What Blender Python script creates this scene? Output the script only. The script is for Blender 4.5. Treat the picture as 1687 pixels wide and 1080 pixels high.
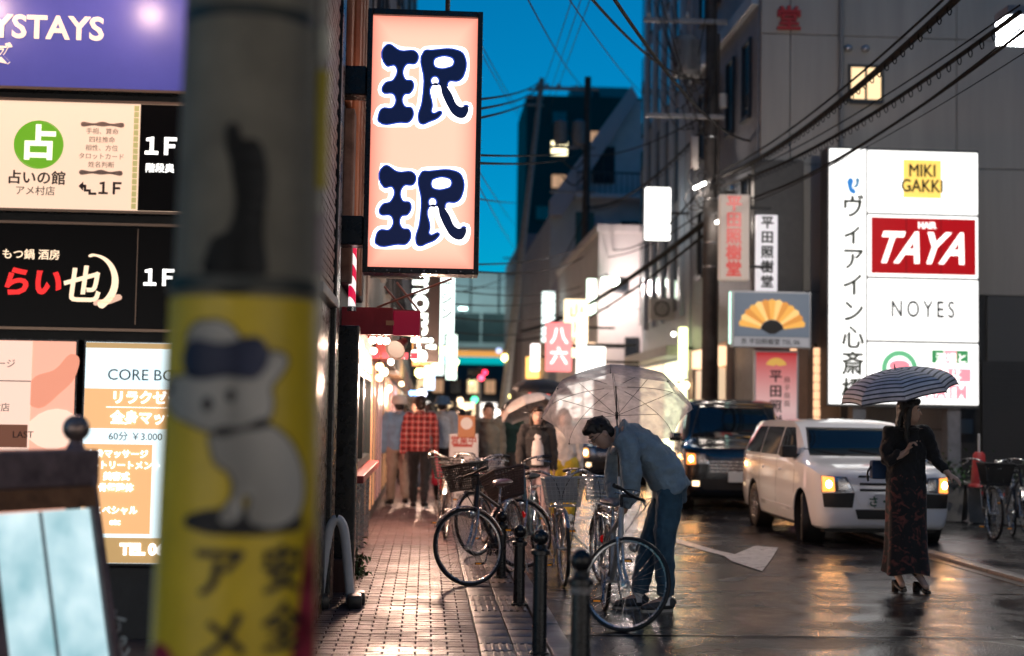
import bpy, bmesh, math, random
from math import radians as R, sin, cos, pi
from mathutils import Vector as V, Matrix as MX

for _o in list(bpy.data.objects): bpy.data.objects.remove(_o)
scn = bpy.context.scene
COL = scn.collection
rnd = random.Random(7)

# ---------------------------------------------------------------- camera
cam = bpy.data.cameras.new('camera'); camo = bpy.data.objects.new('camera', cam); COL.objects.link(camo)
cam.sensor_width = 36; cam.lens = 50.0; cam.clip_start = .05; cam.clip_end = 2000
camo.matrix_world = MX.Translation((0, 0, 1.5)) @ MX.Rotation(R(-3.385), 4, 'Z') @ MX.Rotation(R(93.49), 4, 'X') @ MX.Rotation(R(.95), 4, 'Z')
cam.dof.use_dof = True; cam.dof.focus_distance = 11.3; cam.dof.aperture_fstop = 1.2; cam.dof.aperture_blades = 0
scn.camera = camo
# ---------------------------------------------------------------- sky after sunset
w = bpy.data.worlds.new('World'); scn.world = w; w.use_nodes = True
nt = w.node_tree; nt.nodes.clear()
sky = nt.nodes.new('ShaderNodeTexSky'); sky.sky_type = 'NISHITA'; sky.sun_disc = False
sky.sun_elevation = R(9); sky.sun_rotation = R(205); sky.air_density = 1.0; sky.ozone_density = 4.0; sky.dust_density = 0
tint = nt.nodes.new('ShaderNodeMix'); tint.data_type = 'RGBA'; tint.blend_type = 'MULTIPLY'; tint.inputs[0].default_value = 1
tint.inputs[7].default_value = (.002, .76, .98, 1)
bg = nt.nodes.new('ShaderNodeBackground'); bg.inputs[1].default_value = .072
wo = nt.nodes.new('ShaderNodeOutputWorld')
nt.links.new(sky.outputs[0], tint.inputs[6]); nt.links.new(tint.outputs[2], bg.inputs[0]); nt.links.new(bg.outputs[0], wo.inputs[0])
# ---------------------------------------------------------------- picture settings
scn.view_settings.view_transform = 'Standard'; scn.view_settings.look = 'None'
scn.view_settings.exposure = .6; scn.view_settings.gamma = 1; scn.view_settings.use_curve_mapping = False
scn.render.engine = 'CYCLES'
cy = scn.cycles
cy.use_denoising = True
try: cy.denoiser = 'OPENIMAGEDENOISE'
except Exception: pass
cy.max_bounces = 7; cy.diffuse_bounces = 3; cy.glossy_bounces = 4; cy.transmission_bounces = 5; cy.transparent_max_bounces = 16
cy.sample_clamp_indirect = 3; cy.caustics_reflective = False; cy.caustics_refractive = False; cy.blur_glossy = .4

# ---------------------------------------------------------------- tags
def tag(o, label=None, cat=None, group=None, kind=None):
    if label: o['label'] = label
    if cat: o['category'] = cat
    if group: o['group'] = group
    if kind: o['kind'] = kind
    return o
def empty(name, loc=(0, 0, 0), rz=0, label=None, cat=None, group=None):
    o = bpy.data.objects.new(name, None); COL.objects.link(o); o.empty_display_size = .1
    o.location = loc; o.rotation_euler = (0, 0, rz)
    return tag(o, label, cat, group)
def kids(o): return [c for c in bpy.data.objects if c.parent == o]
def copy_tree(o, parent=None):
    c = o.copy(); COL.objects.link(c)
    if parent is not None: c.parent = parent
    for k in kids(o): copy_tree(k, c)
    return c

# ---------------------------------------------------------------- mesh builder
def frame_of(d, up=None):
    d = V(d).normalized()
    u = V(up) if up is not None else (V((0, 0, 1)) if abs(d.z) < .95 else V((0, 1, 0)))
    s = d.cross(u)
    if s.length < 1e-6: s = d.cross(V((1, 0, 0)))
    s.normalize(); n = s.cross(d).normalized()
    return s, n
class MB:
    def __init__(s): s.v = []; s.f = []; s.sm = True
    def add(s, vs, fs):
        o = len(s.v); s.v += [tuple(p) for p in vs]; s.f += [tuple(i + o for i in f) for f in fs]; return s
    def box(s, a, b, m=None):
        (x0, y0, z0), (x1, y1, z1) = a, b
        if x0 > x1: x0, x1 = x1, x0
        if y0 > y1: y0, y1 = y1, y0
        if z0 > z1: z0, z1 = z1, z0
        vs = [V(p) for p in ((x0, y0, z0), (x1, y0, z0), (x1, y1, z0), (x0, y1, z0), (x0, y0, z1), (x1, y0, z1), (x1, y1, z1), (x0, y1, z1))]
        if m is not None: vs = [m @ p for p in vs]
        return s.add(vs, [(0, 3, 2, 1), (4, 5, 6, 7), (0, 1, 5, 4), (1, 2, 6, 5), (2, 3, 7, 6), (3, 0, 4, 7)])
    def bbox(s, a, b, c=.01, m=None):
        # box with chamfered edges
        (x0, y0, z0), (x1, y1, z1) = [min(p, q) for p, q in zip(a, b)], [max(p, q) for p, q in zip(a, b)]
        c = min(c, (x1 - x0) * .45, (y1 - y0) * .45, (z1 - z0) * .45)
        bm = bmesh.new(); bmesh.ops.create_cube(bm, size=1)
        for q in bm.verts: q.co = V(((x0 + x1) / 2 + q.co.x * (x1 - x0), (y0 + y1) / 2 + q.co.y * (y1 - y0), (z0 + z1) / 2 + q.co.z * (z1 - z0)))
        bmesh.ops.bevel(bm, geom=list(bm.edges), offset=c, segments=2, affect='EDGES', profile=.6)
        if m is not None: bm.transform(m)
        return s.bm(bm)
    def bm(s, bm):
        bm.verts.index_update(); s.add([q.co.copy() for q in bm.verts], [tuple(l.index for l in f.verts) for f in bm.faces]); bm.free(); return s
    def rings(s, rings, cap=True, closed=True):
        n = len(rings[0]); vs = [p for r in rings for p in r]; fs = []
        for i in range(len(rings) - 1):
            for j in range(n if closed else n - 1):
                k = (j + 1) % n; fs.append((i * n + j, i * n + k, (i + 1) * n + k, (i + 1) * n + j))
        if cap and closed:
            fs.append(tuple(range(n - 1, -1, -1))); fs.append(tuple((len(rings) - 1) * n + j for j in range(n)))
        return s.add(vs, fs)
    def tube(s, pts, r, n=8, loop=False, cap=True):
        pts = [V(p) for p in pts]; m = len(pts)
        rs = r if isinstance(r, (list, tuple)) else [r] * m
        rings = []; up = None
        for i, p in enumerate(pts):
            if loop: d = pts[(i + 1) % m] - pts[i - 1]
            else: d = pts[min(i + 1, m - 1)] - pts[max(i - 1, 0)]
            a, b = frame_of(d, up); up = b
            rings.append([p + (a * cos(2 * pi * k / n) + b * sin(2 * pi * k / n)) * rs[i] for k in range(n)])
        if loop: rings.append(rings[0])
        return s.rings(rings, cap=cap and not loop)
    def ell(s, pts, rx, ry, side, n=14, pw=1.0):
        # loft of ellipses, rounded ends; side = width axis
        pts = [V(p) for p in pts]; m = len(pts); rings = []
        sd = side if isinstance(side, list) else [side] * m
        for i, p in enumerate(pts):
            d = (pts[min(i + 1, m - 1)] - pts[max(i - 1, 0)]).normalized()
            a = V(sd[i]); a = (a - d * a.dot(d)).normalized(); b = d.cross(a)
            def q(t):
                c, e = cos(t), sin(t)
                return a * math.copysign(abs(c) ** pw, c) * rx[i] + b * math.copysign(abs(e) ** pw, e) * ry[i]
            rings.append([p + q(2 * pi * k / n) for k in range(n)])
        return s.rings(rings)
    def sph(s, c, r, n=12, m=8, sc=(1, 1, 1), rot=None):
        rg = []
        for i in range(m + 1):
            t = pi * (i if 0 < i < m else (i + .02 if i == 0 else i - .02)) / m
            ring = []
            for k in range(n):
                p = V((sin(t) * cos(2 * pi * k / n) * r * sc[0], sin(t) * sin(2 * pi * k / n) * r * sc[1], -cos(t) * r * sc[2]))
                if rot is not None: p = rot @ p
                ring.append(V(c) + p)
            rg.append(ring)
        return s.rings(rg)
    def lathe(s, prof, n=24, m=None, cap=True):
        rg = []
        for r, z in prof:
            ring = [V((max(r, 1e-4) * cos(2 * pi * k / n), max(r, 1e-4) * sin(2 * pi * k / n), z)) for k in range(n)]
            rg.append([m @ p for p in ring] if m is not None else ring)
        return s.rings(rg, cap=cap)
    def prism(s, poly, d0, d1, plane='XZ', m=None):
        # polygon (list of 2D points) extruded from d0 to d1 along the third axis
        def P(a, b, d):
            p = V((a, d, b)) if plane == 'XZ' else V((d, a, b)) if plane == 'YZ' else V((a, b, d))
            return m @ p if m is not None else p
        n = len(poly)
        vs = [P(a, b, d0) for a, b in poly] + [P(a, b, d1) for a, b in poly]
        fs = [tuple(range(n)), tuple(range(2 * n - 1, n - 1, -1))] + [(i, i + n, (i + 1) % n + n, (i + 1) % n) for i in range(n)]
        return s.add(vs, fs)
    def xf(s, m):
        s.v = [tuple(m @ V(p)) for p in s.v]; return s
    def mesh(s, name, mat=None, smooth=True):
        me = bpy.data.meshes.new(name); me.from_pydata(s.v, [], s.f); me.validate()
        bm = bmesh.new(); bm.from_mesh(me); bmesh.ops.recalc_face_normals(bm, faces=bm.faces); bm.to_mesh(me); bm.free()
        if mat: me.materials.append(mat)
        if smooth:
            me.polygons.foreach_set('use_smooth', [True] * len(me.polygons))
            try: me.set_sharp_from_angle(angle=R(38))
            except Exception: pass
        me.update(); return me
    def build(s, name, mat=None, parent=None, smooth=True):
        o = bpy.data.objects.new(name, s.mesh(name, mat, smooth)); COL.objects.link(o)
        if parent is not None: o.parent = parent
        return o
def obj(name, me, parent=None, loc=(0, 0, 0), rot=(0, 0, 0)):
    o = bpy.data.objects.new(name, me); COL.objects.link(o); o.location = loc; o.rotation_euler = rot
    if parent is not None: o.parent = parent
    return o
def bez(pts, n=6):
    # catmull-rom through points
    pts = [V(p) for p in pts]; out = []
    for i in range(len(pts) - 1):
        p0, p1, p2, p3 = pts[max(i - 1, 0)], pts[i], pts[i + 1], pts[min(i + 2, len(pts) - 1)]
        for k in range(n):
            t = k / n
            out.append(.5 * ((2 * p1) + (p2 - p0) * t + (2 * p0 - 5 * p1 + 4 * p2 - p3) * t * t + (3 * p1 - p0 - 3 * p2 + p3) * t ** 3))
    out.append(pts[-1]); return out
def arc(c, r, a0, a1, n, ax='XZ'):
    o = []
    for k in range(n + 1):
        t = a0 + (a1 - a0) * k / n
        o.append((c[0] + r * cos(t), c[1] + r * sin(t)))
    return o

# ---------------------------------------------------------------- materials
MATS = {}
def mat(name, col=(.5, .5, .5), rough=.5, metal=0, emit=None, es=0, var=0, vs=8, bump=0, bs=60, rvar=0, rvs=4, coat=0, spec=.5, trans=0, alpha=1, sheen=0, col2=None):
    if name in MATS: return MATS[name]
    m = bpy.data.materials.new(name); m.use_nodes = True; MATS[name] = m
    t = m.node_tree; b = t.nodes['Principled BSDF']; L = t.links.new
    b.inputs['Base Color'].default_value = (*col, 1); b.inputs['Roughness'].default_value = rough; b.inputs['Metallic'].default_value = metal
    b.inputs['Specular IOR Level'].default_value = spec; b.inputs['Coat Weight'].default_value = coat; b.inputs['Coat Roughness'].default_value = .08
    b.inputs['Transmission Weight'].default_value = trans; b.inputs['Alpha'].default_value = alpha; b.inputs['Sheen Weight'].default_value = sheen
    if emit is not None:
        b.inputs['Emission Color'].default_value = (*emit, 1); b.inputs['Emission Strength'].default_value = es
    if var or bump or rvar or col2:
        tc = t.nodes.new('ShaderNodeTexCoord')
    if var or col2:
        n = t.nodes.new('ShaderNodeTexNoise'); n.inputs['Scale'].default_value = vs; n.inputs['Detail'].default_value = 6; n.inputs['Roughness'].default_value = .65
        L(tc.outputs['Object'], n.inputs['Vector'])
        cr = t.nodes.new('ShaderNodeValToRGB'); cr.color_ramp.elements[0].position = .32; cr.color_ramp.elements[1].position = .68
        lo = tuple(c * (1 - var) for c in col); hi = col2 if col2 else tuple(min(1, c * (1 + var)) for c in col)
        cr.color_ramp.elements[0].color = (*lo, 1); cr.color_ramp.elements[1].color = (*hi, 1)
        L(n.outputs[0], cr.inputs[0]); L(cr.outputs[0], b.inputs['Base Color'])
    if rvar:
        n = t.nodes.new('ShaderNodeTexNoise'); n.inputs['Scale'].default_value = rvs; n.inputs['Detail'].default_value = 5
        L(tc.outputs['Object'], n.inputs['Vector'])
        mr = t.nodes.new('ShaderNodeMapRange'); mr.inputs[1].default_value = .3; mr.inputs[2].default_value = .7
        mr.inputs[3].default_value = max(.03, rough - rvar); mr.inputs[4].default_value = min(1, rough + rvar)
        L(n.outputs[0], mr.inputs[0]); L(mr.outputs[0], b.inputs['Roughness'])
    if bump:
        n = t.nodes.new('ShaderNodeTexNoise'); n.inputs['Scale'].default_value = bs; n.inputs['Detail'].default_value = 4
        L(tc.outputs['Object'], n.inputs['Vector'])
        bp = t.nodes.new('ShaderNodeBump'); bp.inputs['Strength'].default_value = bump; bp.inputs['Distance'].default_value = .01
        L(n.outputs[0], bp.inputs['Height']); L(bp.outputs[0], b.inputs['Normal'])
    return m
def emat(name, col, s):
    # self-luminous face of a lamp or of a backlit sign, under a slightly glossy cover
    return mat(name, tuple(c * .5 for c in col), .3, emit=col, es=s)

# ---------------------------------------------------------------- lettering
def text(s, size, m, parent, loc, rot=(pi / 2, 0, 0), off=0, ext=.0015, ax='CENTER', line=1.0, shear=0, sx=1, name='lettering', space=1, bold=0):
    c = bpy.data.curves.new(name, 'FONT'); c.body = s; c.size = size; c.offset = off; c.extrude = ext; c.align_x = ax; c.align_y = 'CENTER'
    c.space_line = line; c.shear = shear; c.resolution_u = 3; c.space_character = space
    t = bpy.data.objects.new(name, c)
    me = bpy.data.meshes.new_from_object(t)
    bpy.data.objects.remove(t); bpy.data.curves.remove(c)
    if bold:
        bm = bmesh.new()
        for i, (dx, dy) in enumerate(((-1, 0), (1, 0), (0, .8), (0, -.8), (0, 0))):
            n0 = len(bm.verts); bm.from_mesh(me); bm.verts.ensure_lookup_table()
            for v_ in bm.verts[n0:]: v_.co += V((dx * bold, dy * bold, i * .0003))
        bm.to_mesh(me); bm.free()
    me.materials.clear(); me.materials.append(m); me.name = name
    o = obj(name, me, parent, loc, rot); o.scale = (sx, 1, 1)
    return o
def vtext(s, size, m, parent, loc, line=1.0, **k):
    return text('\n'.join(s), size, m, parent, loc, line=line, **k)
def shape(outlines, m, parent, loc, off=0, ext=.0015, rot=(pi / 2, 0, 0), sc=1, smooth=True, name='print', flip=False):
    # filled flat shape from closed outlines
    c = bpy.data.curves.new(name, 'CURVE'); c.dimensions = '2D'; c.fill_mode = 'BOTH'; c.offset = off; c.extrude = ext; c.resolution_u = 5
    for o in outlines:
        if smooth:
            sp = c.splines.new('BEZIER'); sp.bezier_points.add(len(o) - 1)
            for q, p in zip(sp.bezier_points, o):
                q.co = (p[0] * sc, p[1] * sc, 0); q.handle_left_type = q.handle_right_type = 'AUTO'
        else:
            sp = c.splines.new('POLY'); sp.points.add(len(o) - 1)
            for q, p in zip(sp.points, o): q.co = (p[0] * sc, p[1] * sc, 0, 1)
        sp.use_cyclic_u = True
    t = bpy.data.objects.new(name, c)
    if smooth:
        COL.objects.link(t); bpy.context.view_layer.update()
    me = bpy.data.meshes.new_from_object(t)
    bpy.data.objects.remove(t); bpy.data.curves.remove(c)
    me.materials.clear(); me.materials.append(m); me.name = name
    return obj(name, me, parent, loc, rot)

# palette
STEEL = mat('brushed steel', (.55, .56, .58), .25, 1, rvar=.12, rvs=30)
CHROME = mat('chrome', (.62, .60, .58), .26, .7, rvar=.1, rvs=20)
BLACKP = mat('black paint', (.012, .012, .013), .3, rvar=.12, rvs=15, bump=.05)
BLACKM = mat('matt black', (.012, .012, .012), .6, var=.3)
RUBBER = mat('rubber', (.014, .014, .015), .55, var=.3, vs=40)
GREYP = mat('grey paint', (.22, .22, .23), .5, var=.2, vs=6, bump=.1)
WHITEP = mat('white paint', (.75, .74, .72), .4, var=.08, vs=5)
DARKW = mat('dark wall', (.03, .028, .027), .6, var=.35, vs=3, bump=.15)
LWHITE = emat('lit white', (1, .96, .90), 1.5)
LWARM = emat('lit warm', (1, .72, .42), 2.2)
LCOOL = emat('lit cool', (.85, 1, .95), 1.4)
INK = mat('black ink', (.008, .008, .01), .4)
WHITEINK = emat('lit lettering', (1, .97, .92), 1.6)
# ================================================================ ground
def rebase(root, loc):
    root.location = loc
    for c in kids(root): c.location = V(c.location) - V(loc)
    return root
def asphalt(name, base, rlo, rhi, sc):
    m = mat(name, base, .3, var=.25, vs=3)
    t = m.node_tree; b = t.nodes['Principled BSDF']; L = t.links.new
    tc = t.nodes.new('ShaderNodeTexCoord')
    n1 = t.nodes.new('ShaderNodeTexNoise'); n1.inputs['Scale'].default_value = sc; n1.inputs['Detail'].default_value = 5; n1.inputs['Distortion'].default_value = .6
    L(tc.outputs['Object'], n1.inputs['Vector'])
    mr = t.nodes.new('ShaderNodeMapRange'); mr.inputs[1].default_value = .36; mr.inputs[2].default_value = .66; mr.inputs[3].default_value = rlo; mr.inputs[4].default_value = rhi
    L(n1.outputs[0], mr.inputs[0]); L(mr.outputs[0], b.inputs['Roughness'])
    n2 = t.nodes.new('ShaderNodeTexVoronoi'); n2.inputs['Scale'].default_value = 75
    L(tc.outputs['Object'], n2.inputs['Vector'])
    n3 = t.nodes.new('ShaderNodeTexNoise'); n3.inputs['Scale'].default_value = 6; n3.inputs['Detail'].default_value = 8
    L(tc.outputs['Object'], n3.inputs['Vector'])
    ad = t.nodes.new('ShaderNodeMath'); ad.operation = 'MULTIPLY_ADD'; ad.inputs[1].default_value = .45
    n3b = t.nodes.new('ShaderNodeMath'); n3b.operation = 'MULTIPLY'; n3b.inputs[1].default_value = .35; L(n3.outputs[0], n3b.inputs[0]); L(n2.outputs[0], ad.inputs[0]); L(n3b.outputs[0], ad.inputs[2])
    st = t.nodes.new('ShaderNodeMapRange'); st.inputs[1].default_value = .36; st.inputs[2].default_value = .66; st.inputs[3].default_value = .25; st.inputs[4].default_value = .8
    L(n1.outputs[0], st.inputs[0])
    bp = t.nodes.new('ShaderNodeBump'); bp.inputs['Distance'].default_value = .009
    L(st.outputs[0], bp.inputs['Strength']); L(ad.outputs[0], bp.inputs['Height']); L(bp.outputs[0], b.inputs['Normal'])
    sm = t.nodes.new('ShaderNodeMapRange'); sm.inputs[1].default_value = .36; sm.inputs[2].default_value = .60; sm.inputs[3].default_value = .50; sm.inputs[4].default_value = .16; L(n1.outputs[0], sm.inputs[0]); L(sm.outputs[0], b.inputs['Specular IOR Level'])
    return m
ASPH = asphalt('wet asphalt', (.020, .021, .024), .09, .34, 1.3)
ASPH2 = asphalt('wet newer asphalt', (.013, .014, .017), .08, .32, 1.8)
PLAZA = asphalt('wet concrete paving', (.04, .04, .04), .12, .36, .9)
KERBM = mat('granite kerb', (.16, .145, .14), .4, var=.25, vs=14, bump=.25, bs=120, rvar=.15)
PAVM = mat('wet clay paver', (.12, .078, .074), .44, spec=.3, var=.38, vs=1.5, bump=.22, bs=90, rvar=.16, rvs=2.2)
_t = PAVM.node_tree; _g = _t.nodes.new('ShaderNodeNewGeometry')
for _l in list(_t.links):
    if _l.from_node.type == 'TEX_COORD': _t.links.new(_g.outputs['Position'], _l.to_socket)
PAVM2 = mat('wet grey slab', (.06, .052, .055), .40, spec=.3, var=.25, vs=4, bump=.2, bs=90, rvar=.14, rvs=3)
TACT = mat('brown tactile tile', (.15, .105, .08), .36, var=.3, vs=8, bump=.2, rvar=.12)
MARK = mat('worn road paint', (.48, .47, .46), .4, var=.35, vs=14, bump=.2, rvar=.15)
_t = MARK.node_tree; _n = _t.nodes.new('ShaderNodeTexNoise'); _n.inputs['Scale'].default_value = 7; _n.inputs['Detail'].default_value = 10; _n.inputs['Roughness'].default_value = .75
_r = _t.nodes.new('ShaderNodeValToRGB'); _r.color_ramp.elements[0].position = .30; _r.color_ramp.elements[1].position = .44; _g2 = _t.nodes.new('ShaderNodeNewGeometry')
_t.links.new(_g2.outputs['Position'], _n.inputs[0]); _t.links.new(_n.outputs[0], _r.inputs[0]); _t.links.new(_r.outputs[0], _t.nodes['Principled BSDF'].inputs['Alpha'])
TAR = mat('tar', (.010, .010, .010), .35, bump=.2)
def sheet(name, x0, x1, y0, y1, z, m):
    o = MB().add([(x0, y0, z), (x1, y0, z), (x1, y1, z), (x0, y1, z)], [(0, 1, 2, 3)]).build(name, m, smooth=False)
    return tag(o, kind='structure')
sheet('ground', -500, 500, -300, 900, -.012, mat('ground', (.05, .05, .05), .8))
sheet('road', .95, 6.0, -20, 300, 0, ASPH)
sheet('crossing_road', -60, .95, -20, 5.4, -.004, ASPH)
sheet('road_patch', .97, 5.0, 9.82, 12.27, .004, ASPH2)
sheet('road_patch', 2.5, 4.4, 18.5, 40, .004, ASPH2)
for a in (((.97, 12.29), (5.58, 12.32)), ((.97, 9.79), (5.58, 9.77)), ((5.0, 6.5), (5.02, 9.7)), ((1.85, 12.4), (1.95, 30))):
    (x0, y0), (x1, y1) = a
    d = (V((x1 - x0, y1 - y0, 0)).normalized()); n = V((-d.y, d.x, 0)) * .014; m_ = 14
    vs = []; 
    for i in range(m_ + 1):
        p = V((x0 + (x1 - x0) * i / m_, y0 + (y1 - y0) * i / m_, .0085)) + n * rnd.uniform(-1, 1)
        vs += [p - n, p + n]
    tag(MB().add(vs, [(2 * i, 2 * i + 2, 2 * i + 3, 2 * i + 1) for i in range(m_)]).build('tar_seam', TAR, smooth=False), kind='structure')
# painted arrow lying on the road (head towards the camera)
ar = [(3.04, 18.3), (3.12, 17.5), (3.30, 16.1), (3.42, 15.6), (3.885, 16.65), (4.12, 16.45), (3.72, 15.15), (3.32, 13.9), (3.22, 14.87), (3.26, 15.4), (3.14, 16.1), (2.95, 17.4)]
tag(MB().add([(a, b, .009) for a, b in ar], [tuple(range(len(ar)))]).build('road_arrow_marking', MARK, smooth=False), kind='structure')
# right-hand paving, its kerb and gutter
sheet('plaza_paving', 5.78, 60, -20, 27.0, .03, PLAZA)
KM = MB().bbox((0, .004, -.05), (.16, .996, .045), .012).mesh('kerb_stone', KERBM)
kr = empty('right_kerb', (5.62, 4, 0)); kr['kind'] = 'structure'
for i in range(24): obj('kerb_stone', KM, kr, (rnd.uniform(-.004, .004), i, rnd.uniform(-.004, .003)))
gut = tag(MB().box((5.50, 4, 0), (5.616, 28, .006)).build('gutter', TAR, smooth=False), kind='structure')
# left-hand pavement
pav = MB().box((-4.5, 5.4, -.02), (-.70, 9.3, .03)).box((-.70, 5.4, -.02), (.80, 60, -.004)).build('pavement', PAVM2, smooth=False); tag(pav, kind='structure')
kl = empty('left_kerb', (.80, 6, 0)); kl['kind'] = 'structure'
KL = MB().bbox((0, .004, -.05), (.15, .996, .05), .014).mesh('kerb_stone', KERBM)
for i in range(52): obj('kerb_stone', KL, kl, (rnd.uniform(-.004, .004), i, rnd.uniform(-.004, .004)))
bm = bmesh.new(); bmesh.ops.create_cube(bm, size=1)
for q in bm.verts: q.co = V((q.co.x * .1938, q.co.y * .0938, q.co.z * .03 + .02))
bmesh.ops.bevel(bm, geom=[e for e in bm.edges if all(v.co.z > .02 for v in e.verts)], offset=.005, segments=1, affect='EDGES')
PV = MB().bm(bm); PVM = PV.mesh('paver', PAVM, smooth=False)
rest = MB(); cnt = 0; row = 0; yy = 8.62
while yy < 34:
    off = .1 if row % 2 else 0
    for k in range(6):
        cx = .36 - .1 - k * .2 - off
        if cx < -.75: continue
        dz = rnd.uniform(-.0016, .0016); rr = (rnd.uniform(-.008, .008), rnd.uniform(-.006, .006), rnd.uniform(-.006, .006))
        if k == 0 and off:
            rest.add([V((p[0] * .49 + .31, p[1] + yy, p[2] + dz)) for p in PV.v], PV.f)
        if cnt < 296:
            obj('paver', PVM, pav, (cx, yy, dz), rr); cnt += 1
        else:
            m_ = MX.Translation((cx, yy, dz)) @ MX.Rotation(rr[0], 4, 'X') @ MX.Rotation(rr[1], 4, 'Y')
            rest.add([m_ @ V(p) for p in PV.v], PV.f)
    yy += .1; row += 1
tag(rest.build('far_pavers', PAVM, pav, smooth=False), kind='stuff')
SLB = MB().bbox((.002, .002, 0), (.213, .296, .035), .006).mesh('slab', PAVM2)
TB = MB().bbox((.002, .002, 0), (.213, .296, .034), .004)
for j in range(4): TB.bbox((.022 + j * .05, .012, .033), (.046 + j * .05, .286, .0405), .004)
TBM = TB.mesh('tactile_tile', TACT)
for i in range(40):
    y = 8.6 + i * .3
    tac = (10.55 < y < 11.6) or y < 9.2 or (12.4 < y < 14)
    for j in range(2):
        obj('tactile_tile' if tac else 'slab', TBM if tac else SLB, pav, (.365 + j * .216, y, rnd.uniform(-.001, .002)))
# far cross street under the flyover
# ================================================================ buildings
def panel_win(parent, face, a, b, z, w_, h_, fm, pm, depth=.06, bars=(1, 0), name='window'):
    """window in a wall: face 'X-' looks to -X at x=a ; 'X+' looks to +X ; 'Y' looks to the camera at y=a. b = centre along the wall"""
    t = .05
    f = MB(); g = MB()
    def P(s, zz, d):
        if face == 'Y': return (s, a - d, zz)
        return (a - d, s, zz) if face == 'X-' else (a + d, s, zz)
    def bx(m, s0, s1, z0, z1, d0, d1): m.box(P(s0, z0, d0), P(s1, z1, d1))
    s0, s1, z0, z1 = b - w_ / 2, b + w_ / 2, z - h_ / 2, z + h_ / 2
    bx(f, s0 - t, s0, z0 - t, z1 + t, -.01, depth); bx(f, s1, s1 + t, z0 - t, z1 + t, -.01, depth)
    bx(f, s0, s1, z1, z1 + t, -.01, depth); bx(f, s0 - .02, s1 + .02, z0 - t - .03, z0, -.01, depth + .03)
    for i in range(bars[0]):
        c = s0 + (s1 - s0) * (i + 1) / (bars[0] + 1); bx(f, c - .02, c + .02, z0, z1, -.01, depth * .8)
    for i in range(bars[1]):
        c = z0 + (z1 - z0) * (i + 1) / (bars[1] + 1); bx(f, s0, s1, c - .02, c + .02, -.01, depth * .7)
    bx(g, s0, s1, z0, z1, -.02, depth * .3)
    o = f.build(name, fm, parent, smooth=False); g.build('pane', pm, o, smooth=False); return o
GLASSD = mat('dark window glass', (.015, .02, .026), .08, spec=.7)
GLASSB = mat('blue window glass', (.02, .035, .05), .06, spec=.9)
WLIT = emat('lit window', (1, .70, .38), .9)
WLIT2 = emat('lit window bright', (1, .86, .50), 2.6)
WDIM = emat('dim lit window', (1, .55, .30), .35)
FRAMED = mat('dark frame', (.03, .03, .032), .4)
FRAMEL = mat('aluminium frame', (.4, .4, .42), .35, .8)
CONC = mat('warm grey wall panel', (.34, .30, .26), .6, var=.14, vs=.7, bump=.12, bs=40)
TILEB = mat('blue grey tile', (.16, .17, .19), .45, var=.2, vs=10, bump=.2, bs=30)
BLUEW = mat('pale blue cladding', (.30, .34, .38), .4, var=.1)
_t = CONC.node_tree; _mp = _t.nodes.new('ShaderNodeMapping'); _mp.inputs['Scale'].default_value = (2.2, 1, .16)
for _l in list(_t.links):
    if _l.from_node.type == 'TEX_COORD' and _l.to_node.inputs['Scale'].default_value < 5: _t.links.new(_l.from_socket, _mp.inputs[0]); _t.links.new(_mp.outputs[0], _l.to_socket)
PINKW = mat('off white render', (.62, .56, .55), .7, var=.08, vs=1, bump=.08)
GREYW = mat('grey render', (.50, .51, .53), .7, var=.12, vs=.8, bump=.1)
TOWERM = mat('dark tower cladding', (.018, .018, .022), .7, var=.15, vs=.5)
BRICK = mat('red brown brick', (.20, .085, .055), .55, var=.35, vs=2.3, bump=.25, bs=70)
MORTAR = mat('mortar', (.10, .085, .075), .8, var=.2)

# --- right corner building: pale side wall of large panels facing the camera
b = empty('panelled_building', label='tall grey building with panelled side wall behind the lit sign tower', cat='building')
MB().box((6.40, 27.04, 0), (30, 33.9, 18)).build('wall', DARKW, b, smooth=False)
xs = [6.36, 6.94, 10.25, 13.6, 17, 21, 25]; zs = [0, 1.35, 3.97, 6.45, 9.0, 11.6, 14.2, 18]
for i in range(len(xs) - 1):
    for j in range(len(zs) - 1):
        if i > 1 and j < 2 : continue
        MB().bbox((xs[i] + .008, 26.98 + rnd.uniform(-.002, .002), zs[j] + .008), (xs[i + 1] - .008, 27.06, zs[j + 1] - .008), .008).build('wall_panel', CONC, b, smooth=False)
for i in (2, 3): MB().bbox((xs[i] + .30 * (i == 2) + .3, 26.985, .0), (xs[i + 1] - .008, 27.06, 3.96), .008).build('wall_panel', mat('dark shutter surround', (.10, .095, .09), .6), b, smooth=False)
sh = MB()
for k in range(44): sh.box((10.72, 26.93 - .012 * (k % 2), .06 + k * .06), (13.0, 26.97, .06 + k * .06 + .056))
sh.build('roller_shutter', mat('grey shutter', (.07, .066, .064), .5, .4), b, smooth=False)
MB().bbox((10.25, 26.90, 1.28), (10.52, 26.975, 1.56), .01).build('meter_box', mat('blue grey box', (.12, .15, .17), .5), b)
panel_win(b, 'Y', 26.975, 8.43, 8.06, .60, .64, FRAMED, WLIT, bars=(1, 0))
dp = MB().tube([(7.93, 26.90, .1), (7.93, 26.90, 18)], .045, 10)
for z in (2.5, 5.2, 7.9, 10.6): dp.box((7.87, 26.85, z), (7.99, 26.98, z + .05))
dp.build('drain_pipe', mat('pipe grey', (.20, .19, .18), .5), b)
for xx in (8.08, 8.42): MB().sph((xx, 26.93, 8.75), .085, 12, 8, (1, .8, .8)).build('vent_hood', FRAMEL, b)
MB().bbox((6.18, 26.70, 3.83), (7.15, 26.965, 6.47), .02).build('dark_cladding', mat('dark brown cladding', (.035, .030, .028), .5, var=.2), b, smooth=False)
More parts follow.
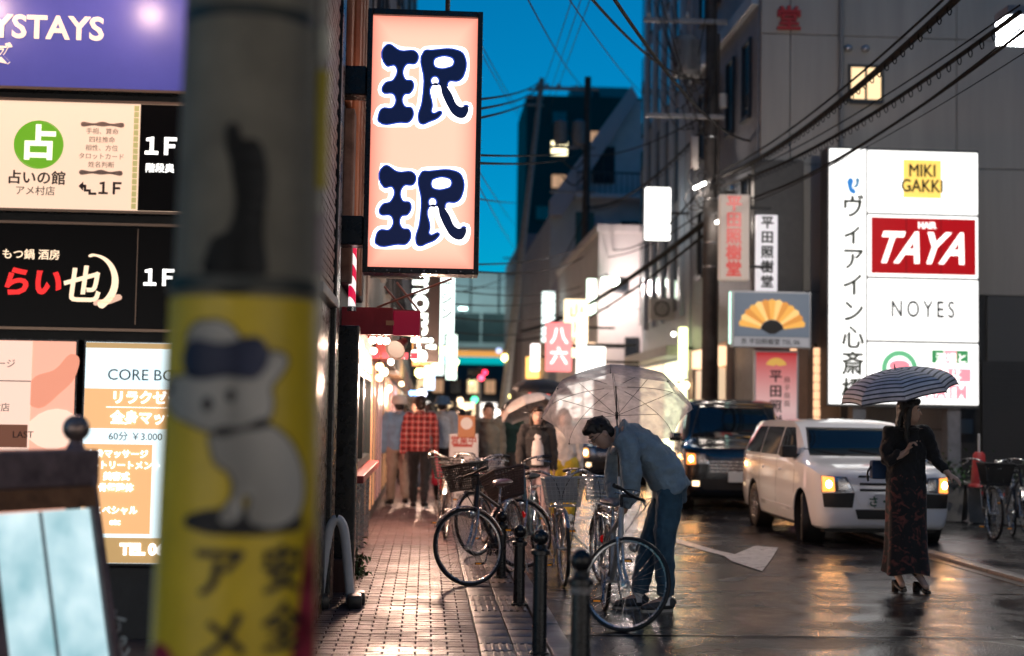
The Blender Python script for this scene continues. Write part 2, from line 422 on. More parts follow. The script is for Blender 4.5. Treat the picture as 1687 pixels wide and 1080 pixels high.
MB().bbox((6.25, 26.86, 0), (7.3, 26.965, 3.75), .02).build('shopfront_surround', mat('brown shopfront', (.09, .06, .045), .5, var=.2), b, smooth=False)
REDL = mat('red lettering', (.42, .02, .015), .45)
text('樹\n堂', .50, REDL, b, (6.90, 26.93, 9.60), off=.012, ext=.03, line=1.35)
# street side with dark windows and a lighter string course
MB().box((6.335, 27.1, 0), (6.40, 33.9, 18)).build('street_wall', TILEB, b, smooth=False)
for z in (9.6,): MB().bbox((6.20, 27.1, z), (6.335, 33.9, z + .28), .02).build('string_course', BLUEW, b, smooth=False)
for z in (5.55, 8.3, 11.4, 13.6):
    for k in range(4):
        y = 28.0 + k * 1.55
        panel_win(b, 'X-', 6.335, y, z, .62, 1.5 if z < 9 else 1.2, FRAMED, GLASSD, bars=(0, 0))
MB().bbox((6.2, 29.2, .1), (6.335, 33.6, 3.1), .02).build('shopfront', mat('shop cream', (.45, .36, .28), .6), b, smooth=False)
rebase(b, (6.4, 27, 0))
# lit window of the shop on the street side
b = empty('lit_shop', label='warm lit shop window between utility pole and red poster', cat='shop')
MB().box((6.05, 29.3, .9), (6.2, 31.8, 2.55)).build('display_window', emat('cream display', (1, .72, .46), .55), b, smooth=False)
MB().bbox((5.98, 29.2, 2.6), (6.2, 31.9, 3.0), .02).build('lit_fascia', emat('peach fascia', (1, .62, .36), 1.2), b, smooth=False)
MB().bbox((6.0, 29.2, .04), (6.2, 31.9, .9), .02).build('plinth', DARKW, b, smooth=False)
for y in (29.25, 30.5, 31.8): MB().box((5.99, y, .9), (6.045, y + .06, 2.6)).build('mullion', FRAMED, b, smooth=False)
rebase(b, (6.1, 30.5, 0))
# --- blue-lit office beyond it
b = empty('blue_office', label='tall pale blue office with vertical glazing behind the utility pole', cat='building')
MB().box((6.30, 34.0, 0), (16, 41.5, 24)).build('wall', BLUEW, b, smooth=False)
for k in range(5):
    y = 34.7 + k * 1.45
    MB().box((6.18, y, 4), (6.29, y + .35, 23.5)).build('fin', BLUEW, b, smooth=False)
    for z in range(7):
        MB().box((6.25, y + .40, 4.2 + z * 2.8), (6.295, y + 1.40, 6.6 + z * 2.8)).build('pane', GLASSB, b, smooth=False)
for k in range(6):
    for j in range(3):
        panel_win(b, 'Y', 33.995, 6.9 + j * 1.1, 12.6 + k * 2.2, .6, 1.3, FRAMED, GLASSB, bars=(0, 0))
MB().bbox((5.75, 34.1, 3.0), (6.30, 41.4, 3.25), .03).build('canopy', GREYP, b, smooth=False)
MB().box((6.22, 34.2, .2), (6.30, 37.0, 2.9)).build('shop_window', emat('green white shop', (.95, 1, .62), 1.3), b, smooth=False)
MB().box((6.22, 37.4, .2), (6.30, 41.2, 2.9)).build('shop_window', emat('warm shop', (1, .78, .5), 1.0), b, smooth=False)
rebase(b, (8, 37.5, 0))
# --- off-white low building with pink-lit side wall
b = empty('white_render_building', label='low off white building with lit blank side wall beyond the blue office', cat='building')
MB().box((5.28, 44, 0), (12, 58, 7.25)).build('wall', PINKW, b, smooth=False)
MB().bbox((5.20, 43.92, 7.25), (12.05, 58.1, 7.5), .02).build('parapet', PINKW, b, smooth=False)
for xx in (6.35, 7.05): panel_win(b, 'Y', 43.99, xx, 3.3, .35, 1.25, FRAMED, GLASSD, bars=(0, 0))
panel_win(b, 'Y', 43.99, 6.0, 5.6, .4, .4, FRAMED, GLASSD, bars=(0, 0))
MB().tube([(6.9, 43.94, 0), (6.9, 43.94, 7.2)], .05, 8).build('drain_pipe', GREYP, b)
for z in (2.4, 4.85): MB().box((5.27, 43.985, z), (9, 44.0, z + .03)).build('joint_strip', GREYP, b, smooth=False)
for k in range(4): MB().box((5.24, 45 + k * 3.2, .3), (5.29, 47.4 + k * 3.2, 2.7)).build('shop_window', emat('white shop', (1, .90, .80), 1.6), b, smooth=False)
rebase(b, (8, 44, 0))
# --- grey building with raked parapet
b = empty('raked_roof_building', label='grey block with steep raked parapet and balconies behind the white building', cat='building')
poly = [(5.3, 0), (5.3, 10.4), (8.75, 15.5), (16, 15.6), (16, 0)]
MB().prism(poly, 62, 80).build('wall', GREYW, b, smooth=False)
rk = MB().prism([(5.2, 10.2), (5.2, 10.9), (8.7, 16.0), (9.0, 15.5), (5.75, 10.2)], 61.2, 61.95); rk.build('raked_parapet', mat('pale mauve render', (.42, .38, .40), .7), b, smooth=False)
MB().prism([(5.2, 6.2), (5.2, 6.9), (7.2, 10.2), (7.5, 9.9)], 60.6, 61.15).build('raked_parapet', MATS['pale mauve render'], b, smooth=False)
for z in (5.0, 8.0, 11.0):
    MB().bbox((6.3, 61.0, z), (10.5, 61.97, z + .18), .02).build('balcony_slab', GREYW, b, smooth=False)
    rl = MB()
    for k in range(18): rl.box((6.35 + k * .24, 61.03, z + .18), (6.38 + k * .24, 61.06, z + 1.05))
    rl.box((6.3, 61.0, z + 1.05), (10.5, 61.08, z + 1.12)); rl.build('balcony_rail', FRAMED, b, smooth=False)
for xx, z, m_ in ((7.6, 12.6, GLASSD), (7.4, 9.1, GLASSD), (8.9, 9.3, GLASSD), (6.6, 6.2, GLASSD), (8.2, 6.2, WDIM), (6.2, 4.0, WDIM)):
    panel_win(b, 'Y', 61.98, xx, z, .9, 1.5, FRAMED, m_)
rebase(b, (9, 62, 0))
b = empty('mid_block', label='narrow mid rise block just left of the raked parapet', cat='building')
MB().box((5.6, 84, 0), (13, 104, 12.3)).build('wall', mat('mauve grey wall', (.25, .22, .23), .7, var=.15), b, smooth=False)
for k in range(3):
    for j in range(4): panel_win(b, 'Y', 83.98, 6.2 + k * 1.5, 2.6 + j * 2.6, .8, 1.2, FRAMED, (WDIM, GLASSD, GLASSD, WLIT)[(k * 3 + j * 5) % 4])
rebase(b, (9, 84, 0))
# --- dark tower
b = empty('dark_tower', label='dark tall tower block against the blue sky', cat='tower')
MB().box((10.05, 150, 0), (26, 165, 35.7)).build('wall', TOWERM, b, smooth=False)
MB().box((15.0, 152, 35.7), (21.3, 160, 37.25)).build('penthouse', mat('teal penthouse', (.06, .12, .16), .5), b, smooth=False)
MB().tube([(17.6, 151, 35.7), (17.6, 151, 36.5)], [.5, .35], 8).build('roof_tank', TOWERM, b)
panel_win(b, 'Y', 149.95, 13.6, 29.95, 1.7, 1.5, FRAMED, WLIT2, bars=(0, 3), depth=.25)
panel_win(b, 'Y', 149.95, 13.6, 26.4, 1.5, 1.4, FRAMED, WDIM, depth=.25)
for xx, z, m_ in ((17.3, 31.2, WDIM), (12.0, 23, GLASSD), (13.6, 22.8, GLASSD), (17.3, 27.2, GLASSD), (17.3, 23.4, GLASSD), (20.5, 31.2, GLASSD), (20.5, 27.2, GLASSD), (13.6, 33.3, GLASSD)):
    panel_win(b, 'Y', 149.95, xx, z, 1.5, 1.4, FRAMED, m_, depth=.25)
rebase(b, (18, 150, 0))
# --- elevated road across the end of the street
b = empty('elevated_road', label='teal elevated road crossing the far end of the street', cat='flyover')
TEAL = mat('pale teal steel', (.50, .60, .60), .5, var=.1, vs=.4)
TEALD = mat('dark teal steel', (.035, .07, .075), .5, var=.2)
MB().box((-60, 110, 9.3), (60, 122, 12.5)).build('noise_barrier', TEAL, b, smooth=False)
for k in range(13): MB().box((-10 + k * 2.2, 109.9, 9.3), (-9.9 + k * 2.2, 110.0, 12.5)).build('barrier_post', TEALD, b, smooth=False)
MB().box((-60, 109.6, 7.0), (60, 121.9, 9.3)).build('girder', TEALD, b, smooth=False)
MB().box((-60, 109.3, 6.6), (60, 121.9, 7.0)).build('bottom_flange', TEAL, b, smooth=False)
for k in range(9): MB().box((-8 + k * 3, 109.45, 7.0), (-7.85 + k * 3, 109.6, 9.3)).build('stiffener', TEAL, b, smooth=False)
for xx in (-9, 12): MB().bbox((xx, 111, 0), (xx + 2, 120, 6.6), .1).build('pier', GREYW, b, smooth=False)
for k, xx in enumerate((-2.0, 2.6, 7.2)):
    MB().tube([(xx, 109.5, 9.2), (xx, 108.2, 9.6), (xx, 107.2, 9.5)], .06, 6).build('lamp_arm', GREYP, b); lh = MB().bbox((xx - .3, 106.9, 9.36), (xx + .3, 107.4, 9.5), .03).build('lamp_head', emat('flyover lamp', (.75, 1, .92), 5), b); l_ = bpy.data.lights.new('lamp_light', 'POINT'); l_.energy = 110; l_.color = (.72, 1, .95); l_.shadow_soft_size = .3; lo = bpy.data.objects.new('lamp_light', l_); COL.objects.link(lo); lo.location = (xx, 106.3, 9.9); lo.parent = lh
rebase(b, (2, 110, 0))
b = empty('far_block', label='dim low block closing the street under the elevated road', cat='building')
MB().box((-25, 140, 0), (30, 148, 6.4)).build('wall', mat('dim wall', (.10, .085, .08), .7, var=.3, vs=.5), b, smooth=False)
for k in range(12): panel_win(b, 'Y', 139.9, -4 + k * 1.7, 4.2, 1.0, 1.3, FRAMED, (WDIM, GLASSD, WLIT)[k % 3], depth=.2)
for k in range(8): MB().box((-3.5 + k * 2.2, 139.8, .3), (-1.9 + k * 2.2, 139.99, 2.6)).build('shop_window', (LWARM, MATS['white shop'], WLIT)[k % 3], b, smooth=False)
rebase(b, (2, 140, 0))
b = empty('arcade_beam', label='long orange lit beam hanging under the elevated road', cat='beam')
MB().bbox((-1.0, 100, 5.55), (6.8, 100.5, 5.95), .05).build('beam', emat('amber beam', (1, .45, .10), .55), b, smooth=False)
for xx in (-1.1, 6.9): MB().bbox((xx - .12, 100.05, 0), (xx + .12, 100.4, 6.1), .03).build('post', GREYP, b, smooth=False)
rebase(b, (2, 100, 0))

# --- left row -------------------------------------------------------------
b = empty('corner_building', label='dark corner building carrying the stacked shop signs', cat='building')
MB().box((-7, 9.42, 0), (-.78, 11.3, 9)).build('wall', DARKW, b, smooth=False)
MB().box((-.78, 9.40, 2.36), (-.735, 10.86, 9)).build('brick_backing', MORTAR, b, smooth=False)
BR = MB().bbox((0, 0, 0), (.02, .205, .048), .004).mesh('brick', BRICK, smooth=False)
for j in range(44):
    for k in range(-1, 7):
        y = 9.42 + k * .213 + (.1065 if j % 2 else 0)
        if y < 9.40 or y > 10.62: continue
        obj('brick', BR, b, (-.737 + rnd.uniform(-.002, .002), y, 2.365 + j * .0575))
MB().bbox((-.80, 9.38, 2.29), (-.69, 10.9, 2.36), .008).build('brick_ledge', GREYP, b, smooth=False)
MB().bbox((-.84, 10.88, 0), (-.70, 11.28, 9), .012).build('black_downpipe_cover', BLACKP, b, smooth=False)
MB().bbox((-.95, 9.36, 0), (-.74, 10.86, 2.28), .01).build('black_pier', BLACKP, b, smooth=False)
MB().bbox((-7, 9.34, 0), (-.97, 9.41, .48), .01).build('plinth', DARKW, b, smooth=False)
rebase(b, (-3, 10, 0))

b = empty('brick_restaurant', label='narrow brick restaurant front beside the hanging sign', cat='building')
MB().box((-7, 12.1, 0), (-.76, 17.2, 13)).build('wall', DARKW, b, smooth=False)
MB().bbox((-.98, 11.86, 0), (-.57, 12.09, 2.22), .012).build('black_pillar', BLACKP, b, smooth=False)
MB().bbox((-.86, 11.72, 0), (-.585, 11.85, .30), .012).build('pillar_base', mat('oxblood base', (.05, .018, .015), .45), b, smooth=False)
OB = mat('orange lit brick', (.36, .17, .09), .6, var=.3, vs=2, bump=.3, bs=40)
for k, (z0, z1) in enumerate(((4.15, 5.2), (5.25, 9), (2.6, 4.1))):
    MB().bbox((-.76, 12.1, z0), (-.70 + .02 * k, 14.4, z1), .02).build('wall_facing', OB if k != 2 else mat('rough grey stone', (.16, .14, .13), .8, var=.4, vs=6, bump=.6, bs=14), b, smooth=False)
for k in range(3): MB().tube([(-.68, 12.4 + k * .55, 2.6), (-.68, 12.4 + k * .55, 9)], .05, 8).build('pipe', OB, b)
for k in range(7): MB().bbox((-.76, 13.0, 1.95 + k * .055), (-.66, 17.0, 2.0 + k * .055), .004).build('siding_board', mat('grey siding', (.30, .27, .26), .6, var=.2), b, smooth=False)
f = MB(); 
for (y0, y1, z0, z1) in ((13.0, 13.08, .95, 1.93), (16.9, 17.0, .95, 1.93), (13.08, 16.9, .95, 1.02), (13.08, 16.9, 1.86, 1.93), (14.9, 14.98, 1.02, 1.86)): f.box((-.76, y0, z0), (-.655, y1, z1))
fw = f.build('window', mat('green black frame', (.02, .03, .03), .3), b, smooth=False)
MB().box((-.755, 13.08, 1.02), (-.70, 16.9, 1.86)).build('pane', GLASSD, fw, smooth=False)
MB().bbox((-.76, 12.9, .86), (-.55, 17.1, .93), .01).build('window_shelf', mat('red shelf', (.35, .05, .05), .4), b, smooth=False)
for y in (13.0, 14.3, 15.6, 16.9): MB().box((-.70, y, .04), (-.65, y + .06, .86)).build('panel_post', STEEL, b, smooth=False)
MB().box((-.76, 12.95, .04), (-.71, 17.0, .86)).build('lower_panel', DARKW, b, smooth=False)
rebase(b, (-2, 14, 0))

spec = [(17.3, 23, 11, (.12, .10, .09), 'dark narrow shop block just past the red awning'), (23.1, 30, 15, (.2, .17, .15), 'beige shop block on the left past the walking men'),
        (30.1, 42, 17, (.10, .11, .13), 'tall dark block on the left side of the street'), (42.1, 60, 20, (.14, .13, .14), 'tall grey block far down the left side'), (60.1, 104, 19, (.10, .10, .11), 'last block on the left before the elevated road')]
for n, (y0, y1, h, c, lab) in enumerate(spec):
    b = empty('shop_block', label=lab, cat='building', group='buildings along the left side')
    MB().box((-8, y0, 0), (-.74, y1, h)).build('wall', mat('left wall %d' % n, c, .65, var=.25, vs=1), b, smooth=False)
    L_ = y1 - y0; nw = max(2, int(L_ / 3))
    for k in range(nw):
        y = y0 + L_ * (k + .5) / nw
        g_ = MB().box((-.75, y - L_ / nw * .38, .25), (-.70, y + L_ / nw * .38, 2.1)).build('shop_window', (emat('amber shop', (1, .55, .25), 1.5), emat('pale shop', (1, .80, .62), 1.9), emat('pink shop', (1, .5, .42), 1.2), emat('dim amber shop', (1, .45, .2), .35), emat('dim pink shop', (1, .42, .35), .3))[(k + n) % 3 if n > 1 else 3 + k % 2], b, smooth=False)
        for s_ in (-.38, 0, .36): MB().box((-.70, y + L_ / nw * s_, .25), (-.685, y + L_ / nw * s_ + .06, 2.1)).build('mullion', FRAMED, g_, smooth=False)
        MB().bbox((-.74, y - L_ / nw * .42, 2.2), (-.50, y + L_ / nw * .42, 2.55), .02).build('fascia', mat('fascia %d' % ((k + n) % 3), ((.22, .03, .03), (.08, .07, .07), (.25, .16, .08))[(k + n) % 3], .5), b, smooth=False)
        for z in range(1, int(h / 3)): panel_win(b, 'X+', -.745, y, 1.2 + z * 3, 1.0, 1.2, FRAMED, (GLASSD, WDIM, GLASSD)[(z + k) % 3])
    rebase(b, (-4, (y0 + y1) / 2, 0))
# ================================================================ signs on the left corner
def lamp_light(parent, loc, energy, col, size=.05, spot=None, aim=None):
    l = bpy.data.lights.new('lamp_light', 'SPOT' if spot else 'POINT'); l.energy = energy; l.color = col; l.shadow_soft_size = size
    if spot: l.spot_size = R(spot); l.spot_blend = .7
    o = bpy.data.objects.new('lamp_light', l); COL.objects.link(o); o.location = loc; o.parent = parent
    if aim is not None: o.rotation_euler = (V(aim) - V(loc)).to_track_quat('-Z', 'Y').to_euler()
    return o
TRIM = mat('bronze trim', (.30, .20, .14), .35, .7)
def cabinet(root, x0, x1, z0, z1, y, m, trim=True, d=.12):
    MB().box((x0, y, z0), (x1, y + d, z1)).build('cabinet', BLACKP, root, smooth=False)
    f = MB().bbox((x0 + .012, y - .012, z0 + .012), (x1 - .012, y + .004, z1 - .012), .004).build('face', m, root, smooth=False)
    if trim:
        t = MB(); t.box((x0 - .004, y - .02, z1 - .012), (x1 + .004, y - .001, z1 + .006)); t.box((x0 - .004, y - .02, z0 - .006), (x1 + .004, y - .001, z0 + .012)); t.build('trim', TRIM, root, smooth=False)
    return f
Y0 = 9.295; YT = 9.279
CREAMT = emat('glowing cream letters', (1, .74, .50), .85)
NAVY = mat('navy sign face', (.07, .075, .30), .33, var=.1, vs=2, emit=(.10, .10, .45), es=.30)
s = empty('hotel_sign', label='wide navy blue sign with cream capitals above the other left signs', cat='sign')
cabinet(s, -4.6, -.99, 3.56, 5.4, Y0, NAVY)
text('HOTEL MYSTAYS', .212, CREAMT, s, (-2.145, YT, 3.955), off=.004, ext=.012, ax='RIGHT')
text('ホテルマイステイズ', .15, CREAMT, s, (-2.725, YT, 3.77), off=.003, ext=.01, ax='RIGHT')
rebase(s, (-2.8, Y0, 3.5))
for xx in (-1.95, -3.0):
    s = empty('sign_lamp', label='hooded lamp lighting the navy sign, %s one' % ('right hand' if xx > -2.5 else 'left hand'), cat='lamp', group='lamps over the navy sign')
    MB().tube(bez([(xx, 9.30, 5.42), (xx, 9.0, 5.6), (xx, 8.74, 5.3), (xx, 8.72, 4.36)]), .012, 8).build('arm', BLACKM, s)
    MB().lathe([(.02, .12), (.05, .10), (.09, 0), (.085, 0), (.045, .09), (.02, .10)], 16, MX.Translation((xx, 8.72, 4.25))).build('hood', BLACKM, s)
    MB().sph((xx, 8.72, 4.235), .05, 14, 10).build('bulb', emat('bulb warm', (1, .72, .55), 40), s)
    lamp_light(s, (xx, 8.80, 4.20), 9, (1, .62, .50), .05)
    rebase(s, (xx, 9.3, 5.4))
CREAM = emat('cream backlit face', (1, .70, .50), .66)
s = empty('fortune_sign', label='cream sign with green round emblem below the navy sign', cat='sign')
cabinet(s, -4.6, -.99, 2.765, 3.49, Y0, CREAM)
GREEN = emat('green emblem', (.16, .42, .02), .6)
MB().lathe([(.150, 0), (.150, .004)], 40, MX.Translation((-2.537, YT + .003, 3.193)) @ MX.Rotation(pi / 2, 4, 'X')).build('emblem_disc', GREEN, s)
MB().lathe([(.151, 0), (.158, 0), (.158, .006), (.151, .006)], 40, MX.Translation((-2.537, YT + .003, 3.193)) @ MX.Rotation(pi / 2, 4, 'X'), cap=False).build('emblem_ring', GREEN, s)
text('占', .235, emat('cream character', (1, .9, .75), .9), s, (-2.537, YT - .004, 3.19), off=.008)
BRN = mat('dark brown ink', (.05, .02, .015), .5); FAINT = mat('faint ink', (.45, .30, .22), .6)
text('占いの館', .094, BRN, s, (-2.544, YT, 2.972), bold=.002); text('アメ村店', .064, BRN, s, (-2.549, YT, 2.889))
text('１Ｆ', .102, BRN, s, (-2.075, YT, 2.915), off=.003, space=.66)
shape([[(-.05, 0), (-.02, .03), (-.02, .01), (.0, .01), (.0, -.02), (.03, -.02), (.03, -.04), (.065, -.04), (.065, -.055), (.015, -.055), (.015, -.035), (-.015, -.035), (-.015, -.01), (-.02, -.01), (-.02, -.03)]], BRN, s, (-2.225, YT, 2.93), smooth=False)
text('手相、算命\n四柱推命\n相性、方位\nタロットカード\n姓名判断', .042, FAINT, s, (-2.135, YT, 3.18), line=1.3)
for z in (3.335, 3.02): shape([[(-.14, 0), (-.05, .008), (0, .02), (.05, .008), (.14, 0), (.05, -.006), (0, -.012), (-.05, -.006)]], FAINT, s, (-2.135, YT, z))
st = MB()
for k in range(17): st.box((-1.935, YT - .001, 2.79 + k * .04), (-1.905, YT + .004, 2.825 + k * .04))
st.build('ornament_strip', mat('gold print', (.35, .30, .10), .5, emit=(.6, .5, .2), es=.5), s, smooth=False)
MB().bbox((-1.893, YT - .008, 2.78), (-1.0, YT + .006, 3.475), .003).build('black_panel', MATS.get('black acrylic') or mat('black acrylic', (.006, .005, .005), .3, spec=.12), s, smooth=False)
text('１Ｆ', .14, WHITEINK, s, (-1.757, YT - .012, 3.195), off=.006, space=.66); text('階段奥', .062, WHITEINK, s, (-1.757, YT - .012, 3.055), bold=.0012)
rebase(s, (-2.8, Y0, 2.75))
s = empty('hotpot_sign', label='black sign with red and cream brush characters below the cream sign', cat='sign')
cabinet(s, -4.6, -.99, 2.0, 2.69, Y0, mat('black acrylic', (.006, .005, .005), .3, spec=.12))
text('もつ鍋 酒房', .070, CREAMT, s, (-2.56, YT, 2.475), off=.0008)
REDN = emat('glowing red', (1, .02, .02), .7)
text('らい', .195, REDN, s, (-2.555, YT, 2.29), off=.008, shear=.15); text('也', .25, CREAMT, s, (-2.235, YT, 2.275), off=.005, shear=.1)
oc = [(.16 * cos(t) * 1.0, .18 * sin(t)) for t in [R(100 - k * 17) for k in range(11)]]; ic = [(.13 * cos(t) - .012, .155 * sin(t) + .012) for t in [R(-70 + k * 17) for k in range(11)]]
shape([oc + ic], CREAMT, s, (-2.16, YT, 2.31))
shape([[(-.08, -.02), (0, .012), (.10, .03), (.05, -.01), (-.02, -.025)]], emat('tan leaf', (.7, .42, .3), .8), s, (-2.075, YT, 2.19))
MB().box((-1.888, YT - .002, 2.04), (-1.882, YT + .006, 2.66)).build('divider', TRIM, s, smooth=False)
text('１Ｆ', .135, WHITEINK, s, (-1.745, YT, 2.34), off=.005, space=.66)
rebase(s, (-2.8, Y0, 1.98))
s = empty('massage_sign', label='pink photo sign left of the bright white and peach sign', cat='sign')
cabinet(s, -4.2, -2.245, .50, 1.935, Y0, emat('pink photo', (1, .46, .32), .66), trim=False)
MB().box((-4.1, YT - .003, 1.22), (-2.53, YT + .006, 1.92)).build('text_block', emat('pale pink', (1, .66, .52), .68), s, smooth=False)
MB().box((-4.1, YT - .006, 1.24), (-2.54, YT - .003, 1.385)).build('brown_band', mat('brown band', (.18, .07, .04), .4, emit=(.3, .1, .05), es=.3), s, smooth=False)
MB().box((-4.1, YT - .006, 1.66), (-2.53, YT - .003, 1.666)).build('rule', BRN, s, smooth=False)
text('マッサージ', .060, BRN, s, (-2.63, YT - .005, 1.77), ax='RIGHT'); text('アメ村店', .058, BRN, s, (-2.655, YT - .005, 1.49), ax='RIGHT'); text('LAST', .06, BRN, s, (-2.50, YT - .009, 1.32), ax='RIGHT')
shape([[(-.14, .05), (.0, .12), (.13, .22), (.14, .10), (.05, -.02), (-.13, -.12)]], emat('skin print', (1, .36, .22), .55), s, (-2.385, YT, 1.62))
shape([[(-.14, -.04), (.14, .0), (.14, -.16), (-.14, -.16)]], emat('skin print light', (1, .66, .50), .75), s, (-2.385, YT, 1.45))
rebase(s, (-3, Y0, .5))
s = empty('body_care_sign', label='bright white and peach price sign partly hidden by the yellow pole', cat='sign')
cabinet(s, -2.205, -.99, .50, 1.935, Y0, emat('white blue face', (.78, .95, 1), .80), trim=False)
PEACH = emat('peach print', (1, .52, .22), .62); GOLD = emat('gold band', (.75, .46, .18), .45)
MB().box((-2.19, YT - .003, 1.885), (-1.0, YT + .006, 1.92)).build('gold_band', GOLD, s, smooth=False)
MB().box((-2.19, YT - .003, 1.37), (-1.0, YT + .006, 1.625)).build('peach_band', PEACH, s, smooth=False)
MB().box((-2.19, YT - .003, .70), (-1.75, YT + .006, 1.27)).build('peach_block', PEACH, s, smooth=False)
MB().box((-2.19, YT - .003, .515), (-1.0, YT + .006, .675)).build('gold_band', GOLD, s, smooth=False)
for z in (1.505,): MB().box((-2.05, YT - .006, z), (-1.0, YT - .003, z + .004)).build('rule', WHITEINK, s, smooth=False)
text('CORE BODY', .100, mat('teal ink', (.04, .10, .13), .5), s, (-2.05, YT - .004, 1.712), ax='LEFT')
text('リラクゼーション', .088, WHITEINK, s, (-2.02, YT - .008, 1.565), ax='LEFT', off=.003); text('全身マッサージ', .088, WHITEINK, s, (-2.02, YT - .008, 1.435), ax='LEFT', off=.003)
text('60分 ￥3.000', .062, BRN, s, (-2.03, YT - .004, 1.318), ax='LEFT')
text('全身マッサージ\nオイルトリートメント\n美容式\n骨盤整体\n \nスペシャル\netc', .056, WHITEINK, s, (-1.97, YT - .008, .99), line=1.28, off=.0015)
text('TEL 06', .095, WHITEINK, s, (-1.93, YT - .008, .60), ax='LEFT', off=.006)
shape([[(.03 * (1 + .6 * (k % 2)) * cos(k * pi / 6), .022 * (1 + .6 * (k % 2)) * abs(sin(k * pi / 6))) for k in range(12)]], GOLD, s, (-1.745, YT, 1.815))
rebase(s, (-1.6, Y0, .5))

# ================================================================ big hanging sign
s = empty('hanging_sign', label='large peach backlit sign with two dark blue characters outlined in white', cat='sign')
x0, x1, z0, z1 = -.543, .402, 2.635, 4.815
fr = MB()
fr.bbox((x0, 11.55, z0), (x0 + .042, 11.85, z1), .006); fr.bbox((x1 - .042, 11.55, z0), (x1, 11.85, z1), .006)
fr.bbox((x0 + .0425, 11.552, z0), (x1 - .0425, 11.85, z0 + .048), .006); fr.bbox((x0 + .0425, 11.552, z1 - .048), (x1 - .0425, 11.85, z1), .006)
fr.build('frame', BLACKP, s, smooth=False)
fm = emat('salmon backlit face', (1, .40, .26), .78); t = fm.node_tree
tc = t.nodes.new('ShaderNodeTexCoord'); sp = t.nodes.new('ShaderNodeSeparateXYZ'); t.links.new(tc.outputs['Generated'], sp.inputs[0])
def nmath(op, a, b=None):
    n = t.nodes.new('ShaderNodeMath'); n.operation = op
    for i, v_ in enumerate((a, b)):
        if v_ is None: continue
        if isinstance(v_, (int, float)): n.inputs[i].default_value = v_
        else: t.links.new(v_, n.inputs[i])
    return n.outputs[0]
dx = nmath('ABSOLUTE', nmath('SUBTRACT', sp.outputs[0], .5)); dz = nmath('ABSOLUTE', nmath('SUBTRACT', sp.outputs[2], .5))
e_ = nmath('MAXIMUM', nmath('POWER', nmath('MULTIPLY', dx, 2.0), 4.0), nmath('POWER', nmath('MULTIPLY', dz, 2.0), 10.0))
cr = t.nodes.new('ShaderNodeValToRGB'); cr.color_ramp.elements[0].color = (1, .60, .44, 1); cr.color_ramp.elements[1].color = (1, .24, .17, 1); cr.color_ramp.elements[0].position = .1  # redder rim: falloff of the backlight painted into the face colour
t.links.new(e_, cr.inputs[0]); t.links.new(cr.outputs[0], t.nodes['Principled BSDF'].inputs['Emission Color'])
MB().box((x0 + .03, 11.60, z0 + .03), (x1 - .03, 11.80, z1 - .03)).build('face', fm, s, smooth=False)
J1 = [(180, 142), (225, 160), (280, 165), (278, 200), (245, 207), (243, 255), (268, 262), (262, 300), (240, 308), (243, 345), (268, 352), (262, 395), (230, 400), (160, 400), (158, 380), (170, 355), (205, 350), (208, 308), (170, 300), (178, 270), (205, 258), (210, 212), (180, 212)]
J2 = [(303, 160), (330, 155), (415, 153), (437, 170), (437, 235), (420, 255), (385, 262), (400, 300), (425, 340), (452, 338), (450, 370), (435, 382), (405, 372), (385, 345), (365, 305), (350, 268), (330, 275), (335, 340), (335, 365), (365, 360), (360, 375), (325, 395), (300, 403), (290, 390), (300, 330), (305, 260)]
H1 = [(338, 187), (345, 180), (392, 177), (402, 186), (400, 203), (390, 210), (345, 213), (338, 206)]; H2 = [(330, 250), (342, 243), (354, 252), (352, 268), (340, 275), (330, 266)]
def jz(o): return [((a - 305) / 401, -(b_ - 275) / 401) for a, b_ in o]
HALO = emat('white halo', (1, .97, 1), 1.7); BLUEE = emat('blue edge', (.03, .08, .5), .7); NAVYI = mat('navy ink', (.008, .012, .05), .3, emit=(.01, .02, .10), es=.25)
for zc in (4.192, 3.185):
    for J_ in (J1, J2):
        q = jz(J_); hm = MB().tube(bez([(a, 0, b_) for a, b_ in q + q[:1]], 4)[:-1], .037, 10, loop=True); hm.v = [(a - .075, 11.597 + d * .06, c + zc) for a, d, c in hm.v]; hm.build('white_outline', HALO, s)
        shape([q], HALO, s, (-.075, 11.596, zc), ext=.001)
    shape([jz(J1), jz(J2), jz(H1), jz(H2)], BLUEE, s, (-.075, 11.592, zc), off=.006, ext=.001)
    shape([jz(J1), jz(J2), jz(H1), jz(H2)], NAVYI, s, (-.075, 11.588, zc), off=-.005, ext=.001)
for zc in (4.22, 2.98, ): MB().bbox((-.86, 11.58, zc - .12), (x0 - .002, 11.82, zc + .12), .01).build('bracket', BLACKP, s, smooth=False)
MB().tube([(.11, 11.7, z1), (.11, 11.7, 5.5)], .02, 8).build('hanger_rod', mat('rusty steel', (.12, .07, .05), .6), s)
for k in range(9):
    MB().sph((x0 + .1 + k * .1, 11.546, z0 + .02), .006, 8, 5).build('screw', STEEL, s)
rebase(s, (-.075, 11.7, z0))

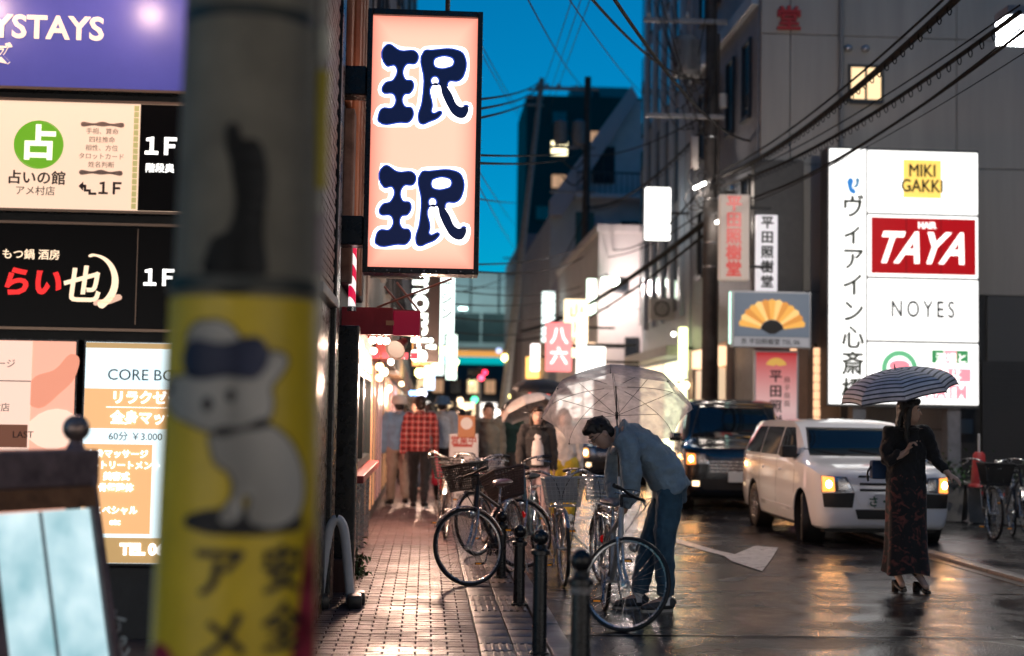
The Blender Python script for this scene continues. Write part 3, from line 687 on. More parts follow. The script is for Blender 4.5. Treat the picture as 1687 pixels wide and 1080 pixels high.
# thin brackets and signs behind it
s = empty('dark_neon_sign', label='narrow dark vertical sign with white rotated lettering under the hanging sign', cat='sign')
MB().bbox((-.18, 17.9, 2.14), (.145, 18.1, 4.6), .01).build('cabinet', mat('dark brown sign', (.03, .022, .02), .4), s, smooth=False)
text("momi's", .40, LCOOL, s, (-.075, 17.88, 2.72), rot=(pi / 2, pi / 2, 0), off=.014, ext=.01)
MB().box((-.74, 17.95, 3.2), (-.18, 18.05, 3.26)).build('bracket', BLACKM, s, smooth=False)
rebase(s, (0, 18, 2.14))
s = empty('white_vertical_sign', label='narrow white lit vertical sign right of the dark neon sign', cat='sign')
MB().bbox((.17, 23.9, 2.85), (.44, 24.1, 4.6), .01).build('cabinet', LCOOL, s, smooth=False)
vtext('トーシン', .22, INK, s, (.30, 23.885, 3.55), line=1.15, off=.004)
MB().box((-.74, 23.96, 4.1), (.17, 24.04, 4.16)).build('bracket', BLACKM, s, smooth=False)
rebase(s, (.3, 24, 2.85))
s = empty('striped_pole_sign', label='small red and white striped vertical sign beside the hanging sign', cat='sign')
o_ = MB().tube([(-.66, 12.3, 2.38), (-.66, 12.3, 3.05)], .032, 12).build('striped_tube', mat('red white stripe', (.6, .02, .05), .4), s)
t = MATS['red white stripe'].node_tree; wv = t.nodes.new('ShaderNodeTexWave'); wv.bands_direction = 'DIAGONAL'; wv.inputs['Scale'].default_value = 3.2
tc = t.nodes.new('ShaderNodeTexCoord'); cr = t.nodes.new('ShaderNodeValToRGB'); cr.color_ramp.interpolation = 'CONSTANT'; cr.color_ramp.elements[0].color = (.6, .01, .06, 1); cr.color_ramp.elements[1].position = .5; cr.color_ramp.elements[1].color = (.9, .85, .85, 1)
t.links.new(tc.outputs['Object'], wv.inputs[0]); t.links.new(wv.outputs[0], cr.inputs[0])
for i_ in ('Base Color', 'Emission Color'): t.links.new(cr.outputs[0], t.nodes['Principled BSDF'].inputs[i_])
t.nodes['Principled BSDF'].inputs['Emission Strength'].default_value = .7
for z in (2.37, 3.05): MB().lathe([(.04, 0), (.04, .04)], 12, MX.Translation((-.66, 12.3, z))).build('cap', STEEL, s)
rebase(s, (-.66, 12.3, 2.37))
# red awning with cross braces
REDA = mat('red awning cloth', (.20, .008, .025), .5, var=.2, vs=3, bump=.1)
REDB = mat('red fascia', (.34, .008, .04), .45, emit=(.5, .0, .06), es=.10)
s = empty('red_awning', label='dark red box awning over the pavement below the hanging sign', cat='awning')
MB().bbox((-.78, 12.55, 2.185), (-.31, 12.62, 2.425), .008).build('fascia', REDA, s, smooth=False)
MB().bbox((-.309, 12.55, 2.18), (-.07, 12.62, 2.40), .008).build('lit_fascia', REDB, s, smooth=False)
MB().prism([(12.62, 2.19), (12.62, 2.40), (16.5, 2.40), (16.5, 2.19)], -.11, -.07, 'YZ').build('side_valance', REDA, s, smooth=False)
MB().add([(-.76, 12.62, 2.405), (-.07, 12.62, 2.385), (-.07, 16.5, 2.385), (-.76, 16.5, 2.50), (-.76, 12.62, 2.43), (-.07, 12.62, 2.41), (-.07, 16.5, 2.41), (-.76, 16.5, 2.53)], [(0, 1, 2, 3), (4, 5, 6, 7), (0, 1, 5, 4), (1, 2, 6, 5), (2, 3, 7, 6), (3, 0, 4, 7)]).build('canopy', REDA, s, smooth=False)
MB().box((-.37, 12.545, 2.27), (-.30, 12.549, 2.31)).build('small_plate', mat('tan plate', (.4, .25, .15), .5), s, smooth=False)
BRC = mat('pink steel brace', (.45, .22, .18), .4, .3)
for a, b_ in (((-.45, 12.5, 2.42), (.19, 12.0, 2.64)), ((-.28, 12.45, 2.64), (-.08, 12.6, 2.40)), ((-.40, 12.9, 2.64), (-.2, 13.2, 2.42))): MB().tube([a, b_], .010, 8).build('brace', BRC, s)
for k in range(6): MB().box((-.74 + k * .11, 16.3, 2.12), (-.66 + k * .11, 16.35, 2.19)).build('valance_flap', REDB, s, smooth=False)
rebase(s, (-.42, 14, 2.18))
AWL = emat('awning bulb', (1, .80, .58), 16)
for k, (xx, yy_, zz) in enumerate(((-.50, 13.0, 2.16), (-.44, 13.15, 2.165), (-.38, 13.0, 2.155), (-.55, 14.6, 2.13), (-.40, 15.7, 2.06))):
    s = empty('awning_bulb', label='bare bulb under the red awning, %s' % ('leftmost of the front three', 'middle of the front three', 'rightmost of the front three', 'the one half way back', 'rearmost')[k], cat='bulb', group='bulbs under the red awning')
    MB().sph((xx, yy_, zz), .035, 12, 8).build('glass', AWL, s); MB().lathe([(.02, .03), (.02, .09), (.005, .2)], 10, MX.Translation((xx, yy_, zz))).build('socket', BLACKM, s)
    lamp_light(s, (xx, yy_ - .0, zz - .05), 6 if k < 3 else 34, (1, .62, .48), .03)
    rebase(s, (xx, yy_, zz))
s = empty('clip_floodlight', label='dark cone floodlight hanging under the red awning', cat='lamp')
rm = MX.Translation((-.28, 13.5, 2.12)) @ MX.Rotation(R(-25), 4, 'Z') @ MX.Rotation(R(115), 4, 'X')
MB().lathe([(.02, -.16), (.045, -.14), (.05, -.06), (.095, .06), (.10, .065), (.088, .055), (.04, -.05), (.01, -.055)], 20, rm).build('shade', mat('grey brown enamel', (.14, .11, .09), .4), s)
MB().lathe([(.086, .05), (.001, .052)], 20, rm, cap=False).build('lens', mat('lamp lens', (.3, .3, .28), .1), s)
MB().tube([(-.26, 13.6, 2.18), (-.24, 13.6, 2.40)], .012, 8).build('arm', BLACKM, s)
rebase(s, (-.26, 13.5, 2.1))

# ================================================================ sign tower on the right
s = empty('sign_tower', label='large white lit sign tower with stacked shop panels on the right', cat='sign')
xl, xm, xr = 7.42, 8.135, 10.235; Yt = 25.92
MB().box((xl - .03, Yt + .015, 1.76), (xr + .03, Yt + .5, 6.60)).build('cabinet', mat('dark cabinet', (.06, .06, .06), .5), s, smooth=False)
for xx in (7.9, 9.7): MB().bbox((xx, Yt + .1, 0.03), (xx + .25, Yt + .4, 1.77), .01).build('post', GREYP, s, smooth=False)
WF = emat('white backlit face', (1, .985, .95), 1.2)
def pan(a, b_, c, d, m): return MB().bbox((a, Yt - .03, c), (b_, Yt + .02, d), .006).build('panel', m, s, smooth=False)
pan(xl, 7.60 - .012, 1.80, 6.56, WF); pan(7.60, xm - .03, 1.80, 6.56, WF)
zz = [1.80, 2.975, 4.165, 5.36, 6.57]
for k in range(4): pan(xm + .015, xr, zz[k] + .022, zz[k + 1] - .022, WF)
YL = Yt - .034
vtext('ヴィアイン心斎橋', .46, mat('olive ink', (.05, .06, .03), .5), s, (7.86, YL, 3.74), line=1.06, off=.001, bold=.012, sx=.95)
shape([[(-.10, .13), (-.02, .13), (-.02, -.04), (.03, -.08), (.03, -.15), (-.06, -.13), (-.10, -.06)]], emat('blue logo', (.02, .2, .55), .7), s, (7.87, YL, 5.87))
shape([[(.0, -.03), (.06, -.03), (.10, .05), (.10, .14), (.04, .14), (.04, .04)]], emat('logo grey', (.1, .3, .5), .5), s, (7.87, YL, 5.87))
MB().box((8.81, YL - .002, 5.67), (9.535, YL + .005, 6.39)).build('yellow_square', emat('yellow print', (1, .66, .14), .8), s, smooth=False)
text('MIKI\nGAKKI', .335, INK, s, (9.172, YL - .006, 6.03), line=.86, bold=.008, sx=.82)
text('BASS SHOP', .085, INK, s, (9.2, YL, 5.52), sx=1.0)
MB().box((8.205, YL - .002, 4.24), (10.19, YL + .005, 5.29)).build('red_field', emat('deep red print', (.50, .004, .008), .5), s, smooth=False)
for xx in (8.86, 9.52): MB().box((xx, YL - .004, 4.24), (xx + .012, YL - .002, 5.29)).build('joint', mat('dark red', (.12, 0, 0), .5), s, smooth=False)
text('TAYA', .82, LWHITE, s, (9.10, YL - .008, 4.70), off=.016, shear=.42, sx=.82); text('HAIR', .17, LWHITE, s, (9.26, YL - .008, 5.15), off=.004, sx=.9)
text('NOYES', .44, INK, s, (9.18, YL, 3.57), bold=.008, sx=.70, space=1.4)
MB().lathe([(.24, 0), (.34, 0), (.34, .006), (.24, .006)], 32, MX.Translation((8.74, YL + .004, 2.47)) @ MX.Rotation(pi / 2, 4, 'X'), cap=False).build('round_emblem', emat('green print', (.15, .5, .25), .7), s)
shape([[(-.2, .05), (0, .16), (.2, .05), (.12, -.02), (-.12, -.02)]], emat('pink print', (.9, .25, .3), .9), s, (8.74, YL - .003, 2.47))
GP = emat('green block', (.05, .28, .10), .7); PP = emat('pink block', (.85, .25, .30), 1.0)
for k, (xx, z, m_) in enumerate(((9.46, 2.70, GP), (9.92, 2.70, GP), (9.42, 2.36, PP), (9.70, 2.36, PP), (9.97, 2.36, PP), (9.70, 2.70, PP))):
    MB().box((xx - .11, YL - .002, z - .11), (xx + .12, YL + .005, z + .13)).build('colour_block', m_, s, smooth=False)
text('酒場と\nうに', .2, LWHITE, s, (9.72, YL - .006, 2.52), off=.002, line=1.5); text('HATM', .36, PP, s, (9.62, YL - .003, 2.04), off=.01, sx=.8)
rebase(s, (8.8, 26.1, 0))

# ================================================================ other signs on the right
FR = mat('silver frame', (.45, .45, .46), .35, .6)
s = empty('fan_sign', label='framed blue grey sign with a gold folding fan on the right', cat='sign')
MB().bbox((5.50, 25.45, 2.79), (6.955, 25.62, 3.82), .01).build('frame', FR, s, smooth=False)
MB().box((5.54, 25.435, 2.99), (6.915, 25.455, 3.785)).build('face', mat('blue grey print', (.11, .13, .16), .4, emit=(.10, .125, .16), es=.55), s, smooth=False)
fc = (6.23, 3.10)
for k in range(13):
    a0, a1 = R(172 - k * 12.6), R(172 - (k + 1) * 12.6)
    q = [(fc[0] + r_ * cos(a), fc[1] + r_ * .92 * sin(a)) for r_, a in ((.22, a0), (.60, a0), (.63, (a0 + a1) / 2), (.60, a1), (.22, a1))]
    MB().prism(q, 25.418 + .006 * (k % 2), 25.432).build('fan_fold', emat(('gold leaf', 'pale gold leaf', 'amber leaf')[k % 3], ((.85, .42, .08), (1, .60, .20), (.7, .28, .05))[k % 3], .62), s, smooth=False)
MB().prism([(fc[0] + .21 * cos(R(170 - k * 16)), fc[1] + .19 * sin(R(170 - k * 16))) for k in range(11)] + [(fc[0] + .05, fc[1] - .06), (fc[0] - .05, fc[1] - .06)], 25.422, 25.434).build('fan_ribs', mat('black lacquer', (.015, .012, .012), .3), s, smooth=False)
MB().box((5.54, 25.435, 2.815), (6.915, 25.455, 2.975)).build('name_strip', mat('pale strip', (.35, .34, .36), .5, emit=(.4, .4, .42), es=.3), s, smooth=False)
text('京 平田照樹堂 TEL 06', .115, INK, s, (6.2, 25.43, 2.893), off=.0012)
MB().box((6.3, 25.62, 3.2), (6.42, 26.7, 3.32)).build('bracket', BLACKM, s, smooth=False)
MB().tube([(5.47, 25.5, 2.85), (5.47, 25.5, 3.8)], .02, 8).build('edge_light', emat('pale green edge', (.6, 1, .85), 1.2), s)
rebase(s, (6.2, 25.5, 2.8))
s = empty('red_poster', label='red poster board with black characters below the fan sign', cat='poster')
pm_ = mat('red poster', (.4, .1, .1), .4); t = pm_.node_tree; tc = t.nodes.new('ShaderNodeTexCoord'); sp = t.nodes.new('ShaderNodeSeparateXYZ'); cr = t.nodes.new('ShaderNodeValToRGB')
cr.color_ramp.elements[0].color = (.35, .03, .10, 1); cr.color_ramp.elements[1].color = (.40, .015, .02, 1)
e1 = cr.color_ramp.elements.new(.5); e1.color = (.62, .40, .38, 1)
t.links.new(tc.outputs['Generated'], sp.inputs[0]); t.links.new(sp.outputs[2], cr.inputs[0])
for i_ in ('Base Color', 'Emission Color'): t.links.new(cr.outputs[0], t.nodes['Principled BSDF'].inputs[i_])
t.nodes['Principled BSDF'].inputs['Emission Strength'].default_value = .55
MB().bbox((5.97, 25.72, .55), (6.80, 25.80, 2.76), .01).build('frame', FR, s, smooth=False)
MB().box((6.01, 25.705, .6), (6.76, 25.722, 2.72)).build('face', pm_, s, smooth=False)
vtext('平田照樹堂', .24, INK, s, (6.37, 25.70, 1.72), line=1.15, bold=.006); vtext('扇子扇面', .12, BRN, s, (6.58, 25.70, 2.0), line=1.2)
shape([[(.2 * cos(R(a)), .17 * sin(R(a))) for a in range(15, 166, 15)] + [(.05 * cos(R(a)), .05 * sin(R(a))) for a in (160, 90, 20)]], emat('gold print lit', (.7, .4, .08), .5), s, (6.38, 25.70, 2.45), smooth=False)
MB().box((6.1, 25.75, .03), (6.16, 25.79, .56)).box((6.6, 25.75, .03), (6.66, 25.79, .56)).build('feet', BLACKM, s, smooth=False)
rebase(s, (6.38, 25.75, .03))
for k, xx in enumerate((7.12, 7.28)):
    s = empty('lantern_column', label='stacked warm glowing lantern column %s the tower sign' % ('nearer the red poster, left of' if k == 0 else 'close against the left edge of'), cat='light', group='glowing columns by the shopfront')
    xc = (6.88, 7.33)[k]
    for j in range(12): MB().bbox((xc, 26.55, .9 + j * .165), (xc + .11, 26.68, 1.05 + j * .165), .02).build('lamp_box', emat('peach lantern', (1, .55, .30), .95), s)
    MB().box((xc + .03, 26.68, .03), (xc + .08, 26.72, 2.95)).build('back_rail', BLACKM, s, smooth=False)
    rebase(s, (xc, 26.6, .03))
s = empty('red_character_sign', label='cream vertical sign with red characters beside the utility pole', cat='sign')
MB().bbox((5.37, 25.95, 4.06), (5.93, 26.15, 5.66), .03).build('cabinet', mat('cream enamel', (.50, .42, .36), .5, emit=(.9, .72, .6), es=.22), s, smooth=False)
vtext('平田照樹堂', .30, emat('red brush ink', (.75, .03, .02), .35), s, (5.63, 25.94, 4.86), line=1.02, off=.003, bold=.010)
for z in (4.3, 5.4): MB().box((5.93, 26.02, z), (6.35, 26.08, z + .05)).build('bracket', BLACKM, s, smooth=False)
rebase(s, (5.65, 26.05, 4.06))
s = empty('black_character_sign', label='white vertical sign with black characters above the fan sign', cat='sign')
MB().bbox((6.185, 26.5, 3.92), (6.59, 26.62, 5.37), .01).build('board', mat('white enamel', (.6, .58, .60), .5, emit=(.9, .85, .88), es=.5), s, smooth=False)
vtext('平田照樹堂', .25, INK, s, (6.39, 26.49, 4.645), line=1.13, off=.002, bold=.008)
MB().box((6.3, 26.62, 4.6), (6.4, 26.72, 4.7)).build('bracket', BLACKM, s, smooth=False)
rebase(s, (6.39, 26.56, 3.92))
def litbox(name, label, x0, x1, z0, z1, y, m, txt=None, tm=INK, ts=.3, wall=6.3, line=1.1):
    s = empty(name, label=label, cat='sign')
    MB().bbox((x0, y, z0), (x1, y + .2, z1), .03).build('cabinet', m, s, smooth=False)
    if txt: vtext(txt, ts, tm, s, ((x0 + x1) / 2, y - .012, (z0 + z1) / 2), line=line, off=ts * .012)
    a, c = (wall, x0) if wall < x0 else (x1, max(wall, x1 + .15))
    MB().box((a, y + .08, (z0 + z1) / 2), (c, y + .14, (z0 + z1) / 2 + .06)).build('bracket', BLACKM, s, smooth=False)
    rebase(s, ((x0 + x1) / 2, y, z0)); return s
litbox('white_box_sign', 'tall blank white lit sign left of the utility pole', 5.22, 5.82, 5.80, 7.07, 34, emat('bright white box', (1, .98, .93), 2.5))
litbox('pink_sign', 'pink lit sign with white characters far down the right side', 3.17, 3.87, 2.68, 4.0, 38, emat('pink red face', (1, .22, .22), 1.1), '八六', LWHITE, .5, 5.3)
litbox('yellow_sign', 'pale yellow lit sign with brown characters beside the pink sign', 3.85, 4.52, 3.15, 4.8, 40, emat('pale yellow face', (1, .78, .48), 1.7), '山ﾄ幸', mat('brown red ink', (.35, .10, .02), .5), .42, 5.3)
litbox('blank_white_sign', 'bright blank white lit sign above the clear umbrella', 3.82, 4.53, 2.45, 3.27, 36, LWHITE, wall=5.4)
litbox('slim_white_sign', 'slim white lit sign rising behind the blank white sign', 3.86, 4.10, 2.5, 4.15, 36.6, LCOOL, wall=5.4)
litbox('small_pink_white_sign', 'small upright white sign left of the pink sign', 3.28, 3.56, 2.9, 3.76, 45, emat('pinkish white', (1, .85, .8), 2.2), wall=5.3)
litbox('green_white_sign', 'yellow green lit shop sign just left of the utility pole', 6.0, 6.20, 2.6, 3.66, 33.6, emat('yellow green', (.92, 1, .45), 2.2), wall=6.3)
litbox('teal_panel_sign', 'dark teal panel sign high on the raked building', 6.2, 7.0, 8.3, 10.2, 60, mat('teal panel', (.02, .09, .085), .5), wall=7.3)
litbox('orange_panel_sign', 'orange lit vertical panel below the teal panel', 6.25, 6.85, 5.4, 8.0, 60.3, emat('orange panel', (1, .50, .16), .7), wall=7.3)
litbox('left_white_pair_sign', 'tall pale lit sign hanging far down the left side', .20, .60, 2.9, 4.55, 52, LCOOL, wall=-.7)
litbox('left_cool_sign', 'greenish white lit sign beside the tall pale sign', .75, 1.15, 2.85, 4.6, 56, emat('cool green white', (.8, 1, .85), 2.2), wall=-.7)
# ================================================================ near pole with yellow sleeve
PC = (-.425, 3.30)
CONCP = mat('old concrete pole', (.17, .155, .115), .7, var=.22, vs=7, bump=.25, bs=50)
YEL = mat('yellow sleeve', (.64, .46, .010), .42, var=.12, vs=6, bump=.05)
s = empty('utility_pole', (PC[0], PC[1], 0), label='concrete pole with yellow printed sleeve close to the camera', cat='pole')
MB().lathe([(.170, -.02), (.166, .9), (.160, 1.75), (.150, 2.5), (.14, 4.5), (.11, 9)], 40).build('shaft', CONCP, s)
SL = [(.190, .35), (.186, .90), (.177, 1.35), (.168, 1.72), (.168, 1.75), (.160, 1.752)]
MB().lathe(SL, 48, cap=False).build('sleeve', YEL, s)
for z in (.35, 1.765, 2.38): MB().lathe([(.172 - .02 * (z > 2), z), (.172 - .02 * (z > 2), z + .03)], 40).build('strap', mat('dark strap', (.02, .025, .02), .5), s)
def slr(z):
    for (r0, z0), (r1, z1) in zip(SL, SL[1:]):
        if z0 <= z <= z1: return r0 + (r1 - r0) * (z - z0) / (z1 - z0)
    return .16
def wrap(o, lift):
    bm = bmesh.new(); bm.from_mesh(o.data); bm.transform(MX.Translation((o.location.x, o.location.z, 0)) @ MX.Diagonal((o.scale.x, 1, 1, 1)))
    for k in range(-14, 15): bmesh.ops.bisect_plane(bm, geom=list(bm.verts) + list(bm.edges) + list(bm.faces), plane_co=(k * .02, 0, 0), plane_no=(1, 0, 0))
    for q in bm.verts:
        x, z = q.co.x, q.co.y; r = slr(z) + lift; a = x / r; q.co = V((r * sin(a), -r * cos(a), z))
    bm.to_mesh(o.data); bm.free(); o.location = (0, 0, 0); o.rotation_euler = (0, 0, 0); o.scale = (1, 1, 1); o.data.update(); return o
DW = mat('dog white', (.55, .53, .47), .5); DK = mat('sleeve black', (.015, .015, .02), .5); NV = mat('sleeve navy', (.02, .03, .08), .5)
def zf(o):  # drawing units of the print to metres on the sleeve
    r = []
    for a, b_ in o:
        dx_ = max(-.96, min(.96, (a - 287) / 1.8 / 128)); r.append((.174 * math.asin(dx_), 1.75 - (b_ / 1.8 - 15) * .00136))
    return r
head = [(85, 300), (95, 270), (150, 250), (150, 150), (165, 115), (210, 100), (270, 110), (310, 150), (350, 200), (400, 185), (440, 205), (425, 250), (400, 290), (405, 340), (390, 385), (340, 400), (230, 420), (170, 400), (110, 370), (88, 335)]
body = [(232, 430), (390, 400), (440, 430), (475, 490), (490, 560), (485, 640), (460, 680), (370, 690), (345, 670), (340, 600), (320, 670), (265, 675), (270, 650), (300, 600), (290, 540), (250, 510), (235, 470)]
wrap(shape([[(160, 680), (200, 650), (300, 640), (420, 660), (490, 680), (420, 712), (300, 715), (200, 705)]][:1] and [zf([(160, 680), (200, 650), (300, 640), (420, 660), (490, 680), (420, 712), (300, 715), (200, 705)])], DK, s, (0, 0, 0), name='ground_print'), .0015)
for o_, nm in ((head, 'dog_head_print'), (body, 'dog_body_print')):
    wrap(shape([zf(o_)], DK, s, (0, 0, 0), off=.004, name=nm + '_outline'), .003); wrap(shape([zf(o_)], DW, s, (0, 0, 0), off=-.002, name=nm), .0045)
wrap(shape([zf([(150, 170), (260, 165), (375, 155), (370, 255), (270, 262), (190, 272), (150, 255)])], NV, s, (0, 0, 0), name='cap_band_print'), .006)
for q in ([(205, 330), (220, 320), (235, 330), (230, 360), (212, 362)], [(275, 305), (292, 300), (300, 325), (285, 335)], [(85, 290), (100, 283), (108, 300), (95, 312)], [(240, 418), (330, 402), (395, 382), (398, 396), (330, 416), (245, 432)]):
    wrap(shape([zf(q)], DK, s, (0, 0, 0), name='face_mark_print'), .006)
for ch, (a, b_), sz in (('ア', (265, 830), .125), ('メ', (285, 1010), .125), ('村', (285, 1190), .125), ('安', (445, 825), .11), ('全', (450, 990), .11)):
    x_, z_ = zf([(a, b_)])[0]; wrap(text(ch, sz, DK, s, (x_, 0, z_), bold=.004), .003)
wrap(shape([zf([(505, 700), (530, 690), (530, 1250), (470, 1250), (478, 1000)])], mat('red sticker', (.35, .02, .05), .5), s, (0, 0, 0), name='red_edge_print'), .002)
wrap(shape([zf([(70, 1060), (130, 1050), (140, 1120), (70, 1120)])], MATS['red sticker'], s, (0, 0, 0), name='red_mark_print'), .002)
# shadow on the shaft, painted as a flat black patch
o_ = shape([[(-.06, 0), (-.055, .10), (-.02, .12), (-.018, .27), (-.03, .31), (-.02, .36), (-.005, .355), (.01, .325), (.035, .325), (.055, .30), (.06, .12), (.055, 0)]], mat('painted shadow black', (.02, .02, .018), .7), s, (-.005, 0, 1.775), name='painted_shadow')
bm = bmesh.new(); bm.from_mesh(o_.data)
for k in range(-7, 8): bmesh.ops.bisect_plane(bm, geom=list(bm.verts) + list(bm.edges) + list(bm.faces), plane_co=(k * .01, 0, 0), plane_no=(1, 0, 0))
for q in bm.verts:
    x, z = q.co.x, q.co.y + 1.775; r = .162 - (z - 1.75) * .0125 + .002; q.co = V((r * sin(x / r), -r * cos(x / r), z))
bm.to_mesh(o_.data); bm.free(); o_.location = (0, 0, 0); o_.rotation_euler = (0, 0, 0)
MB().tube([(.168, .03, .3), (.166, .03, 1.77), (.160, .03, 2.8), (.15, .03, 6)], .013, 10).build('conduit', mat('pale conduit', (.42, .40, .33), .4, var=.4, vs=9), s)
for z0, z1, c in ((2.02, 2.30, (.42, .34, .02)), (1.82, 1.96, (.30, .25, .25)), (2.33, 2.40, (.5, .5, .4))): MB().tube([(.163, .03, z0), (.163, .03, z1)], .019, 10).build('conduit_wrap', mat('wrap %.2f' % z0, c, .3), s)

# ================================================================ A-frame menu stand, near left
RUST = mat('weathered brown steel', (.24, .17, .17), .5, .5, var=.35, vs=9, bump=.25, bs=30, rvar=.15)
s = empty('menu_stand', (-1.40, 6.0, .03), R(-33), label='leaning brown steel menu stand with ball finial and pale glowing panels', cat='sign stand')
# local: +x street side, -y towards the camera along the board
def lean(z): return .30 * (1.30 - z) / 1.30
for y in (0, -.58, -1.2): MB().prism([(lean(1.22) - .02, 1.22), (lean(1.22) + .035, 1.22), (lean(0) + .035, 0), (lean(0) - .02, 0)], y - .03, y + .03 if y else .0, 'XZ').build('upright', RUST, s, smooth=False)
MB().prism([(-.02, 1.24), (-.035, 1.24), (-.32, 0), (-.27, 0)], -.03, 0, 'XZ').build('rear_leg', RUST, s, smooth=False)
MB().bbox((-.05, -1.25, 1.15), (.06, .02, 1.30), .012).build('top_rail', RUST, s, smooth=False)
MB().prism([(lean(1.15) + .005, 1.15), (lean(1.15) + .05, 1.15), (lean(1.07) + .05, 1.07), (lean(1.07) + .005, 1.07)], -1.2, -.0305, 'XZ').build('lower_rail', mat('rusty orange steel', (.28, .12, .05), .5, .4, var=.4, vs=14), s, smooth=False)
GLP = emat('pale cyan lit panel', (.55, .85, .92), .70)
t = GLP.node_tree; n_ = t.nodes.new('ShaderNodeTexNoise'); n_.inputs['Scale'].default_value = 3; n_.inputs['Detail'].default_value = 7; tc = t.nodes.new('ShaderNodeTexCoord'); cr = t.nodes.new('ShaderNodeValToRGB')
cr.color_ramp.elements[0].position = .35; cr.color_ramp.elements[0].color = (.22, .45, .50, 1); cr.color_ramp.elements[1].position = .65; cr.color_ramp.elements[1].color = (.75, .93, .97, 1)
t.links.new(tc.outputs['Object'], n_.inputs[0]); t.links.new(n_.outputs[0], cr.inputs[0]); t.links.new(cr.outputs[0], t.nodes['Principled BSDF'].inputs['Emission Color'])
for a, c in ((-.55, -.035), (-1.17, -.61)):
    MB().prism([(lean(1.06) + .0, 1.06), (lean(1.06) + .02, 1.06), (lean(.1) + .02, .1), (lean(.1), .1)], a, c, 'XZ').build('lit_panel', GLP, s, smooth=False)
    f = MB()
    for y in (a, (a + c) / 2 - .02, c - .012): f.prism([(lean(1.06) + .02, 1.06), (lean(1.06) + .028, 1.06), (lean(.1) + .028, .1), (lean(.1) + .02, .1)], y, y + .012, 'XZ')
    f.build('panel_bead', mat('grey bead', (.30, .33, .34), .4), s, smooth=False)
MB().sph((-.0, -.06, 1.385), .055, 20, 14).build('ball_finial', mat('aged bronze ball', (.30, .22, .19), .35, .6, var=.5, vs=22, bump=.2), s)
MB().lathe([(.04, 0), (.03, .02), (.02, .045)], 16, MX.Translation((0, -.06, 1.30))).build('finial_neck', RUST, s)
text('やみつき', .11, mat('scratched paint', (.35, .33, .33), .6), s, (lean(.45) + .045, .008, .45), rot=(pi / 2, pi / 2 + .22, pi), name='painted_words')
# ================================================================ bollards
def bollard(x, y, label, h=.82, tilt=0, band=False):
    s = empty('bollard', (x, y, .03), label=label, cat='bollard', group='black ball topped bollards on the kerb')
    MB().lathe([(.062, 0), (.062, .02), (.045, .025), (.043, h - .14), (.058, h - .135), (.058, h - .11), (.040, h - .10), (.034, h - .075)], 24).build('post', BLACKP, s)
    MB().sph((0, 0, h - .03), .050, 22, 14).build('ball_top', BLACKP, s)
    if band: MB().lathe([(.0435, h - .172), (.0455, h - .172), (.0455, h - .145), (.0435, h - .145)], 24).build('worn_label', mat('worn white label', (.25, .23, .22), .6, var=.8, vs=70), s)
    return s
bollard(.68, 6.15, 'nearest black ball topped bollard with a worn label, before the silver bicycle wheel', .88, band=True)
bollard(.72, 8.8, 'middle black bollard, right in front of the wheels', .75)
bollard(.742, 11.05, 'short black bollard behind the middle one, before the rear wheel', .60)
bollard(.70, 12.9, 'black bollard half hidden behind the front wheel of the leftmost bicycle', .58)
# ================================================================ white folding board seen side-on
s = empty('folding_board', (-.66, 10.9, .03), R(4), label='white arch topped folding board seen side-on by the black pier', cat='sign stand')
for sx_ in (-1, 1):
    pts = [(sx_ * .12, 0, .03), (sx_ * .085, 0, .35), (sx_ * .06, 0, .56), (sx_ * .03, 0, .64), (0, 0, .66)]
    MB().tube(bez(pts, 5), .036, 12).build('frame_tube', WHITEP, s)
    MB().prism([(sx_ * .125, .06), (sx_ * .075, .50), (sx_ * .055, .50), (sx_ * .100, .06)], -.02, .45, 'XZ').build('board', WHITEP, s, smooth=False)
for k, (x, y) in enumerate(((.14, -.08), (.17, .12), (-.10, -.10))): MB().bbox((x - .05, y - .09, 0), (x + .06, y + .09, .11), .03).build('weight', mat('black rubber weight', (.015, .015, .016), .35), s)
# ================================================================ street A-board in the middle distance
s = empty('pavement_board', (.55, 21.3, .03), R(-8), label='white upright pavement board with orange notice behind the bicycles', cat='sign stand')
MB().bbox((-.20, -.03, .03), (.24, .03, 1.18), .05).build('board', mat('white plastic', (.72, .70, .70), .45), s)
MB().bbox((-.07, -.045, 1.12), (.19, -.01, 1.45), .01).build('notice', mat('orange notice', (.55, .22, .08), .5), s, smooth=False)
MB().lathe([(.09, 0), (.09, .004)], 20, MX.Translation((.06, -.047, 1.33)) @ MX.Rotation(pi / 2, 4, 'X')).build('notice_disc', WHITEP, s)
MB().box((-.14, -.034, .98), (.15, -.031, 1.02)).build('red_rule', REDL, s, smooth=False)
for z, w_ in ((.85, .12), (.74, .16), (.60, .10), (.42, .17), (.24, .08)): MB().box((-w_, -.034, z), (w_, -.031, z + .05)).build('print_block', mat('grey print', (.3, .28, .28), .6), s, smooth=False)
text('営業中', .13, REDL, s, (.02, -.034, 1.07), off=.003); MB().bbox((-.2, -.15, 0), (.24, .15, .035), .01).build('foot', BLACKM, s)
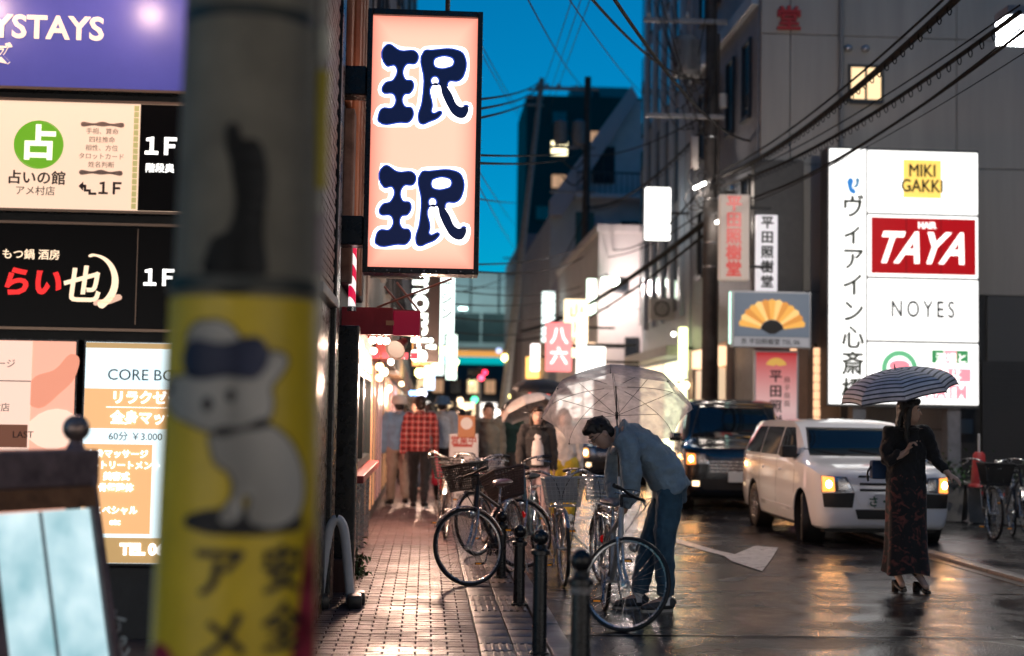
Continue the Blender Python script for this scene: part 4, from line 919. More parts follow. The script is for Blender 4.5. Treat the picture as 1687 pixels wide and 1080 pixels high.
# ================================================================ planter, cone and shrub on the right
PLM = mat('mossy concrete', (.20, .19, .175), .7, var=.25, vs=4, bump=.2)
for k, (x, y) in enumerate(((7.62, 20.9), (8.35, 20.3), (9.1, 19.9))):
    s = empty('concrete_planter', (x, y, .03), R(-32), label='long concrete planter box, %s' % ('the one touching the white van', 'the one below the red cone', 'the one behind the parked bicycles on the right')[k], cat='planter', group='concrete planters on the right')
    MB().prism([(-.40, .02), (.40, .02), (.44, .55), (-.44, .55)], -.22, .22).build('trough', PLM, s, smooth=False)
    MB().bbox((-.46, -.24, .552), (.46, .24, .60), .01).build('rim', PLM, s, smooth=False)
LEAF = mat('wet shrub leaf', (.035, .085, .022), .4, var=.5, vs=5)
def shrub(name, loc, rx, ry, rz, n, label, sz=.07):
    s = empty(name, loc, 0, label, 'plant'); m = MB()
    for k in range(n):
        u_ = rnd.gauss(0, .45), rnd.gauss(0, .45), abs(rnd.gauss(0, .5))
        p = V((u_[0] * rx, u_[1] * ry, u_[2] * rz)); L_ = sz * rnd.uniform(.6, 1.3)
        rm = MX.Translation(p) @ MX.Rotation(rnd.uniform(0, 6.3), 4, 'Z') @ MX.Rotation(rnd.uniform(-1.1, .6), 4, 'X')
        m.add([rm @ V(q) for q in ((0, 0, 0), (L_ * .3, L_ * .45, .01), (0, L_, -.01), (-L_ * .3, L_ * .45, .01))], [(0, 1, 2), (0, 2, 3)])
    f = m.build('foliage', LEAF, s, smooth=False); f['kind'] = 'stuff'
    st_ = MB()
    for k in range(7): a = k * .9; st_.tube(bez([(0.04 * cos(a), .04 * sin(a), -.05), (rx * .3 * cos(a), ry * .3 * sin(a), rz * .4), (rx * .6 * cos(a), ry * .6 * sin(a), rz * .8)], 3), .006, 5)
    st_.build('stem', mat('brown stem', (.06, .04, .025), .8), s); return s
shrub('planter_shrub', (7.62, 20.9, .6), .55, .35, .35, 520, 'dark green leafy shrub in the planter beside the white van')
shrub('planter_shrub', (8.3, 20.3, .55), .5, .35, .30, 420, 'low dark green shrub spilling over the planter below the red cone')
shrub('weed_tuft', (-.60, 13.0, .03), .10, .35, .22, 160, 'bright green weeds at the foot of the left wall', .06)
s = empty('traffic_cone', (7.93, 20.05, .58), label='red traffic cone with pale pole standing in the planter', cat='cone')
MB().lathe([(.15, 0), (.14, .03), (.115, .05), (.085, .46), (.05, .5)], 20).build('cone', mat('faded red plastic', (.38, .03, .03), .5, var=.2), s)
MB().lathe([(.017, .45), (.017, .75), (.008, .76)], 10).build('pole', mat('pale pole', (.6, .58, .55), .5), s)
s = empty('small_post', (7.35, 20.6, .60), label='small rusty knob topped post rising from the shrub', cat='post')
MB().lathe([(.05, 0), (.045, .2), (.055, .24), (.03, .30)], 12).build('post_body', mat('rusty post', (.22, .08, .05), .6), s); MB().sph((0, 0, .31), .04, 10, 8).build('knob', STEEL, s)
# ================================================================ street lamp, top right
s = empty('street_lamp', (9.6, 18.2, .03), label='lit square street lamp head at the top right corner', cat='street lamp')
MB().lathe([(.09, 0), (.08, 1), (.06, 7.0)], 16).build('post', GREYP, s)
MB().tube([(0, 0, 6.9), (-1.2, -.05, 6.95), (-1.72, -.1, 6.93)], .035, 10).build('arm', GREYP, s)
MB().bbox((-2.12, -.32, 6.80), (-1.68, .14, 6.93), .02).build('head', GREYP, s, smooth=False)
MB().prism([(-2.10, 6.50), (-1.70, 6.50), (-1.69, 6.798), (-2.11, 6.798)], -.30, .12).build('lantern', emat('street lamp glass', (.92, .97, 1), 9), s, smooth=False)
for x in (-2.105, -1.695): MB().box((x - .008, -.31, 6.49), (x + .008, -.295, 6.8)).build('lantern_bar', GREYP, s, smooth=False)
lamp_light(s, (-1.9, -.09, 6.42), 460, (1, .91, .82), .15)
# ================================================================ utility poles
POLEM = mat('street pole concrete', (.045, .040, .037), .7, var=.3, vs=5, bump=.2)
def upole(x, y, r0, h, label):
    s = empty('utility_pole', (x, y, 0), label=label, cat='pole', group='utility poles down the street')
    MB().lathe([(r0, 0), (r0 * .62, h)], 20).build('shaft', POLEM, s); return s
def insul(m, p): m.lathe([(.03, 0), (.06, .02), (.03, .05), (.055, .07), (.028, .10), (.015, .14)], 8, MX.Translation(p))
s = upole(5.79, 29, .165, 12.5, 'dark utility pole with grey transformer on the right of the street')
def crossarm(z, x0, x1, y=0, ins=()):
    MB().bbox((x0, y - .05, z), (x1, y + .05, z + .09), .008).build('cross_arm', GREYP, s, smooth=False)
    for k in ins:
        m = MB(); insul(m, (k, y, z + .09)); m.build('insulator', mat('white porcelain', (.5, .49, .47), .25), s)
crossarm(9.68, -1.45, .3, -.16, (-1.35, -.95, -.55)); crossarm(10.4, -1.2, .6, -.16, (-1.1, -.6)); crossarm(7.68, -1.4, .25, -.17)
MB().lathe([(.25, 0), (.27, .03), (.27, .78), (.25, .82), (.12, .86), (.05, .90)], 22, MX.Translation((-.55, -.05, 8.58))).build('transformer', mat('transformer grey', (.20, .20, .20), .5, var=.15), s)
tf = MB()
for k in range(14):
    a = -2.6 + k * .17; tf.box((.265, -.008, 8.66), (.32, .008, 9.3), MX.Translation((-.55, -.05, 0)) @ MX.Rotation(a, 4, 'Z'))
tf.build('cooling_fin', MATS['transformer grey'], s, smooth=False)
MB().lathe([(.10, 0), (.10, .28), (.06, .30)], 14, MX.Translation((.24, -.05, 7.95))).build('white_canister', mat('pale canister', (.45, .43, .40), .5), s)
MB().bbox((-.45, -.25, 6.62), (-.30, -.10, 7.3), .02).build('junction_box', mat('pale box', (.38, .35, .33), .5), s)
for z in (1.2, 4.6, 5.1, 6.0, 6.35, 7.3): MB().lathe([(.17 - z * .005, z), (.175 - z * .005, z + .04)], 20).build('band', STEEL, s)
MB().tube([(.15, -.08, 0), (.14, -.07, 9.5)], .03, 8).build('riser', POLEM, s)
lp = MB()
for k in range(22):
    c = V((rnd.uniform(-.35, .2), rnd.uniform(-.3, 0), rnd.uniform(5.6, 6.5))); r_ = rnd.uniform(.08, .22)
    lp.tube([c + V((r_ * cos(a * pi / 5), .05 * sin(a), r_ * sin(a * pi / 5))) for a in range(10)], .012, 6, loop=True)
for k in range(20):
    a = V((rnd.uniform(-1.3, .1), -.2, rnd.uniform(7.8, 10.4))); b_ = V((rnd.uniform(-.6, .1), -.15, rnd.uniform(7.4, 9.0)))
    lp.tube(bez([a, (a + b_) / 2 + V((0, -.1, -.35)), b_], 6), .012, 6)
lp.build('loose_cable', RUBBER, s)
for k in range(6): MB().bbox((-.5 + .12 * k, -.3, 5.95 + .12 * (k % 3)), (-.36 + .12 * k, -.2, 6.05 + .12 * (k % 3)), .01, MX.Rotation(.1, 4, 'Y')).build('cable_clamp', (STEEL, BLACKM)[k % 2], s)
for x, z, e in ((-.28, 6.25, 25), (.18, 5.55, 12)):
    MB().tube([(x - .12, -.3, z - .05), (x + .12, -.3, z + .07)], .03, 8).build('tube_lamp', emat('tube lamp', (1, .97, .92), 12), s); lamp_light(s, (x, -.42, z - .1), e, (1, .84, .72), .1)
s = upole(5.53, 50, .19, 13.6, 'second utility pole further down the right side')
crossarm(13.1, -1.6, .4, 0, (-1.5, -1.0, -.4)); crossarm(11.0, -1.3, .3, 0, (-1.1,)); crossarm(9.4, -1.3, .3)
for dx_ in (-.95, -.3): MB().lathe([(.22, 0), (.24, .05), (.24, .8), (.1, .9)], 14, MX.Translation((dx_, 0, 11.15))).build('transformer', MATS['transformer grey'], s)
for z in (10.0, 10.6, 11.8): MB().tube(bez([(-.9, 0, z), (-.4, .1, z - .3), (0, 0, z + .2)], 5), .03, 6).build('loose_cable', RUBBER, s)
s = empty('utility_pole', (2.6, 55, 0), label='leaning slim pole against the left edge of the dark tower', cat='pole', group='utility poles down the street')
MB().tube([(.2, 0, 0), (1.67, 0, 14.7)], [.17, .10], 14).build('shaft', mat('pale pole concrete', (.30, .29, .27), .7, var=.2), s)
crossarm(14.3, 1.4, 3.0, 0, (1.5, 1.9, 2.3)); 
for z in (13.6, 13.9, 14.2): MB().bbox((1.1, -.05, z), (1.75, .05, z + .08), .01).build('cross_arm', GREYP, s, smooth=False)
s = upole(5.7, 90, .19, 12.4, 'thin distant utility pole before the elevated road')
crossarm(11.4, -1.0, 1.0); crossarm(10.4, -.9, .9)
# ================================================================ overhead wires
WIREM = mat('black cable', (.005, .005, .006), .8, spec=.15)
def wire(a, b_, sag, r_, label):
    a, b_ = V(a), V(b_); d = b_ - a; pts = []
    a2, b2 = (a, b_)
    n = 24
    for k in range(n + 1):
        q = k / n; pts.append(a2 + d * q + V((0, 0, -sag * 4 * q * (1 - q))))
    o = MB().tube(pts, r_ * 1.8, 6).build('overhead_wire', WIREM)
    tag(o, label, 'wire', 'overhead wires'); return o, pts
WIRES = [
 ((5.978, 29.0, 6.492), (5.082, 13.0, 5.644), 0.25, 0.022, 'thick bundled cable running from the utility pole to the top right'),
 ((5.977, 29.0, 6.606), (4.994, 13.0, 5.671), 0.2, 0.008, 'thin wire just above the thick bundled cable'),
 ((6.017, 29.0, 6.328), (5.553, 13.0, 5.397), 0.25, 0.014, 'lower looped cable from the utility pole towards the street lamp'),
 ((6.016, 29.0, 6.417), (5.553, 13.0, 5.467), 0.18, 0.005, 'thin carrier wire above the lower looped cable'),
 ((6.046, 29.0, 5.909), (5.611, 13.0, 5.235), 0.3, 0.01, 'lowest dark cable passing above the lit sign tower'),
 ((6.046, 29.0, 5.82), (5.611, 13.0, 5.282), 0.32, 0.005, 'thin grey wire below the looped cables'),
 ((6.329, 28.0, 5.868), (5.61, 13.0, 5.018), 0.15, 0.003, 'faint thread-like wire nearest the sign tower top'),
 ((5.706, 29.0, 8.553), (1.483, 14.0, 5.793), 0.3, 0.01, 'black cable curving from the top of the sky down to the utility pole'),
 ((6.56, 28.5, 7.176), (1.605, 13.0, 5.494), 0.35, 0.012, 'long black cable ending in an orange tip at the panelled wall'),
 ((5.714, 29.0, 7.594), (5.514, 50.0, 8.934), 0.5, 0.016, 'beaded cable sloping down left from the utility pole'),
 ((5.648, 29.0, 7.783), (5.271, 50.0, 10.78), 0.3, 0.01, 'dark cable from the utility pole towards the distant transformer'),
 ((5.692, 29.0, 5.558), (3.976, 60.0, 5.045), 0.4, 0.035, 'thick sagging black cable low over the street'),
 ((5.694, 29.0, 5.305), (3.716, 62.0, 4.757), 0.6, 0.018, 'second sagging cable low over the street'),
 ((5.711, 29.0, 6.383), (5.747, 50.0, 7.745), 0.8, 0.012, 'cable drooping behind the tall white lit sign'),
 ((5.69, 29.0, 5.812), (5.537, 50.0, 7.198), 0.4, 0.01, 'cable over the off white building'),
 ((4.273, 55.0, 14.674), (0.346, 14.0, 4.616), 0.15, 0.009, 'topmost of the three insulated wires left of the far pole'),
 ((4.276, 55.0, 14.433), (0.347, 14.0, 4.513), 0.15, 0.009, 'middle of the three insulated wires left of the far pole'),
 ((4.28, 55.0, 14.192), (0.349, 14.0, 4.415), 0.15, 0.009, 'lowest of the three insulated wires left of the far pole'),
 ((5.456, 50.0, 13.196), (0.997, 16.0, 6.382), 0.2, 0.006, 'straight thin wire across the sky to the far pole'),
 ((6.028, 40.0, 10.731), (1.36, 15.0, 6.091), 0.1, 0.005, 'thin slanting wire right of the sky centre'),
 ((4.227, 55.0, 12.986), (2.12, 20.0, 7.544), 0.0, 0.004, 'faint straight wire beside the far pole, left of three parallel ones'),
 ((3.985, 55.0, 13.22), (1.989, 20.0, 7.539), 0.0, 0.004, 'faint straight wire beside the far pole, leftmost of three parallel ones'),
 ((4.35, 55.0, 12.749), (2.252, 20.0, 7.549), 0, 0.004, 'faint straight wire beside the far pole, right of three parallel ones'),
 ((6.818, 100.0, 22.359), (0.465, 18.0, 6.494), 0.2, 0.005, 'upper of two close parallel wires left of the tower top'),
 ((6.735, 100.0, 22.138), (0.443, 18.0, 6.414), 0.2, 0.005, 'lower of two close parallel wires left of the tower top'),
 ((5.484, 50.0, 11.114), (0.416, 14.0, 4.069), 0.12, 0.008, 'upper of the two level wires left of the dark tower'),
 ((5.379, 50.0, 10.892), (0.417, 14.0, 3.99), 0.14, 0.009, 'lower of the two level wires left of the dark tower'),
 ((6.062, 90.0, 15.174), (0.45, 16.0, 3.949), 0.1, 0.006, 'single level wire below the two level wires'),
 ((5.663, 90.0, 13.408), (0.441, 16.0, 4.414), 0.15, 0.004, 'thin wire sloping down from the hanging sign to the thin distant pole, upper'),
 ((5.886, 90.0, 11.661), (0.465, 16.0, 4.227), 0.2, 0.004, 'thin wire sloping down from the hanging sign to the thin distant pole, lower'),
 ((5.531, 50.0, 7.631), (0.537, 20.0, 3.611), 0.2, 0.008, 'nearly level wire just above the elevated road, upper one'),
 ((5.537, 50.0, 7.198), (0.453, 20.0, 3.523), 0.25, 0.01, 'nearly level wire just above the elevated road, lower one'),
 ((5.444, 50.0, 6.114), (0.344, 24.0, 3.583), 0.2, 0.007, 'wire crossing the pale upper band of the elevated road, upper one'),
 ((5.555, 50.0, 5.901), (0.4, 24.0, 3.357), 0.2, 0.007, 'wire crossing the pale upper band of the elevated road, lower one'),
 ((5.496, 50.0, 5.468), (0.271, 26.0, 3.286), 0.3, 0.01, 'thicker wire across the middle of the elevated road'),
 ((5.458, 50.0, 5.036), (0.332, 26.0, 3.008), 0.3, 0.007, 'thin wire across the lower part of the elevated road'),
 ((5.704, 90.0, 10.88), (0.688, 30.0, 4.083), 0.2, 0.007, 'wire dropping left from the thin distant pole'),
 ((5.723, 90.0, 9.716), (0.557, 30.0, 4.209), 0.1, 0.007, 'level wire left of the thin distant pole'),
 ((5.517, 50.0, 8.717), (5.812, 70.0, 7.618), 0.1, 0.01, 'slack wire running down the street from the second utility pole'),
 ((5.717, 29.0, 7.147), (3.59, 22.0, 8.094), 0.1, 0.006, 'thin wire dropping to the utility pole from above the transformer'),
 ((8.068, 27.0, 7.492), (6.385, 27.0, 8.339), 0.12, 0.004, 'short service wire fixed to the panelled wall'),
]
for a, b_, sg, r_, lab in WIRES:
    o, pts = wire(a, b_, sg, r_, lab)
    if lab and ('looped' in lab or 'bundled' in lab or 'beaded' in lab) and 'thin' not in lab:
        m = MB()
        for k in range(2, 24):
            for f_ in (0, .5):
                if k == 23 and f_: continue
                p = pts[k] + (pts[k + 1] - pts[k]) * f_ if k < 24 else pts[k]
                rr = .05 if 'beaded' not in lab else .07
                m.tube([p + V((0, rr * sin(q * pi / 4) , -rr * .7 + rr * cos(q * pi / 4))) if False else p + V((rr * .7 * sin(q * pi / 4), rr * .7 * sin(q * pi / 4), -rr * .9 + rr * cos(q * pi / 4))) for q in range(8)], .005 + .3 * r_ * .3, 5, loop=True)
        m.build('hanger_ring', WIREM, o)['kind'] = 'stuff'
# ================================================================ bicycles
GRIPM = mat('black grip', (.02, .02, .02), .6)
REFL = mat('amber reflector', (.6, .22, .02), .25, emit=(.8, .3, .02), es=.15)
def wheel(root, name, hub, M_, R_=.335, tr=.018, rimm=CHROME, n=30):
    """wheel in the XZ plane round hub, moved by M_ (steering)"""
    T = M_ @ MX.Translation(hub)
    m = MB()
    m.lathe([(.013, -.05), (.013, -.03), (.026, -.028), (.026, -.022), (.014, -.018), (.014, .018), (.026, .022), (.026, .028), (.013, .03), (.013, .05)], 12, MX.Rotation(pi / 2, 4, 'X'))
    ri = R_ - tr * 2 - .004
    for k in range(n):
        a = 2 * pi * k / n; b_ = a + (.42 if (k // 2) % 2 else -.42); s_ = .025 if k % 2 else -.025
        m.tube([(.024 * cos(b_), s_, .024 * sin(b_)), (ri * cos(a), 0, ri * sin(a))], .0013, 4, cap=False)
    wo_ = m.xf(T).build(name, CHROME, root)
    t = MB(); t.tube([(cos(2 * pi * k / 44) * (R_ - tr), 0, sin(2 * pi * k / 44) * (R_ - tr)) for k in range(44)], tr, 10, loop=True)
    t.xf(T).build('tyre', RUBBER, wo_)
    rg = []
    for k in range(45):
        a = 2 * pi * k / 44; c, s_ = cos(a), sin(a)
        rg.append([V((c * r, y, s_ * r)) for r, y in ((ri + .006, -.0125), (ri + .006, .0125), (ri - .006, .009), (ri - .009, 0), (ri - .006, -.009))])
    MB().rings(rg, cap=False).xf(T).build('rim', rimm, wo_)
    return wo_
def basket_mesh(x, z0, z1, w0, w1, d0, d1, gap=.032, r=.0022):
    m = MB()
    def cor(t): 
        w_, d = w0 + (w1 - w0) * t, d0 + (d1 - d0) * t; z = z0 + (z1 - z0) * t
        return [V((x - d / 2, -w_ / 2, z)), V((x + d / 2, -w_ / 2, z)), V((x + d / 2, w_ / 2, z)), V((x - d / 2, w_ / 2, z))]
    n = int((z1 - z0) / gap)
    for k in range(n + 1): m.tube(cor(k / n), r * (2.2 if k in (0, n) else 1), 5, loop=True)
    b_, t_ = cor(0), cor(1)
    for i in range(4):
        j = (i + 1) % 4; q = max(3, int((b_[j] - b_[i]).length / gap))
        for k in range(q): m.tube([b_[i] + (b_[j] - b_[i]) * k / q, t_[i] + (t_[j] - t_[i]) * k / q], r, 5, cap=False)
    q = 8
    for k in range(q + 1): m.tube([b_[0] + (b_[3] - b_[0]) * k / q, b_[1] + (b_[2] - b_[1]) * k / q], r, 5, cap=False)
    return m
def fender(hub, R_, a0, a1, M_, wd=.026):
    rg = []
    for k in range(19):
        a = a0 + (a1 - a0) * k / 18; rg.append([M_ @ (V(hub) + V((cos(a) * (R_ + o_), y, sin(a) * (R_ + o_)))) for y, o_ in ((-wd, -.006), (-wd * .5, .006), (wd * .5, .006), (wd, -.006), (wd * .5, .003), (-wd * .5, .003))])
    return MB().rings(rg)
def bicycle(front, head, label, fm, steer=0, kind='city', bask=None, bm_=STEEL, saddle_m=None, rack=True, fend=True, grp='bicycles parked along the left kerb', tilt=3, pl=None, bike_z=.03):
    """front = ground contact of the front wheel; head = direction of travel in degrees"""
    ha = R(head); fx = .56
    s = empty('bicycle', (front[0] - fx * cos(ha), front[1] - fx * sin(ha), bike_z), ha, label, 'bicycle', grp); s.rotation_euler[0] = R(tilt)
    Rw = .335; rh, fh, bb = V((-.50, 0, Rw)), V((.56, 0, Rw)), V((-.06, 0, .285))
    H, h = V((.385, 0, .83)), V((.43, 0, .655)); ax = (H - h).normalized()
    ST = MX.Translation(h) @ MX.Rotation(R(steer), 4, ax) @ MX.Translation(-h); I = MX.Identity(4)
    f = MB(); f.tube([h - ax * .02, H + ax * .02], .021, 10)
    seat = V((-.185, 0, .66))
    f.tube([bb, seat], .0165, 10)
    if kind == 'sport':
        f.tube([H - ax * .03, seat + V((.005, 0, -.03))], .0165, 10); f.tube([h + ax * .02, bb], .0195, 10)
    else:
        f.tube(bez([H - ax * .05, V((.22, 0, .56)), V((.06, 0, .44)), V((-.11, 0, .46))], 6), .017, 10); f.tube(bez([h + ax * .01, V((.24, 0, .44)), V((.08, 0, .31)), bb], 6), .0185, 10)
    for y in (-1, 1):
        f.tube([seat + V((0, y * .018, -.02)), rh + V((0, y * .056, 0))], .0085, 8); f.tube([bb + V((0, y * .025, 0)), rh + V((0, y * .056, 0))], .0095, 8)
    f.tube([bb + V((0, -.038, 0)), bb + V((0, .038, 0))], .022, 12); f.build('frame', fm, s)
    k_ = MB(); k_.tube([h + V((0, -.045, -.03)), h + V((0, .045, -.03))], .014, 8)
    for y in (-1, 1): k_.tube(bez([h + V((0, y * .045, -.03)), h + V((.035, y * .047, -.13)), h + V((.068, y * .049, -.22)), fh + V((0, y * .052, 0))], 4), .0115, 8)
    k_.xf(ST).build('fork', fm if kind == 'sport2' else CHROME, s)
    wheel(s, 'front_wheel', fh, ST, Rw, .015 if kind != 'city' else .017); wheel(s, 'rear_wheel', rh, I, Rw, .015 if kind != 'city' else .017)
    if fend:
        fender(fh, Rw + .012, R(35), R(170), ST).build('front_mudguard', CHROME, s); fender(rh, Rw + .012, R(20), R(200), I).build('rear_mudguard', CHROME, s)
    hb = MB(); top = H + ax * .11; hb.tube([H, top], .0115, 10)
    if kind == 'city':
        hb.tube([top, top + V((.05, 0, .012))], .012, 8); c = top + V((.05, 0, .012))
        side = [c + V(q) for q in ((0, 0, 0), (.015, .07, .01), (-.02, .17, .055), (-.12, .245, .055), (-.24, .275, .03))]
    else:
        hb.tube([top, top + V((.09, 0, .012))], .013, 8); c = top + V((.09, 0, .012)); side = [c + V(q) for q in ((0, 0, 0), (0, .1, .0), (-.015, .2, .012), (-.035, .29, .012))]
    sd = bez(side, 5); hb.tube([V((p.x, -p.y, p.z)) for p in reversed(sd)] + sd[1:], .0108, 10)
    hbo = hb.xf(ST).build('handlebar', CHROME if kind == 'city' else BLACKM, s)
    for y in (-1, 1):
        a, b_ = side[-2].lerp(side[-1], .25), side[-1]; g_ = MB().tube([V((a.x, y * a.y, a.z)), V((b_.x, y * b_.y, b_.z))], .0165, 10); g_.xf(ST).build('grip', GRIPM, hbo)
        q = side[-2]; l = MB().tube(bez([V((q.x, y * q.y, q.z - .01)), V((q.x + .03, y * (q.y + .02), q.z - .035)), V((b_.x + .02, y * b_.y, b_.z - .05))], 4), .006, 6); l.xf(ST).build('brake_lever', STEEL, hbo)
        cb = MB().tube(bez([V((q.x + .02, y * q.y, q.z)), V((c.x + .10, y * .10, c.z + .02)), V((c.x + .07, y * .02, c.z - .12)), h + V((.02, 0, .02))], 6), .0032, 5); cb.xf(ST).build('brake_cable', BLACKM, hbo)
    bell = MB().sph(c + V((-.02, .08, .035)), .022, 10, 6); bell.xf(ST).build('bell', CHROME, hbo)
    d_ = (seat - bb).normalized(); sp_ = seat + d_ * .16
    MB().tube([seat - d_ * .03, sp_], .0128, 10).build('seat_post', CHROME, s)
    sm = saddle_m or BLACKM
    MB().ell([sp_ + V(q) for q in ((-.125, 0, .045), (-.11, 0, .042), (-.06, 0, .040), (.0, 0, .034), (.07, 0, .030), (.13, 0, .028), (.145, 0, .02))], [.04, .085, .10, .075, .035, .022, .008], [.012, .028, .032, .03, .024, .018, .006], (0, 1, 0), 14).build('saddle', sm, s)
    sr = MB()
    for y in (-.022, .022): sr.tube(bez([sp_ + V((-.09, y, .012)), sp_ + V((0, y, -.004)), sp_ + V((.1, y * .5, .012))], 4), .004, 6)
    sr.build('saddle_rail', STEEL, s)
    cr_ = MB(); cr_.lathe([(.085, -.002), (.085, .002)], 26, MX.Translation(bb + V((0, -.048, 0))) @ MX.Rotation(pi / 2, 4, 'X'))
    a = R(-60)
    for y, sg in ((-1, 1), (1, -1)): cr_.tube([bb + V((0, y * .055, 0)), bb + V((sg * .165 * cos(a), y * .07, sg * .165 * sin(a)))], .008, 8)
    cro = cr_.build('crank', STEEL, s)
    for y, sg in ((-1, 1), (1, -1)):
        p = bb + V((sg * .165 * cos(a), y * .115, sg * .165 * sin(a))); po = MB().bbox(p - V((.045, .038, .011)), p + V((.045, .038, .011)), .005).build('pedal', BLACKM, cro)
        for xx in (-.0465, .0435): MB().box(p + V((xx, -.025, -.006)), p + V((xx + .003, .025, .006))).build('reflector', REFL, cro, smooth=False)
    ch = MB(); y = -.05
    if kind == 'city': ch.prism([(bb.x + .10, bb.z + .035), (bb.x + .11, bb.z), (bb.x + .08, bb.z - .06), (rh.x, rh.z - .035), (rh.x - .03, rh.z), (rh.x, rh.z + .035), (bb.x + .05, bb.z + .075)], y - .014, y + .006)
    else:
        ch.tube([bb + V((0, y, .085)), rh + V((0, y, .035))], .004, 5); ch.tube([bb + V((0, y, -.085)), rh + V((0, y, -.035))], .004, 5)
    ch.build('chain_guard' if kind == 'city' else 'chain', fm if kind == 'city' else BLACKM, s)
    ks = MB().tube([rh + V((.0, .07, 0)), rh + V((-.05, .15, -.325))], .009, 8); ks.tube([rh + V((-.05, .15, -.325)), rh + V((-.03, .19, -.33))], .009, 6); ks.build('kickstand', STEEL, s)
    if rack:
        r_ = MB(); zt = 2 * Rw + .06
        for y in (-.06, 0, .06): r_.tube([(seat.x - .04, y * .5, zt), (-.78, y, zt)], .005, 6)
        for xx in (-.35, -.55, -.78): r_.tube([(xx, -.06, zt), (xx, .06, zt)], .005, 6)
        for y in (-1, 1): r_.tube([(-.62, y * .06, zt), rh + V((0, y * .062, .0))], .005, 6)
        r_.build('rear_rack', STEEL, s)
    MB().lathe([(.028, 0), (.032, .012), (.02, .018)], 14, MX.Translation((rh.x - Rw - .03, 0, .52)) @ MX.Rotation(-pi / 2, 4, 'Y')).build('rear_reflector', mat('red reflector', (.4, .01, .01), .2, emit=(.6, 0, 0), es=.15), s)
    if bask == 'wire':
        b_ = basket_mesh(fh.x + .02, .71, .955, .27, .36, .20, .28, r=.003); bo = b_.xf(ST).build('front_basket', bm_, s)
        if bm_ is not BLACKM: MB().bbox((fh.x - .105, -.15, .73), (fh.x - .098, .15, .955), .003).xf(ST).build('basket_back_plate', mat('pale plastic plate', (.45, .45, .43), .4), bo)
        l = MB().tube([fh + V((.0, .06, 0)), fh + V((.06, .11, .375))], .005, 6).tube([fh + V((0, -.06, 0)), fh + V((.06, -.11, .375))], .005, 6); l.xf(ST).build('basket_stay', STEEL, s)
    if bask == 'panel':
        b_ = basket_mesh(fh.x + .04, .70, .96, .28, .37, .22, .32, gap=.022, r=.006); b_.xf(ST).build('front_basket', bm_, s)
    hl = MB().lathe([(.012, -.05), (.03, -.03), (.034, .01), (.030, .016)], 14, MX.Translation((fh.x - .03, .07, .60)) @ MX.Rotation(pi / 2, 4, 'Y')); hl.xf(ST).build('head_lamp', CHROME, s)
    if pl: MB().bbox((-.72, -.10, 2 * Rw + .07), (-.42, .10, 2 * Rw + .22), .03).build('rear_bag', pl, s)
    return s
SILV = mat('silver frame paint', (.46, .45, .44), .35, .25, rvar=.1); DKF = mat('charcoal frame paint', (.03, .032, .035), .3, coat=.5); TEALF = mat('pale green frame paint', (.28, .40, .38), .3, .3, coat=.4)
BROWNS = mat('brown vinyl saddle', (.22, .11, .09), .35); BRB = mat('brown wicker', (.06, .042, .036), .5); BLUF = mat('navy frame paint', (.035, .04, .055), .3, coat=.4); REDF = mat('maroon frame paint', (.12, .02, .025), .3, coat=.4)
bicycle((.42, 12.30), -112, 'dark bicycle with turned front wheel, leftmost of the parked row', DKF, steer=-44, kind='sport', rack=False, fend=True, saddle_m=BROWNS, tilt=2)
bicycle((.98, 13.75), -100, 'pale green bicycle with brown basket behind the leftmost bicycle', TEALF, steer=-60, kind='city', bask='panel', bm_=BRB, tilt=3)
bicycle((1.24, 12.55), -93, 'silver city bicycle with pale wire basket facing the camera', SILV, steer=6, kind='city', bask='wire', bm_=mat('white wire', (.6, .6, .58), .35, .3), saddle_m=BROWNS, tilt=3, bike_z=.0)
bicycle((1.37, 9.99), -92, 'silver bicycle with turned front wheel under the bending man', SILV, steer=62, kind='sport', bask=None, rack=True, fend=False, saddle_m=mat('grey saddle', (.16, .16, .17), .3), tilt=-2, bike_z=.0)
bicycle((1.62, 12.9), -97, 'grey bicycle with dark wire basket between the basket bicycle and the man', BLUF, steer=20, kind='city', bask='wire', bm_=STEEL, tilt=3, bike_z=.0)
bicycle((.56, 14.9), -104, 'navy bicycle with black box bag in the second row', BLUF, steer=-25, kind='city', bask='panel', bm_=BLACKM, tilt=3, pl=mat('black bag', (.015, .015, .017), .5))
bicycle((.70, 16.3), -95, 'maroon bicycle in the back of the row by the white pavement board', REDF, steer=15, kind='city', bask='wire', tilt=3)
bicycle((.25, 16.9), -88, 'black bicycle nearest the walkers at the back of the row', DKF, steer=-10, kind='city', bask='wire', bm_=BLACKM, tilt=-3)
RG = 'bicycles parked at the right edge'
bicycle((7.12, 17.5), -108, 'dark bicycle at the right edge nearest the planter', DKF, steer=15, kind='city', bask='panel', bm_=BLACKM, grp=RG, bike_z=.03)
bicycle((7.40, 17.2), -104, 'navy bicycle cut by the right picture edge', BLUF, steer=-8, kind='sport', fend=True, rack=True, grp=RG, bike_z=.03)
bicycle((7.72, 17.6), -110, 'black basket bicycle behind the other right edge bicycles', BLUF, steer=20, kind='city', bask='wire', bm_=BLACKM, grp=RG, bike_z=.03)
